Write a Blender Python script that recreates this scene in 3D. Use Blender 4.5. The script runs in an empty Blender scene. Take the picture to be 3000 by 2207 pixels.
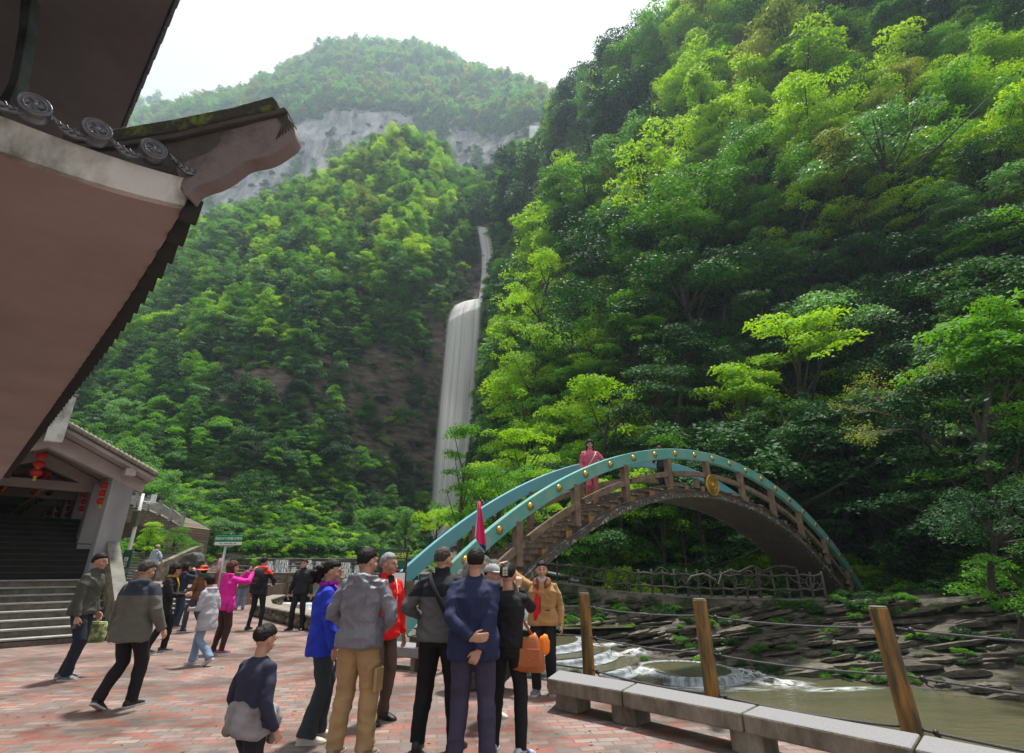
import bpy, bmesh, math, random
import numpy as np
from mathutils import Vector, Matrix, noise as mn
random.seed(7); rng = np.random.default_rng(7)
C = bpy.context.scene.collection
SC = bpy.context.scene
R = math.radians
F, HOR, CH = 1500.0, 1665.0, 1.55
TH = math.atan((HOR-1103.5)/F); CT, ST = math.cos(TH), math.sin(TH)

def ray(px, py):
    x = (px-1500)/F; u = (1103.5-py)/F
    return Vector((x, CT-ST*u, ST+CT*u))
def P(px, py, Y):
    r = ray(px, py); return r*(Y/r.y)+Vector((0, 0, CH))
def G(px, py, z=0.0):
    r = ray(px, py); return r*((z-CH)/r.z)+Vector((0, 0, CH))
def proj(p):
    x, y, z = p[0], p[1], p[2]-CH
    fw = CT*y+ST*z
    return 1500+F*x/fw, 1103.5-F*(-ST*y+CT*z)/fw

# ---------- tagging ----------
def tag(o, label=None, cat=None, group=None, kind=None):
    if label: o['label'] = label
    if cat: o['category'] = cat
    if group: o['group'] = group
    if kind: o['kind'] = kind
    return o
def empty(name, loc=(0, 0, 0), rz=0.0, label=None, cat=None, group=None):
    o = bpy.data.objects.new(name, None); C.objects.link(o)
    o.location = loc; o.rotation_euler = (0, 0, rz)
    return tag(o, label, cat, group)
def link(name, me, mat=None, parent=None, smooth=False):
    if mat is not None and len(me.materials) == 0:
        for m in (mat if isinstance(mat, (list, tuple)) else [mat]): me.materials.append(m)
    if smooth:
        me.polygons.foreach_set('use_smooth', [True]*len(me.polygons))
    o = bpy.data.objects.new(name, me); C.objects.link(o)
    if parent is not None: o.parent = parent
    return o
def copy_tree(o, parent=None):
    c = o.copy(); C.objects.link(c); c.parent = parent
    for ch in list(o.children): copy_tree(ch, c)
    return c

# ---------- mesh builder ----------
class MB:
    def __init__(s): s.v = []; s.f = []; s.mi = []; s.m = 0
    def add(s, vs, fs):
        n = len(s.v); s.v += [tuple(v) for v in vs]
        s.f += [tuple(i+n for i in f) for f in fs]; s.mi += [s.m]*len(fs); return s
    def box(s, c, d, rz=0.0, M=None):
        hx, hy, hz = d[0]/2, d[1]/2, d[2]/2
        vs = [Vector((x*hx, y*hy, z*hz)) for z in (-1, 1) for x, y in ((-1, -1), (1, -1), (1, 1), (-1, 1))]
        rot = M if M is not None else Matrix.Rotation(rz, 3, 'Z')
        vs = [rot @ v+Vector(c) for v in vs]
        return s.add(vs, [(3, 2, 1, 0), (4, 5, 6, 7), (0, 1, 5, 4), (1, 2, 6, 5), (2, 3, 7, 6), (3, 0, 4, 7)])
    def prism(s, pts, off):
        """pts: planar polygon list of Vector; off: extrusion vector"""
        n = len(pts); off = Vector(off); pts = [Vector(p) for p in pts]
        vs = pts+[p+off for p in pts]
        fs = [tuple(range(n))[::-1], tuple(range(n, 2*n))]+[(i, (i+1) % n, n+(i+1) % n, n+i) for i in range(n)]
        return s.add(vs, fs)
    def tube(s, pts, rad, n=10, cap=True, sq=None, up=None):
        """pts list of Vector, rad: float or list (or list of (rx,ry))"""
        pts = [Vector(p) for p in pts]; k = len(pts)
        if not isinstance(rad, (list, tuple)): rad = [rad]*k
        vs = []; prev = None
        for i, p in enumerate(pts):
            t = (pts[min(i+1, k-1)]-pts[max(i-1, 0)])
            t = t.normalized() if t.length > 1e-9 else Vector((0, 0, 1))
            if prev is None:
                a = Vector(up) if up is not None else (Vector((0, 0, 1)) if abs(t.z) < .9 else Vector((1, 0, 0)))
                x = (a-t*a.dot(t)).normalized()
            else:
                x = (prev-t*prev.dot(t)).normalized()
            prev = x; y = t.cross(x)
            r = rad[i]; rx, ry = r if isinstance(r, (tuple, list)) else (r, r)
            for j in range(n):
                a = 2*math.pi*j/n; ca, sa = math.cos(a), math.sin(a)
                if sq:
                    m = (abs(ca)**sq+abs(sa)**sq)**(-1.0/sq); ca *= m; sa *= m
                vs.append(p+x*(rx*ca)+y*(ry*sa))
        fs = [(i*n+j, i*n+(j+1) % n, (i+1)*n+(j+1) % n, (i+1)*n+j) for i in range(k-1) for j in range(n)]
        if cap: fs += [tuple(range(n))[::-1], tuple(range((k-1)*n, k*n))]
        return s.add(vs, fs)
    def ball(s, c, r, n=12, m=8, M=None):
        rx, ry, rz = r if isinstance(r, (tuple, list)) else (r, r, r); c = Vector(c)
        vs = [Vector((0, 0, rz))]
        for i in range(1, m):
            a = math.pi*i/m
            for j in range(n):
                b = 2*math.pi*j/n
                vs.append(Vector((rx*math.sin(a)*math.cos(b), ry*math.sin(a)*math.sin(b), rz*math.cos(a))))
        vs.append(Vector((0, 0, -rz)))
        if M is not None: vs = [M @ v for v in vs]
        vs = [v+c for v in vs]
        fs = [(0, 1+j, 1+(j+1) % n) for j in range(n)]
        for i in range(m-2):
            for j in range(n):
                a = 1+i*n+j; b = 1+i*n+(j+1) % n
                fs.append((a, a+n, b+n, b))
        L = len(vs)-1; o = 1+(m-2)*n
        fs += [(L, o+(j+1) % n, o+j) for j in range(n)]
        return s.add(vs, fs)
    def disc(s, c, axis, r, th, n=24, prof=None):
        """lathe round 'axis'; prof list of (radius, height)"""
        ax = Vector(axis).normalized(); a = Vector((0, 0, 1)) if abs(ax.z) < .9 else Vector((1, 0, 0))
        x = (a-ax*a.dot(ax)).normalized(); y = ax.cross(x); c = Vector(c)
        prof = prof or [(r, 0), (r, th)]
        vs = []
        for (pr, ph) in prof:
            for j in range(n):
                t = 2*math.pi*j/n
                vs.append(c+ax*ph+x*(pr*math.cos(t))+y*(pr*math.sin(t)))
        k = len(prof)
        fs = [(i*n+j, i*n+(j+1) % n, (i+1)*n+(j+1) % n, (i+1)*n+j) for i in range(k-1) for j in range(n)]
        fs += [tuple(range(n))[::-1], tuple(range((k-1)*n, k*n))]
        return s.add(vs, fs)
    def mesh(s, name='m'):
        me = bpy.data.meshes.new(name); me.from_pydata(s.v, [], s.f); me.validate(); me.update()
        bm = bmesh.new(); bm.from_mesh(me); bmesh.ops.recalc_face_normals(bm, faces=bm.faces); bm.to_mesh(me); bm.free()
        if any(s.mi) and len(me.polygons) == len(s.mi): me.polygons.foreach_set('material_index', s.mi)
        return me
    def build(s, name, mat=None, parent=None, smooth=False, bevel=0, seg=1):
        o = link(name, s.mesh(name), mat, parent, smooth)
        if bevel:
            b = o.modifiers.new('b', 'BEVEL'); b.width = bevel; b.segments = seg; b.limit_method = 'ANGLE'; b.angle_limit = R(35)
        return o

# ---------- materials ----------
MATS = {}
def mat(name, col=(.5, .5, .5), rough=.7, metal=0, spec=.5, var=0.0, vscale=6.0, col2=None, bump=0.0, bscale=30.0, stretch=(1, 1, 1), trans=0, coord='Object', detail=6, lo=.35, hi=.65, emis=None, alpha=None):
    if name in MATS: return MATS[name]
    m = bpy.data.materials.new(name); MATS[name] = m; m.use_nodes = True
    nt = m.node_tree; N = nt.nodes; L = nt.links
    b = N['Principled BSDF']; b.inputs['Roughness'].default_value = rough; b.inputs['Metallic'].default_value = metal
    b.inputs['Specular IOR Level'].default_value = spec
    b.inputs['Base Color'].default_value = (*col, 1)
    tc = N.new('ShaderNodeTexCoord'); mp = N.new('ShaderNodeMapping'); mp.inputs['Scale'].default_value = stretch
    L.new(tc.outputs[coord], mp.inputs['Vector'])
    if col2 is not None or var:
        c2 = col2 or tuple(max(0, c*(1-var)) for c in col)
        n = N.new('ShaderNodeTexNoise'); n.inputs['Scale'].default_value = vscale; n.inputs['Detail'].default_value = detail; n.inputs['Roughness'].default_value = .65
        L.new(mp.outputs[0], n.inputs['Vector'])
        r = N.new('ShaderNodeValToRGB'); r.color_ramp.elements[0].position = lo; r.color_ramp.elements[1].position = hi
        r.color_ramp.elements[0].color = (*col, 1); r.color_ramp.elements[1].color = (*c2, 1)
        L.new(n.outputs['Fac'], r.inputs['Fac']); L.new(r.outputs[0], b.inputs['Base Color'])
    if bump:
        n2 = N.new('ShaderNodeTexNoise'); n2.inputs['Scale'].default_value = bscale; n2.inputs['Detail'].default_value = 8
        L.new(mp.outputs[0], n2.inputs['Vector'])
        bp = N.new('ShaderNodeBump'); bp.inputs['Strength'].default_value = min(1, bump); bp.inputs['Distance'].default_value = .02*max(1, bump)
        L.new(n2.outputs['Fac'], bp.inputs['Height']); L.new(bp.outputs[0], b.inputs['Normal'])
    if trans: b.inputs['Transmission Weight'].default_value = trans
    if alpha is not None: b.inputs['Alpha'].default_value = alpha
    return m

def noise3(p, s, oct=4):
    return mn.fractal(Vector(p)*s, 1.0, 2.0, oct)

# ---------- camera, world, sun ----------
cam = bpy.data.cameras.new('camera'); co = bpy.data.objects.new('camera', cam); C.objects.link(co)
co.location = (0, 0, CH); co.rotation_euler = (math.pi/2+TH, 0, 0)
cam.sensor_width = 36; cam.lens = 36*F/3000; cam.clip_end = 5000; cam.clip_start = .05
SC.camera = co
W = bpy.data.worlds.new('World'); SC.world = W; W.use_nodes = True
nt = W.node_tree; N = nt.nodes; L = nt.links; bg = N['Background']
SUN_EL, SUN_AZ = R(75), R(14)     # azimuth from +Y towards +X
sky = N.new('ShaderNodeTexSky'); sky.sky_type = 'NISHITA'; sky.sun_disc = False
sky.sun_elevation = SUN_EL; sky.sun_rotation = SUN_AZ; sky.air_density = 1; sky.dust_density = 4
tc = N.new('ShaderNodeTexCoord')
sep = N.new('ShaderNodeSeparateXYZ'); L.new(tc.outputs['Generated'], sep.inputs[0])
cn = N.new('ShaderNodeTexNoise'); cn.inputs['Scale'].default_value = 1.6; cn.inputs['Detail'].default_value = 5
L.new(tc.outputs['Generated'], cn.inputs['Vector'])
mr = N.new('ShaderNodeMapRange'); mr.inputs['From Min'].default_value = .55; mr.inputs['From Max'].default_value = 1.0
mr.inputs['To Min'].default_value = 4.9; mr.inputs['To Max'].default_value = 7.5
L.new(sep.outputs['Z'], mr.inputs['Value'])
cm = N.new('ShaderNodeMapRange'); cm.inputs['To Min'].default_value = .93; cm.inputs['To Max'].default_value = 1.07
L.new(cn.outputs['Fac'], cm.inputs['Value'])
mu = N.new('ShaderNodeMath'); mu.operation = 'MULTIPLY'; L.new(mr.outputs[0], mu.inputs[0]); L.new(cm.outputs[0], mu.inputs[1])
cl = N.new('ShaderNodeMix'); cl.data_type = 'RGBA'; cl.blend_type = 'MULTIPLY'; cl.inputs['Factor'].default_value = 1
cl.inputs['A'].default_value = (1, 1, 1, 1); L.new(mu.outputs[0], cl.inputs['B'])
mx = N.new('ShaderNodeMix'); mx.data_type = 'RGBA'; mx.inputs['Factor'].default_value = .97
L.new(sky.outputs[0], mx.inputs['A']); L.new(cl.outputs['Result'], mx.inputs['B'])
L.new(mx.outputs['Result'], bg.inputs['Color']); bg.inputs['Strength'].default_value = .1
sl = bpy.data.lights.new('sun', 'SUN'); sl.energy = 5.0; sl.angle = R(5); sl.color = (1, .96, .88)
so = bpy.data.objects.new('sun', sl); C.objects.link(so); so.location = (0, 0, 60)
sd = Vector((math.sin(SUN_AZ)*math.cos(SUN_EL), math.cos(SUN_AZ)*math.cos(SUN_EL), math.sin(SUN_EL)))
so.rotation_euler = sd.to_track_quat('Z', 'Y').to_euler()
SC.view_settings.view_transform = 'Standard'; SC.view_settings.look = 'None'; SC.view_settings.exposure = 0.75; SC.view_settings.gamma = 1
SC.cycles.max_bounces = 6; SC.cycles.diffuse_bounces = 3; SC.cycles.glossy_bounces = 2; SC.cycles.transmission_bounces = 3
SC.cycles.transparent_max_bounces = 12; SC.cycles.volume_bounces = 0
SC.cycles.use_denoising = True; SC.cycles.sample_clamp_indirect = 4
SC.cycles.use_adaptive_sampling = False
# ---------- lofted terrain patches ----------
def resample(poly, n):
    pts = np.array([tuple(P(*q)) if len(q) == 3 else tuple(q[1:]) for q in poly], float)
    d = np.r_[0, np.cumsum(np.linalg.norm(np.diff(pts, axis=0), axis=1))]
    # parametrise by vertex index blended with length for even columns
    t = np.linspace(0, 1, n); k = d/d[-1]
    return np.stack([np.interp(t, k, pts[:, i]) for i in range(3)], 1)
def loft(rows, nu, nv, rough=1.0, scale=.08, seed=0.0, strata=None):
    """rows: polylines (px,py,Y); returns grid [nv,nu,3]"""
    Rw = np.array([resample(r, nu) for r in rows])
    k = len(rows); t = np.linspace(0, k-1, nv)
    g = np.zeros((nv, nu, 3))
    for i, tt in enumerate(t):
        a = min(int(tt), k-2); u = tt-a
        p0 = Rw[max(a-1, 0)]; p1 = Rw[a]; p2 = Rw[a+1]; p3 = Rw[min(a+2, k-1)]
        g[i] = .5*((2*p1)+(-p0+p2)*u+(2*p0-5*p1+4*p2-p3)*u*u+(-p0+3*p1-3*p2+p3)*u**3)
    for i in range(nv):
        for j in range(nu):
            p = g[i, j]; q = Vector((p[0]+seed, p[1], p[2]))
            edge = 1.0
            v = mn.fractal(q*scale, 1.0, 2.1, 5)*rough*edge
            w = mn.fractal(q*scale+Vector((31, 7, 3)), 1.0, 2.1, 4)*rough*.6
            if strata:
                a, b, c, amp = strata
                s = (p[2]*c+p[0]*a+p[1]*b+.35*mn.noise(q*.25))
                fr = s-math.floor(s); st = (fr**4)*amp*(.5+.9*abs(mn.noise(q*.5)))
                g[i, j, 1] -= st; g[i, j, 2] += st*.15
            g[i, j, 1] -= v; g[i, j, 0] += w*.5; g[i, j, 2] += w*.6
    return g
def grid_mesh(name, g, material, kind='structure', smooth=True):
    nv, nu, _ = g.shape
    idx = np.arange(nv*nu).reshape(nv, nu)
    q = np.stack([idx[:-1, :-1], idx[:-1, 1:], idx[1:, 1:], idx[1:, :-1]], -1).reshape(-1, 4)
    me = bpy.data.meshes.new(name); me.from_pydata(g.reshape(-1, 3).tolist(), [], q.tolist()); me.update()
    o = link(name, me, material, None, smooth)
    if kind: o['kind'] = kind
    return o

def rock_mat(name, dark, light, moss, mossamt=.5, scale=.35, tilt=(.25, 0, 0), bstr=1.0, strat=(1, 1, 5), stains=0.0):
    m = bpy.data.materials.new(name); MATS[name] = m; m.use_nodes = True
    nt = m.node_tree; N = nt.nodes; L = nt.links; b = N['Principled BSDF']; b.inputs['Roughness'].default_value = .75
    tc = N.new('ShaderNodeTexCoord'); mp = N.new('ShaderNodeMapping'); mp.inputs['Rotation'].default_value = tilt; mp.inputs['Scale'].default_value = strat
    L.new(tc.outputs['Object'], mp.inputs['Vector'])
    n = N.new('ShaderNodeTexNoise'); n.inputs['Scale'].default_value = scale; n.inputs['Detail'].default_value = 12; n.inputs['Roughness'].default_value = .68
    L.new(mp.outputs[0], n.inputs['Vector'])
    r = N.new('ShaderNodeValToRGB'); r.color_ramp.elements[0].position = .36; r.color_ramp.elements[1].position = .64
    r.color_ramp.elements[0].color = (*dark, 1); r.color_ramp.elements[1].color = (*light, 1)
    L.new(n.outputs['Fac'], r.inputs['Fac'])
    n2 = N.new('ShaderNodeTexNoise'); n2.inputs['Scale'].default_value = scale*1.7; n2.inputs['Detail'].default_value = 10
    L.new(tc.outputs['Object'], n2.inputs['Vector'])
    r2 = N.new('ShaderNodeValToRGB'); r2.color_ramp.elements[0].position = 1-mossamt-.06; r2.color_ramp.elements[1].position = 1-mossamt+.08
    L.new(n2.outputs['Fac'], r2.inputs['Fac'])
    mx = N.new('ShaderNodeMix'); mx.data_type = 'RGBA'; L.new(r2.outputs[0], mx.inputs['Factor'])
    L.new(r.outputs[0], mx.inputs['A']); mx.inputs['B'].default_value = (*moss, 1)
    L.new(mx.outputs['Result'], b.inputs['Base Color'])
    bp = N.new('ShaderNodeBump'); bp.inputs['Strength'].default_value = bstr; bp.inputs['Distance'].default_value = .5
    L.new(n.outputs['Fac'], bp.inputs['Height']); L.new(bp.outputs[0], b.inputs['Normal'])
    return m
M_hill = rock_mat('hill_soil', (.012, .013, .01), (.05, .05, .04), (.012, .022, .006), .55, .25)
M_brownrock = rock_mat('brown_cliff', (.018, .014, .011), (.22, .165, .12), (.02, .035, .01), .40, .30, strat=(1, 1, 3.2))
M_lime = rock_mat('limestone', (.10, .098, .105), (.60, .575, .56), (.05, .10, .03), .36, .03, strat=(2.2, 2.2, .8))
M_bank = rock_mat('bank_rock', (.016, .014, .011), (.15, .125, .095), (.035, .045, .012), .42, 1.1, tilt=(0, .3, 0), strat=(1, 1, 7), bstr=.8)

# big ground sheet reaching the horizon
def sheet(name, pts, z, m, kind='structure', th=None):
    me = bpy.data.meshes.new(name); me.from_pydata([(x, y, z) for x, y in pts], [], [tuple(range(len(pts)))]); me.update()
    o = link(name, me, m); o['kind'] = kind; return o
sheet('ground', [(-3000, -3000), (3000, -3000), (3000, 3000), (-3000, 3000)], -3.2, M_hill)

# river cross section helper values
# ---- plaza of brick pavers ----
def brick_mat():
    m = bpy.data.materials.new('brick_paving'); m.use_nodes = True
    nt = m.node_tree; N = nt.nodes; L = nt.links; b = N['Principled BSDF']
    tc = N.new('ShaderNodeTexCoord'); mp = N.new('ShaderNodeMapping'); mp.inputs['Rotation'].default_value = (0, 0, R(-8))
    L.new(tc.outputs['Object'], mp.inputs['Vector'])
    nz = N.new('ShaderNodeTexNoise'); nz.inputs['Scale'].default_value = 3; nz.inputs['Detail'].default_value = 3
    L.new(mp.outputs[0], nz.inputs['Vector'])
    vm = N.new('ShaderNodeVectorMath'); vm.operation = 'SCALE'; vm.inputs['Scale'].default_value = .035
    L.new(nz.outputs['Color'], vm.inputs[0])
    va = N.new('ShaderNodeVectorMath'); va.operation = 'ADD'; L.new(mp.outputs[0], va.inputs[0]); L.new(vm.outputs[0], va.inputs[1])
    br = N.new('ShaderNodeTexBrick'); br.offset = .5
    br.inputs['Scale'].default_value = 1; br.inputs['Brick Width'].default_value = .235; br.inputs['Row Height'].default_value = .115
    br.inputs['Mortar Size'].default_value = .011; br.inputs['Mortar Smooth'].default_value = .3; br.inputs['Bias'].default_value = 0
    br.inputs['Color1'].default_value = (0, 0, 0, 1); br.inputs['Color2'].default_value = (1, 1, 1, 1); br.inputs['Mortar'].default_value = (.5, .5, .5, 1)
    L.new(va.outputs[0], br.inputs['Vector'])
    r = N.new('ShaderNodeValToRGB'); cr = r.color_ramp
    cols = [(0, (0.223, 0.133, 0.120)), (.2, (0.304, 0.102, 0.075)), (.35, (0.181, 0.118, 0.105)), (.5, (0.278, 0.198, 0.180)), (.65, (0.153, 0.140, 0.135)), (.8, (0.240, 0.141, 0.123)), (.92, (0.310, 0.230, 0.212)), (1, (0.128, 0.128, 0.132))]
    cr.elements[0].color = (*cols[0][1], 1); cr.elements[0].position = 0
    cr.elements[1].color = (*cols[-1][1], 1); cr.elements[1].position = 1
    for p_, c_ in cols[1:-1]:
        e = cr.elements.new(p_); e.color = (*c_, 1)
    L.new(br.outputs['Color'], r.inputs['Fac'])
    # large worn / damp patches
    n1 = N.new('ShaderNodeTexNoise'); n1.inputs['Scale'].default_value = .9; n1.inputs['Detail'].default_value = 8; n1.inputs['Roughness'].default_value = .6
    L.new(tc.outputs['Object'], n1.inputs['Vector'])
    r1 = N.new('ShaderNodeValToRGB'); r1.color_ramp.elements[0].position = .38; r1.color_ramp.elements[1].position = .62
    r1.color_ramp.elements[0].color = (.62, .60, .60, 1); r1.color_ramp.elements[1].color = (1.1, 1.08, 1.05, 1)
    L.new(n1.outputs['Fac'], r1.inputs['Fac'])
    n3 = N.new('ShaderNodeTexNoise'); n3.inputs['Scale'].default_value = 40; n3.inputs['Detail'].default_value = 6
    L.new(tc.outputs['Object'], n3.inputs['Vector'])
    r3 = N.new('ShaderNodeValToRGB'); r3.color_ramp.elements[0].position = .3; r3.color_ramp.elements[1].position = .75
    r3.color_ramp.elements[0].color = (.8, .8, .8, 1); r3.color_ramp.elements[1].color = (1.1, 1.1, 1.1, 1)
    L.new(n3.outputs['Fac'], r3.inputs['Fac'])
    m1 = N.new('ShaderNodeMix'); m1.data_type = 'RGBA'; m1.blend_type = 'MULTIPLY'; m1.inputs['Factor'].default_value = 1
    L.new(r.outputs[0], m1.inputs['A']); L.new(r1.outputs[0], m1.inputs['B'])
    m2 = N.new('ShaderNodeMix'); m2.data_type = 'RGBA'; m2.blend_type = 'MULTIPLY'; m2.inputs['Factor'].default_value = 1
    L.new(m1.outputs['Result'], m2.inputs['A']); L.new(r3.outputs[0], m2.inputs['B'])
    m3 = N.new('ShaderNodeMix'); m3.data_type = 'RGBA'; L.new(br.outputs['Fac'], m3.inputs['Factor'])
    L.new(m2.outputs['Result'], m3.inputs['A']); m3.inputs['B'].default_value = (.13, .105, .085, 1)
    L.new(m3.outputs['Result'], b.inputs['Base Color'])
    rr = N.new('ShaderNodeMapRange'); rr.inputs['From Min'].default_value = .4; rr.inputs['From Max'].default_value = .6
    rr.inputs['To Min'].default_value = .38; rr.inputs['To Max'].default_value = .72
    L.new(n1.outputs['Fac'], rr.inputs['Value']); L.new(rr.outputs[0], b.inputs['Roughness'])
    bp = N.new('ShaderNodeBump'); bp.inputs['Strength'].default_value = .6; bp.inputs['Distance'].default_value = .006; bp.invert = True
    L.new(br.outputs['Fac'], bp.inputs['Height'])
    bp2 = N.new('ShaderNodeBump'); bp2.inputs['Strength'].default_value = .4; bp2.inputs['Distance'].default_value = .004
    L.new(n3.outputs['Fac'], bp2.inputs['Height']); L.new(bp.outputs[0], bp2.inputs['Normal']); L.new(bp2.outputs[0], b.inputs['Normal'])
    return m
M_brick = brick_mat()
A_ = Vector((-.724, .690, 0)); B_ = Vector((.690, .724, 0))
# plaza outline (edge towards the river follows bench, rock, low wall)
edge = [(14, -5.0), (3.85, 5.35), (2.5, 6.8), (1.3, 8.4), (.6, 9.4), (-.5, 10.2), (-1.6, 11.0), (-2.6, 12.2), (-5.3, 15.9), (-8.3, 19.6), (-9.6, 24), (-10, 34)]
pl = MB(); poly = [Vector((x, y, 0)) for x, y in edge]+[Vector((-40, 34, 0)), Vector((-40, -30, 0)), Vector((14, -30, 0))]
pl.prism(poly, (0, 0, -3.1))
plo = pl.build('plaza_pavement', M_brick); plo['kind'] = 'structure'
# ---------- materials for built things ----------
M_conc = mat('weathered_concrete', (.20, .19, .17), .85, var=0, col2=(.10, .10, .085), vscale=2.2, bump=.6, bscale=18)
M_granite = mat('granite', (.25, .25, .26), .8, col2=(.15, .15, .155), vscale=60, bump=.4, bscale=90, lo=.3, hi=.7)
M_granside = mat('granite_side', (.25, .225, .18), .85, col2=(.10, .085, .06), vscale=5, bump=.6, bscale=40, stretch=(1, 1, .4))
M_teal = mat('teal_paint', (.09, .33, .30), .6, col2=(.14, .38, .34), vscale=3.5, bump=.3, bscale=30)
M_teal2 = mat('teal_paint_worn', (.075, .31, .275), .6, col2=(.22, .33, .26), vscale=2.4, bump=.4, bscale=30, lo=.42, hi=.72, detail=12)
M_blue = mat('sky_blue_paint', (.09, .31, .37), .6, col2=(.13, .33, .36), vscale=2, detail=12)
M_gold = mat('gold_paint', (.62, .40, .08), .32, metal=.85, col2=(.35, .22, .05), vscale=14, bump=.2, bscale=30)
M_rustw = mat('brown_concrete', (.10, .065, .038), .8, col2=(.21, .15, .10), vscale=4, bump=.6, bscale=22)
M_peel = mat('peeling_step', (.085, .075, .065), .85, col2=(.40, .38, .34), vscale=9, bump=.6, bscale=25, lo=.55, hi=.62)
M_ochre = mat('ochre_paint', (.32, .15, .02), .8, col2=(.12, .08, .04), vscale=8)
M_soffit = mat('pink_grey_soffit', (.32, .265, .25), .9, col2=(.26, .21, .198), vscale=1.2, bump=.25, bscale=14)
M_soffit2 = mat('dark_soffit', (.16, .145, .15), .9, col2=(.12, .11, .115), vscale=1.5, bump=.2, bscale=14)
M_fascia = mat('stained_white_fascia', (.52, .52, .49), .8, col2=(.13, .13, .10), vscale=2.6, bump=.6, bscale=26, lo=.45, hi=.66, stretch=(1, 1, .55))
M_tile = mat('glazed_dark_tile', (.055, .058, .068), .28, spec=.7, col2=(.10, .10, .115), vscale=20, bump=.4, bscale=50)
M_moss = mat('mossy_ridge', (.045, .045, .038), .95, col2=(.12, .17, .025), vscale=9, bump=.9, bscale=30, lo=.52, hi=.62)
M_darkpl = mat('dark_stained_plaster', (.055, .052, .046), .9, col2=(.10, .09, .08), vscale=3, bump=.6, bscale=20)
M_pinkpl = mat('stained_pink_plaster', (.185, .16, .158), .85, col2=(.08, .072, .07), vscale=3.2, bump=.6, bscale=16, lo=.5, hi=.68)
M_column = mat('grey_painted_column', (.33, .33, .34), .75, col2=(.22, .22, .22), vscale=1.1, bump=.3, bscale=14, stretch=(1, 1, .3))
M_beam = mat('pink_grey_beam', (.42, .36, .34), .85, col2=(.30, .26, .25), vscale=1.2, bump=.25)
M_red = mat('red_lantern', (.62, .02, .012), .6, bump=.2)
M_yel = mat('yellow_fringe', (.75, .48, .04), .8)
M_dark = mat('dark_void', (.02, .02, .02), .9)
M_stepc = mat('stair_riser_concrete', (.06, .055, .045), .85, col2=(.15, .13, .10), vscale=5, bump=.6, bscale=30)
M_stept = mat('stair_tread_concrete', (.34, .34, .33), .7, col2=(.22, .22, .20), vscale=5, bump=.4, bscale=30)
M_stonewall = rock_mat('rubble_stone', (.05, .045, .032), (.26, .22, .15), (.06, .07, .025), .40, 2.2, strat=(1, 1, 1.3), bstr=.6)
M_post = mat('painted_timber_post', (.30, .145, .028), .7, col2=(.05, .045, .02), vscale=4.2, bump=.8, bscale=16, stretch=(2.5, 2.5, .35), lo=.38, hi=.6)
M_rope = mat('grey_cable', (.055, .055, .06), .6, bump=.7, bscale=120)
M_green = mat('sign_green', (.0, .10, .06), .4)
M_green2 = mat('sign_green_light', (.0, .22, .09), .4)
M_white = mat('white_paint', (.75, .75, .74), .5)
M_yelt = mat('yellow_lettering', (.75, .62, .03), .5)
M_frame = mat('dark_wood_frame', (.035, .022, .016), .6)
M_steel = mat('galvanised_steel', (.38, .40, .42), .45, metal=.5)
M_black = mat('black_plastic', (.012, .012, .013), .45)

def text(name, s, size, M, m, parent=None, th=.002, align='CENTER'):
    cu = bpy.data.curves.new('t', 'FONT'); cu.body = s; cu.size = size; cu.extrude = th; cu.align_x = align; cu.align_y = 'CENTER'; cu.resolution_u = 3
    cu.offset = size*.012
    o = bpy.data.objects.new('t', cu); C.objects.link(o)
    dg = bpy.context.evaluated_depsgraph_get(); me = bpy.data.meshes.new_from_object(o.evaluated_get(dg))
    bpy.data.objects.remove(o); bpy.data.curves.remove(cu)
    me.transform(M); me.materials.clear()
    return link(name, me, m, parent)
def facing(c, nrm, up=(0, 0, 1)):
    """matrix whose local x,y lie on the face with normal nrm, placed at c"""
    z = Vector(nrm).normalized(); u = Vector(up); y = (u-z*u.dot(z)).normalized(); x = y.cross(z)
    return Matrix.Translation(Vector(c)) @ Matrix((x, y, z)).transposed().to_4x4()

# ---------- ARCH FOOTBRIDGE ----------
BX, BY, BANG, BR, BZ = 6.902, 18.0, .67, 16.392, 5.205
bd = Vector((math.cos(BANG), math.sin(BANG), 0)); bn = Vector((-math.sin(BANG), math.cos(BANG), 0))
def barc(a, dr=0.0, w=0.0):
    return Vector((BX, BY, BZ-BR))+bd*((BR+dr)*math.sin(a))+Vector((0, 0, (BR+dr)*math.cos(a)))+bn*w
A0, A1 = -.835, .90
def arcbox(a0, a1, d0, d1, w0, w1, n, mb=None):
    mb = mb or MB(); vs = []; fs = []
    for i in range(n+1):
        a = a0+(a1-a0)*i/n
        vs += [barc(a, d0, w0), barc(a, d0, w1), barc(a, d1, w1), barc(a, d1, w0)]
    for i in range(n):
        o = i*4
        for j in range(4): fs.append((o+j, o+(j+1) % 4, o+4+(j+1) % 4, o+4+j))
    fs += [(0, 1, 2, 3), (n*4+3, n*4+2, n*4+1, n*4)]
    return mb.add(vs, fs)
br = empty('arch_footbridge', (0, 0, 0), label='teal arched footbridge with gold bosses crossing the stream', cat='bridge')
arcbox(A0, A1, -.17, .17, -.07, .09, 90).build('front_handrail', M_teal2, br, bevel=.012)
arcbox(A0+.01, A1, -.17, .17, 1.78, 1.92, 90).build('rear_handrail', M_blue, br, bevel=.012)['label'] = 'sky blue rear handrail'
for k in range(-2, 23):
    a = -.666+.068*k
    mb = MB(); mb.disc(barc(a, 0, -.068), -bn, .1, .05, 20, [(.098, 0), (.098, .012), (.085, .035), (.055, .052), (.02, .06), (.015, .066), (.002, .068)])
    mb.build('gold_boss', M_gold, br, smooth=True)
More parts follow.
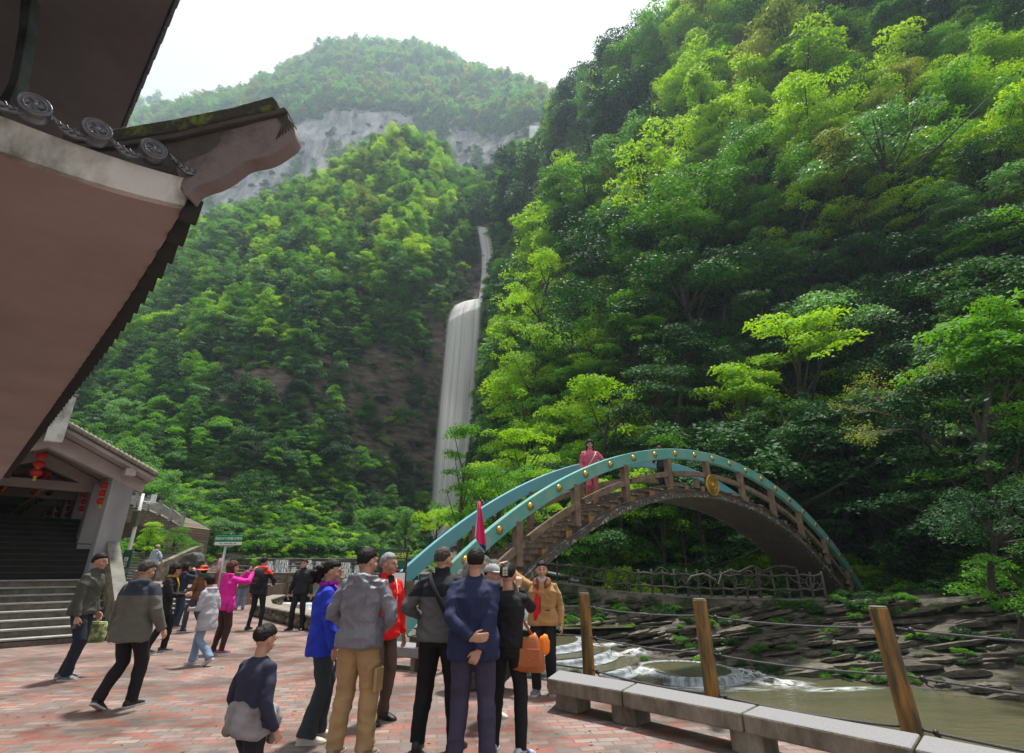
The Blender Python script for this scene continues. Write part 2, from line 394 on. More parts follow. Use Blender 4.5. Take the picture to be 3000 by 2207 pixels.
# slab (thick arch) with stepped top
slab = arcbox(A0+.0, A1+.04, -1.42, -1.18, .1, 1.74, 80); slab.build('arch_slab', mat('arch_soffit', (.115, .085, .075), .9, col2=(.075, .06, .055), vscale=1.5, bump=.3, bscale=10), br)
for w0, w1 in ((-.06, .10), (1.74, 1.90)):
    arcbox(A0, A1+.03, -1.41, -1.24, w0, w1, 90).build('side_stringer', M_peel, br)
# steps
stp = MB(); nos = MB(); a = A0+.01
while a < A1-.02:
    p0 = barc(a, -1.18, .11); nxt = a
    # step every 0.30 m of run or .16 rise
    slope = abs(math.sin(a)); da = (.16/max(slope, .18))/BR if slope > .12 else .045
    da = min(max(da, .0135), .05); a2 = a+da
    ztop = max(barc(a, -1.18).z, barc(a2, -1.18).z)+.10
    q = [barc(a, -1.25, .11), barc(a2, -1.25, .11)]
    vs = [Vector((q[0].x, q[0].y, q[0].z)), Vector((q[1].x, q[1].y, q[1].z)), Vector((q[1].x, q[1].y, ztop)), Vector((q[0].x, q[0].y, ztop))]
    stp.prism(vs, bn*1.62)
    e0 = Vector((q[0].x, q[0].y, ztop-.028)); e1 = Vector((q[1].x, q[1].y, ztop-.028)); nos.prism([e0-bd*.03-bn*.07, e1-bn*.07, e1-bn*.07+Vector((0, 0, .03)), e0-bd*.03-bn*.07+Vector((0, 0, .03))], bn*1.76)
    a = a2
stp.build('bridge_steps', M_rustw, br); nos.build('step_nosing', M_peel, br)
# ochre risers on stringer
for k in range(0, 24):
    a = A0+.05+k*.062
    if a > A1-.08: break
    mb = MB(); q0 = barc(a, -1.05, -.075); mb.box((q0.x, q0.y, q0.z-.13), (.2, .02, .24), BANG); mb.build('ochre_block', M_ochre, br)
# posts + lower rail between
for w in (0.0, 1.84):
    for k in range(-1, 12):
        a = -.666+.068*(1.55+2.03*k)
        if a < A0+.02 or a > A1-.02: continue
        top = barc(a, -.16, w); bot = barc(a, -1.3, w)
        M = Matrix((bd*math.cos(a)-Vector((0, 0, math.sin(a))), bn, (top-bot).normalized())).transposed()
        # posts are vertical
        zb = barc(a, -1.2, w).z; zt = top.z+.03
        mb = MB(); mb.box((top.x, top.y, (zb+zt)/2-.05), (.2, .17, zt-zb+.1), BANG); mb.build('railing_post', M_rustw, br, bevel=.01)
    segs = [-.666+.068*(1.55+2.03*k) for k in range(-1, 12)]
    for s0, s1 in zip(segs[:-1], segs[1:]):
        s0 = max(s0, A0+.01); s1 = min(s1, A1-.01)
        if s1-s0 < .05: continue
        arcbox(s0+.007, s1-.007, -.72, -.56, w-.06, w+.07, 6).build('lower_rail', M_rustw, br, bevel=.008)
# medallion
mp_ = P(2066, 1409, barc(.0, -.95, -.1).y)
mc = barc(-.005, -.98, -.10)
md = MB(); md.disc(mc, -bn, .36, .06, 40, [(.36, -.02), (.375, .0), (.375, .03), (.35, .045), (.34, .03), (.30, .03), (.295, .045), (.27, .045), (.265, .03), (.20, .03), (.195, .05), (.175, .05), (.17, .035), (.09, .035), (.085, .06), (.07, .08), (.03, .09), (.003, .095)])
med = md.build('gold_medallion', M_gold, br, smooth=False)
tx = bd; ty = Vector((0, 0, 1))
for rr, nn, rb in ((.32, 34, .013), (.235, 26, .014), (.13, 16, .014)):
    ring = MB()
    kk = nn*4; ring.tube([mc-bn*.04+tx*rr*math.cos(2*math.pi*k/kk)+ty*rr*math.sin(2*math.pi*k/kk) for k in range(kk+1)], [rb*(1.05 if k % 4 in (1, 2) else .45) for k in range(kk+1)], 6, cap=False)
    ring.build('bead_ring', M_gold, med)
# red notice on the rear rail
q = barc(-.005, 0, 1.765); nb = MB(); nb.box(q, (.3, .012, .26), BANG); nb.build('red_notice', mat('notice_red', (.35, .04, .04), .5), br)
# cables slung along the front side
for off in (0, .05):
    pts = [barc(A0+.06+(A1-A0-.1)*i/60, -1.18-off+.05*math.sin(i*.9), -.11-off*.4) for i in range(61)]
    MB().tube(pts, .016, 6).build('slung_cable', M_rope, br, smooth=True)

# ---------- STONE BENCHES ----------
k_ = 1.075
Fp = [Vector((.38, 6.44, 0))*k_, Vector((1.08, 5.82, 0))*k_, Vector((1.91, 4.98, 0))*k_, Vector((2.69, 4.09, 0))*k_, Vector((3.42, 3.15, 0))*k_]
Bp = [Vector((.55, 6.93, 0))*k_, Vector((1.31, 6.19, 0))*k_, Vector((2.17, 5.25, 0))*k_, Vector((2.98, 4.40, 0))*k_, Vector((3.8, 3.42, 0))*k_]
TH_ = .155; HB = .335
bl = ['granite bench slab behind the tan jacket woman, first of the row', 'second granite bench slab of the row by the middle post', 'third granite bench slab below the rusty orange post', 'granite bench slab cut off by the lower right corner, last of the row']
bench = []
for i in range(4):
    b_ = empty('stone_bench', (0, 0, 0), label=bl[i], cat='bench', group='granite benches along the stream railing')
    g = .008; d = (Fp[i+1]-Fp[i]).normalized()*g; d2 = (Bp[i+1]-Bp[i]).normalized()*g
    top = [Fp[i]+d, Fp[i+1]-d, Bp[i+1]-d2, Bp[i]+d2]
    mb = MB(); mb.prism([p+Vector((0, 0, HB-TH_)) for p in top], (0, 0, TH_))
    o = mb.build('slab', None, b_, bevel=.018, seg=2); o.data.materials.append(M_granite); o.data.materials.append(M_granside)
    for p in o.data.polygons: p.material_index = 0 if p.normal.z > .8 else 1
    bench.append(b_)
legs = [(Fp[0].lerp(Fp[1], .28), Bp[0].lerp(Bp[1], .28), 0)]+[(Fp[i].lerp(Fp[i], 0), Bp[i], i) for i in (1, 2, 3)]
for f_, b__, bi in legs:
    c_ = f_.lerp(b__, .5); ax = (Fp[min(bi+1, 4)]-Fp[max(bi, 0)]).normalized(); ang = math.atan2(ax.y, ax.x)
    mb = MB(); mb.box((c_.x, c_.y, (HB-TH_)/2), (.30, .30, HB-TH_+.004), ang); mb.build('leg', M_granside, bench[bi], bevel=.01)
# bench near the bridge foot
b2 = empty('stone_bench', (0, 0, 0), label='short granite bench slab behind the red jacket man, near the bridge foot', cat='bench')
mb = MB(); mb.prism([Vector((-2.75, 9.9, .19)), Vector((-1.35, 9.15, .19)), Vector((-1.15, 9.55, .19)), Vector((-2.55, 10.35, .19))], (0, 0, .16)); mb.build('slab', M_granite, b2, bevel=.015)
for x, y in ((-2.4, 9.98), (-1.45, 9.45)):
    mb = MB(); mb.box((x, y, .096), (.3, .3, .193), -.5); mb.build('leg', M_granside, b2, bevel=.01)

# ---------- ROPE RAILING ----------
posts = [Vector((1.05, 7.96, 0)), Vector((2.19, 6.46, 0)), Vector((3.45, 5.21, 0))]
posts_all = [Vector((-.35, 9.75, 0))]+posts+[Vector((4.9, 3.75, 0))]
rl = empty('rope_railing', (0, 0, 0), label='weathered timber posts with three grey cables strung along the bench', cat='railing')
for i, p in enumerate(posts_all):
    if i == 0: continue
    lean = Vector((-.05, 0, 0)) if i == 3 else Vector((-.02, 0, 0))
    n = 14; pts = [Vector((p.x, p.y, -.4))-lean*.4, Vector((p.x, p.y, .3)), Vector((p.x, p.y, .8))+lean*.5, Vector((p.x, p.y, 1.2))+lean, Vector((p.x, p.y, 1.215))+lean]
    mb = MB(); mb.tube(pts, [.084, .082, .079, .078, .070], n); o = mb.build('post', M_post, rl, smooth=False)
    cp = MB(); cp.disc(pts[-1]+Vector((0, 0, -.004)), (0, 0, 1), .072, .008, n); cp.build('post_cap', M_conc, o)
for zz in (1.04, .66, .26):
    for a, b in zip(posts_all[:-1], posts_all[1:]):
        d = (b-a).normalized(); pts = []
        for i in range(13):
            t = i/12; q = a.lerp(b, t)+d*(0.07 if i == 0 else -.07 if i == 12 else 0); pts.append(Vector((q.x, q.y, zz-.035*4*t*(1-t))))
        cb = MB().tube(pts, .0095 if zz > .3 else .012, 8).build('cable', M_rope, rl, smooth=True)
        if a.x > .5:
            kn = MB(); kn.ball(pts[1], (.026, .024, .028), 8, 6); kn.ball(pts[1]+Vector((.012, -.01, -.02)), .017, 7, 5)
            kn.tube([pts[1], pts[1]+Vector((.02, -.01, -.05)), pts[1]+Vector((.06, -.02, -.065))], .007, 6); kn.build('knot', M_black, cb, smooth=True)

# ---------- LOW RUBBLE WALL AND KERBS BY THE POOL ----------
wl = [Vector((-3.2, 12.6, 0)), Vector((-5.0, 14.9, 0)), Vector((-6.7, 17.0, 0)), Vector((-8.6, 19.4, 0)), Vector((-9.9, 22.2, 0)), Vector((-10.9, 26, 0))]
lw = empty('rubble_wall', (0, 0, 0), label='low rubble stone wall with flat coping edging the cascade pool', cat='wall')
def strip_wall(path, w, z0, z1, n_sub=1):
    mb = MB()
    for a, b in zip(path[:-1], path[1:]):
        d = (b-a).normalized(); n = Vector((-d.y, d.x, 0))*w/2
        mb.prism([a-n+Vector((0, 0, z0)), b-n+Vector((0, 0, z0)), b+n+Vector((0, 0, z0)), a+n+Vector((0, 0, z0))], (0, 0, z1-z0))
    return mb
def rubble(path, w, z0, z1, size=.34, seed=3):
    rr = random.Random(seed); mb = MB()
    for a, b in zip(path[:-1], path[1:]):
        L_ = (b-a).length; d = (b-a)/L_; ang = math.atan2(d.y, d.x); nn = Vector((-d.y, d.x, 0))
        s = 0
        while s < L_:
            wd = size*rr.uniform(.6, 1.3); z = z0
            while z < z1-.03:
                h = min(rr.uniform(.5, 1.1)*size*.75, z1-z)
                for sgn in (-1, 1):
                    c_ = a+d*(s+wd/2)+nn*sgn*(w/2-.04+rr.uniform(-.02, .03)); Mx = Matrix.Rotation(ang+rr.uniform(-.12, .12), 3, 'Z') @ Matrix.Rotation(rr.uniform(-.1, .1), 3, 'Y')
                    mb.ball((c_.x, c_.y, z+h/2), (wd*.56, .1, h*.56), 9, 6, Mx)
                z += h
            s += wd
    return mb
strip_wall(wl, .36, -.9, .30).build('core', M_stonewall, lw)
rubble(wl, .42, -.0, .32).build('rubble_facing', M_stonewall, lw, smooth=True)
strip_wall(wl, .56, .32, .39).build('coping', mat('coping_stone', (.26, .23, .18), .8, col2=(.12, .11, .09), vscale=4, bump=1, bscale=12), lw, bevel=.02)

# ---------- UPSTREAM TERRACE, STEPS, SCULPTURE ----------
def steps(name, p0, along, up, width, n, rise, tread, z0, label, thick=.6, mt=M_stept, mr_=M_stepc):
    root = empty(name, (0, 0, 0), label=label, cat='stairs')
    for i in range(n):
        q = p0+up*(tread*i); z = z0+rise*(i+1)
        pts = [q, q+along*width, q+along*width+up*(tread*(n-i)+thick), q+up*(tread*(n-i)+thick)]
        mb = MB(); mb.prism([Vector((v.x, v.y, z-rise-(.0 if i else .02))) for v in pts], (0, 0, rise-.03)); mb.build('riser', mr_, root)
        q2 = q-up*.025
        pts = [q2, q2+along*width, q2+along*width+up*(tread+.022), q2+up*(tread+.022)]
        mb = MB(); mb.prism([Vector((v.x, v.y, z-.03)) for v in pts], (0, 0, .03)); mb.build('tread', mt, root)
    return root
X_ = Vector((1, 0, 0)); Y_ = Vector((0, 1, 0))
tdir = Vector((.93, -.36, 0)).normalized(); tup = Vector((-tdir.y, tdir.x, 0))
steps('terrace_steps', Vector((-24.5, 25.6, 0)), tdir, tup, 12.6, 6, .135, .34, 0, 'wide low steps rising from the brick plaza to the upper terrace')
tp = MB(); tz = .806
q0 = Vector((-24.5, 25.6, 0))+tup*2.0
tp.prism([Vector((q0.x, q0.y, -1)), Vector((q0.x, q0.y, -1))+tdir*12.6, Vector((-11.6, 30, -1)), Vector((-14.5, 48, -1)), Vector((-60, 48, -1)), Vector((-60, 34, -1))], (0, 0, tz+1))
o = tp.build('upper_terrace_pavement', M_brick); o['kind'] = 'structure'
steps('upper_steps', Vector((-31.5, 33.0, 0)), X_, Y_, 9.6, 11, .16, .36, tz, 'long upper flight of grey steps climbing behind the toilet sign')
mb = MB(); mb.prism([Vector((-60, 36.96, .8)), Vector((-21.9, 36.96, .8)), Vector((-24, 39, .8)), Vector((-44, 52, .8)), Vector((-60, 52, .8))], (0, 0, 1.755)); o = mb.build('hillside_landing_ground', M_hill); o['kind'] = 'structure'
# flank wall of upper steps and terrace wall
wv = empty('flank_wall', (0, 0, 0), label='dark sloping stone wall beside the upper flight of steps', cat='wall')
mb = MB(); mb.prism([Vector((-21.75, 31.5, .8)), Vector((-21.75, 37.5, .8)), Vector((-21.75, 37.5, 3.0)), Vector((-21.75, 36.9, 2.95)), Vector((-21.75, 32.2, 1.5)), Vector((-21.75, 31.5, 1.4))], (.35, 0, 0)); mb.build('wall_body', M_stonewall, wv)
tw = [Vector((-17.6, 29.2, 0)), Vector((-15.0, 27.6, 0)), Vector((-11.4, 29.0, 0)), Vector((-12.8, 38, 0))]
tww = empty('terrace_wall', (0, 0, 0), label='pale stone parapet of the upper terrace under the pink jacket woman', cat='wall')
strip_wall(tw, .4, -.5, 1.28).build('wall_body', M_stonewall, tww)
strip_wall(tw, .5, 1.28, 1.36).build('coping', MATS['coping_stone'], tww, bevel=.02)

def blobrock(name, c, r, m, label, seed=0, sub=4, amp=.28, sc=1.2, cat='rock', parent=None, group=None, flat=None):
    bm = bmesh.new(); bmesh.ops.create_icosphere(bm, subdivisions=sub, radius=1)
    for v in bm.verts:
        p = v.co.copy(); q = p*sc+Vector((seed*7.1, seed*3.3, 0))
        d = 1+amp*mn.fractal(q, 1, 2, 5)+amp*.5*(abs(mn.noise(q*1.7))-.3)
        p = Vector((p.x*r[0], p.y*r[1], p.z*r[2]))*d
        v.co = p
    me = bpy.data.meshes.new(name); bm.to_mesh(me); bm.free()
    o = link(name, me, m, parent, True); o.location = c
    if label: tag(o, label, cat, group)
    return o
M_darkstone = rock_mat('dark_wet_stone', (.018, .018, .017), (.13, .13, .12), (.03, .045, .02), .42, 2.0, strat=(1, 1, 1.4), bstr=.5)
# sculptural stone (hunched slab) at (545,1640)
q = P(548, 1650, 27.2)
sc_ = empty('carved_stone', (0, 0, 0), label='dark hunched carved boulder at the top of the low steps', cat='sculpture')
prof = [(-1.15, 0), (-.95, .5), (-.55, 1.05), (-.1, 1.45), (.45, 1.62), (.85, 1.5), (1.0, 1.15), (.9, .8), (.62, .45), (.55, 0)]
mb = MB(); base = Vector((q.x-.1, 27.0, .8))
mb.prism([base+Vector((x*.78, 0, z*.95-.02)) for x, z in prof], (0, .7, 0))
o = mb.build('stone_body', M_darkstone, sc_, bevel=.12, seg=3, smooth=False)
ch = MB(); ch.box(base+Vector((-.05, -.012, .55)), (.10, .03, .55)); ch.box(base+Vector((-.05, -.012, .62)), (.32, .03, .06)); ch.build('red_inscription', mat('inscription_red', (.4, .03, .02), .6), sc_)

# ---------- DISTANT STONE ROAD BRIDGE ----------
rb = empty('stone_arch_bridge', (0, 0, 0), label='old stone arch bridge with pale balustrade beyond the steps', cat='bridge')
oc = P(330, 1640, 42.0); Rr = 4.6; RW = 4.5
def rbp(a, r, w): return Vector((oc.x+r*math.sin(a)*1.0, 42+w, oc.z-1.8+r*math.cos(a)))
mbk = MB(); n = 30; vs = []; fs = []
for i in range(n+1):
    a = -1.45+2.9*i/n; hi = rbp(a, Rr, 0); ztop = oc.z-1.8+Rr*1.28-.045*(hi.x-oc.x)**2-.14*max(0, hi.x-oc.x)
    vs += [hi, Vector((hi.x*1, hi.y, max(ztop, hi.z+.25))), Vector((hi.x, hi.y+RW, max(ztop, hi.z+.25))), rbp(a, Rr, RW)]
for i in range(n):
    o_ = i*4
    for j in range(4): fs.append((o_+j, o_+(j+1) % 4, o_+4+(j+1) % 4, o_+4+j))
fs += [(0, 1, 2, 3), (n*4+3, n*4+2, n*4+1, n*4)]
mbk.add(vs, fs)
def stone_blocks(name, c1, c2, mort, bw, rh, scale=1.0):
    m = bpy.data.materials.new(name); m.use_nodes = True; nt = m.node_tree; N = nt.nodes; L = nt.links; b = N['Principled BSDF']; b.inputs['Roughness'].default_value = .85
    tc = N.new('ShaderNodeTexCoord'); mp = N.new('ShaderNodeMapping'); mp.inputs['Rotation'].default_value = (R(90), 0, 0); L.new(tc.outputs['Object'], mp.inputs['Vector'])
    br = N.new('ShaderNodeTexBrick'); br.inputs['Scale'].default_value = scale; br.inputs['Brick Width'].default_value = bw; br.inputs['Row Height'].default_value = rh; br.inputs['Mortar Size'].default_value = .02
    br.inputs['Color1'].default_value = (*c1, 1); br.inputs['Color2'].default_value = (*c2, 1); br.inputs['Mortar'].default_value = (*mort, 1)
    L.new(mp.outputs[0], br.inputs['Vector']); L.new(br.outputs['Color'], b.inputs['Base Color'])
    bp = N.new('ShaderNodeBump'); bp.invert = True; bp.inputs['Strength'].default_value = .7; bp.inputs['Distance'].default_value = .03; L.new(br.outputs['Fac'], bp.inputs['Height']); L.new(bp.outputs[0], b.inputs['Normal'])
    return m
mbk.build('arch_body', stone_blocks('brown_stone_blocks', (.17, .12, .08), (.10, .075, .055), (.05, .045, .04), .42, .2), rb)
bal = MB(); prev = None; M_bal = mat('pale_balustrade', (.33, .32, .29), .8, col2=(.16, .16, .13), vscale=3, bump=.4)
for i in range(10):
    x = oc.x-4.2+i*1.0; zt = oc.z-1.8+Rr*1.28-.045*(x-oc.x)**2-.14*max(0, x-oc.x)
    pb = MB(); pb.box((x, 41.9, zt+.5), (.22, .22, 1.1)); pb.box((x, 41.9, zt+1.1), (.3, .3, .1)); pb.build('baluster_post', M_bal, rb)
    if prev: pn = MB(); pn.prism([Vector((prev[0]+.11, 41.84, prev[1]+.15)), Vector((x-.11, 41.84, zt+.15)), Vector((x-.11, 41.84, zt+.85)), Vector((prev[0]+.11, 41.84, prev[1]+.85))], (0, .12, 0)); pn.build('balustrade_panel', M_bal, rb)
    prev = (x, zt)

# ---------- CASCADE LEDGE AND POOL ----------
M_water = mat('green_stream_water', (.075, .08, .045), .12, spec=.5, col2=(.11, .10, .06), vscale=.5, bump=1.6, bscale=2.6, stretch=(1, 2.2, 1))
M_water2 = mat('pale_stream_water', (.16, .18, .14), .15, col2=(.45, .47, .46), vscale=1.2, bump=.5, bscale=3, stretch=(1, 3, 1), lo=.45, hi=.7)
def streak_mat(name, vec, scale, col=(.80, .83, .88), lo=.35, hi=.62, amin=.25):
    m = bpy.data.materials.new(name); m.use_nodes = True; nt = m.node_tree; N = nt.nodes; L = nt.links; b = N['Principled BSDF']
    b.inputs['Base Color'].default_value = (*col, 1); b.inputs['Roughness'].default_value = .9; b.inputs['Specular IOR Level'].default_value = .1
    tc = N.new('ShaderNodeTexCoord'); mp = N.new('ShaderNodeMapping'); mp.inputs['Scale'].default_value = vec; L.new(tc.outputs['UV'], mp.inputs['Vector'])
    n = N.new('ShaderNodeTexNoise'); n.inputs['Scale'].default_value = scale; n.inputs['Detail'].default_value = 8; n.inputs['Roughness'].default_value = .55; L.new(mp.outputs[0], n.inputs['Vector'])
    r = N.new('ShaderNodeMapRange'); r.inputs['From Min'].default_value = lo; r.inputs['From Max'].default_value = hi; r.inputs['To Min'].default_value = amin; r.inputs['To Max'].default_value = 1
    L.new(n.outputs['Fac'], r.inputs['Value'])
    sx = N.new('ShaderNodeSeparateXYZ'); L.new(tc.outputs['UV'], sx.inputs[0])
    # soft side edges
    e = N.new('ShaderNodeMath'); e.operation = 'PINGPONG'; e.inputs[1].default_value = .5; L.new(sx.outputs['X'], e.inputs[0])
    e2 = N.new('ShaderNodeMapRange'); e2.interpolation_type = 'SMOOTHSTEP'; e2.inputs['From Min'].default_value = 0; e2.inputs['From Max'].default_value = .2; L.new(e.outputs[0], e2.inputs['Value'])
    mu = N.new('ShaderNodeMath'); mu.operation = 'MULTIPLY'; L.new(r.outputs[0], mu.inputs[0]); L.new(e2.outputs[0], mu.inputs[1])
    L.new(mu.outputs[0], b.inputs['Alpha'])
    if 'falling' in name:
        b.inputs['Alpha'].default_value = 1
        for l_ in list(b.inputs['Alpha'].links): L.remove(l_)
        tl = N.new('ShaderNodeBsdfTranslucent'); tl.inputs['Color'].default_value = (*col, 1); tp = N.new('ShaderNodeBsdfTransparent')
        m1 = N.new('ShaderNodeMixShader'); m1.inputs[0].default_value = .45; L.new(b.outputs[0], m1.inputs[1]); L.new(tl.outputs[0], m1.inputs[2])
        m2 = N.new('ShaderNodeMixShader'); L.new(mu.outputs[0], m2.inputs[0]); L.new(tp.outputs[0], m2.inputs[1]); L.new(m1.outputs[0], m2.inputs[2]); L.new(m2.outputs[0], N['Material Output'].inputs['Surface'])
    return m
def sheet_uv(name, rows, m, kind='structure', parent=None, nu=None):
    """rows: list of (left, right) points, bulging sheet with uv"""
    nu = nu or 16; vs = []; uv = []
    L_ = len(rows)
    for i, (a, b) in enumerate(rows):
        for j in range(nu+1):
            t = j/nu; p = Vector(a).lerp(Vector(b), t); w = (Vector(b)-Vector(a)).length
            p.y -= math.sin(math.pi*t)*w*.10*min(1, i/2)+.03*w*mn.noise(Vector((t*6, i*.25, 3)))
            vs.append(p); uv.append((t, i/(L_-1)))
    fs = [(i*(nu+1)+j, i*(nu+1)+j+1, (i+1)*(nu+1)+j+1, (i+1)*(nu+1)+j) for i in range(L_-1) for j in range(nu)]
    me = bpy.data.meshes.new(name); me.from_pydata(vs, [], fs); l = me.uv_layers.new(name='UV')
    for lp in me.loops: l.data[lp.index].uv = uv[lp.vertex_index]
    o = link(name, me, m, parent, True)
    if kind: o['kind'] = kind
    return o
M_fall = streak_mat('falling_water', (7, .3, 1), 2.0, col=(1, 1, 1), lo=.36, hi=.56, amin=.66)
M_fall2 = streak_mat('thin_falling_water', (22, 1.2, 1), 2.0, col=(.6, .63, .66), lo=.44, hi=.66, amin=.0)
# cascade ledge: stepped rock strata
cl_ = MB(); rr = random.Random(5)
for lay in range(7):
    z0 = .1+lay*.34; x = -27.0+rr.uniform(-1, 0)
    while x < -11:
        w = rr.uniform(1.2, 3.4); y = 52.6+lay*.30+rr.uniform(-.25, .25)
        cl_.box((x+w/2, y+2, z0+.17), (w*1.02, 4, .36)); x += w
o = cl_.build('cascade_ledge_terrain', M_bank, bevel=.06); o['kind'] = 'structure'
wc = empty('ledge_cascade', (0, 0, 0), label='thin white cascades spilling over the layered rock ledge', cat='waterfall')
for px0, px1, yt, yb in ((778, 800, 1643, 1672), (803, 850, 1640, 1700), (855, 868, 1650, 1690), (885, 915, 1640, 1668), (925, 940, 1645, 1690), (990, 1030, 1648, 1692), (765, 775, 1660, 1690), (1040, 1052, 1650, 1690)):
    Y0 = 52.0; rows = []
    for i in range(7):
        py = yt+(yb-yt)*i/6; Yy = 54.3-i*.36; rows.append((P(px0-i*1.2, py, Yy), P(px1+i*1.2, py, Yy)))
    sheet_uv('cascade_strand', rows, M_fall2, None, wc, 6)
# pool surfaces (z .30) and stepped weirs
def wsheet(name, pts, z, m=None):
    return sheet(name, pts, z, m or M_water, 'structure')
wsheet('pool_water', [(-45, 26.5), (-2, 26.5), (-2, 60), (-45, 60)], .28)
for i, (yy, z) in enumerate(((25.4, .05), (24.2, -.18), (22.6, -.40))):
    mb = MB(); pts = []
    for j in range(25):
        t = j/24; x = -13.5+t*15; pts.append(Vector((x, yy+.6*math.sin(t*9+i), -2.5)))
    mb.prism(pts+[Vector((3, 27.2, -2.5)), Vector((-13.5, 27.2, -2.5))], (0, 0, z+2.5)); o = mb.build('weir_ledge_terrain', M_water2 if i < 2 else M_water); o['kind'] = 'structure'
    rows = []
    fo = MB(); fp = [p+Vector((0, -.10, z+2.5)) for p in pts]
    vs = []; uvs = []
    me_rows = [[p+Vector((0, .12, 0)) for p in fp], [p+Vector((0, .02, .012)) for p in fp], [p+Vector((0, -.05, -.08)) for p in fp], [p+Vector((0, -.12, -.24)) for p in fp], [p+Vector((0, -.5, -.235)) for p in fp]]
    vs = [v for rw in me_rows for v in rw]; nn = 25
    fs = [(a*nn+b, a*nn+b+1, (a+1)*nn+b+1, (a+1)*nn+b) for a in range(4) for b in range(nn-1)]
    me = bpy.data.meshes.new('w'); me.from_pydata(vs, [], fs); l = me.uv_layers.new(name='UV')
    for lp in me.loops: l.data[lp.index].uv = (.13+.74*(lp.vertex_index % nn)/nn, (lp.vertex_index//nn)/4)
    o = link('weir_foam_water', me, streak_mat('weir_foam_mat', (60, 1.5, 1), 1.6, lo=.35, hi=.6, amin=.35, col=(.6, .62, .65)), None, True); o['kind'] = 'structure'
# stream running down to the right
wsheet('stream_water', [(-14, 24.9), (-8.9, 20), (-5.6, 15.8), (-3.8, 13.4), (-2.6, 20.5), (6, 22.5), (8, 30), (-14, 30)], -.62)
wsheet('river_water', [(-9, -12), (60, -60), (60, 40), (-9, 40)], -1.52)

# round weir basins
M_rim = streak_mat('weir_curtain', (90, 1.0, 1), 1.0, col=(.42, .46, .50), lo=.40, hi=.68, amin=.30)
M_foam_ = streak_mat('foam_patch', (2.2, 2.2, 1), 2.4, col=(.85, .87, .88), lo=.42, hi=.62, amin=.0)
def basin(c, r, z, drop, label):
    root = empty('round_weir', (0, 0, 0), label=label, cat='weir', group='round stepped weirs in the stream')
    mb = MB(); mb.disc((c[0], c[1], -3), (0, 0, 1), r, z+3, 72); mb.build('basin', M_water, root)
    vs = []; nn = 72; prof_ = [(-.22, .004), (-.05, .012), (.03, 0), (.055, -.05), (.08, -drop), (.13, -drop+.015), (.30, -drop+.012)]
    for dr, dz in prof_:
        for j in range(nn+1):
            t = 2*math.pi*j/nn; q_ = r+dr+.02*mn.noise(Vector((math.cos(t)*9, math.sin(t)*9, dr))); vs.append((c[0]+q_*math.cos(t), c[1]+q_*math.sin(t), z+dz+.004))
    fs = [(a*(nn+1)+b, a*(nn+1)+b+1, (a+1)*(nn+1)+b+1, (a+1)*(nn+1)+b) for a in range(len(prof_)-1) for b in range(nn)]
    me = bpy.data.meshes.new('rim'); me.from_pydata(vs, [], fs); l = me.uv_layers.new(name='UV')
    for lp in me.loops: l.data[lp.index].uv = (.14+.72*(lp.vertex_index % (nn+1))/nn, (lp.vertex_index//(nn+1))/(len(prof_)-1))
    link('water_curtain', me, M_rim, root, True)
    if c[0] < 5:
        mb = MB(); mb.disc((c[0]+.2, c[1]-.1, -3), (0, 0, 1), r+.75, 3+z-drop-.012, 72); mb.build('apron_water', M_water, root)
basin((5.35, 17.95), 1.55, -1.36, .16, 'round weir with foaming right side, lowest of the stepped basins')
basin((.9, 18.2), 2.75, -1.20, .15, 'broad round weir just upstream of the lowest basin')
basin((.3, 19.7), 3.0, -1.02, .15, 'third round weir up the stream')
basin((-.4, 20.8), 3.0, -.84, .15, 'uppermost round weir of the stepped basins')
def foam(name, c, sx, sy, z, rz, amp=.12, seed=1):
    n = 26; vs = []; uv = []
    for i in range(n+1):
        for j in range(n+1):
            u, v = i/n*2-1, j/n*2-1; d = max(0, 1-(u*u+v*v)); x = u*sx; y = v*sy
            h = amp*d*(.5+mn.fractal(Vector((u*2+seed, v*2, seed)), 1, 2, 4))
            vs.append((c[0]+x*math.cos(rz)-y*math.sin(rz), c[1]+x*math.sin(rz)+y*math.cos(rz), z+max(0, h)+.004)); uv.append((.5+u*.5, .5+v*.5))
    fs = [(i*(n+1)+j, i*(n+1)+j+1, (i+1)*(n+1)+j+1, (i+1)*(n+1)+j) for i in range(n) for j in range(n)]
    me = bpy.data.meshes.new(name); me.from_pydata(vs, [], fs); l = me.uv_layers.new(name='UV')
    for lp in me.loops: l.data[lp.index].uv = uv[lp.vertex_index]
    o = link(name, me, M_foamr, None, True); o['kind'] = 'stuff'; return o
def radial_foam():
    m = streak_mat('foam_radial', (3.2, 3.2, 1), 2.0, col=(.66, .69, .71), lo=.40, hi=.66, amin=.0); nt = m.node_tree; N = nt.nodes; L = nt.links
    b = N['Principled BSDF']; src = b.inputs['Alpha'].links[0].from_socket
    tc = N.new('ShaderNodeTexCoord'); g = N.new('ShaderNodeVectorMath'); g.operation = 'DISTANCE'; g.inputs[1].default_value = (.5, .5, 0); L.new(tc.outputs['UV'], g.inputs[0])
    mr = N.new('ShaderNodeMapRange'); mr.inputs['From Min'].default_value = .5; mr.inputs['From Max'].default_value = .12; L.new(g.outputs['Value'], mr.inputs['Value'])
    mu = N.new('ShaderNodeMath'); mu.operation = 'MULTIPLY'; L.new(src, mu.inputs[0]); L.new(mr.outputs[0], mu.inputs[1]); L.new(mu.outputs[0], b.inputs['Alpha']); return m
M_foamr = radial_foam()
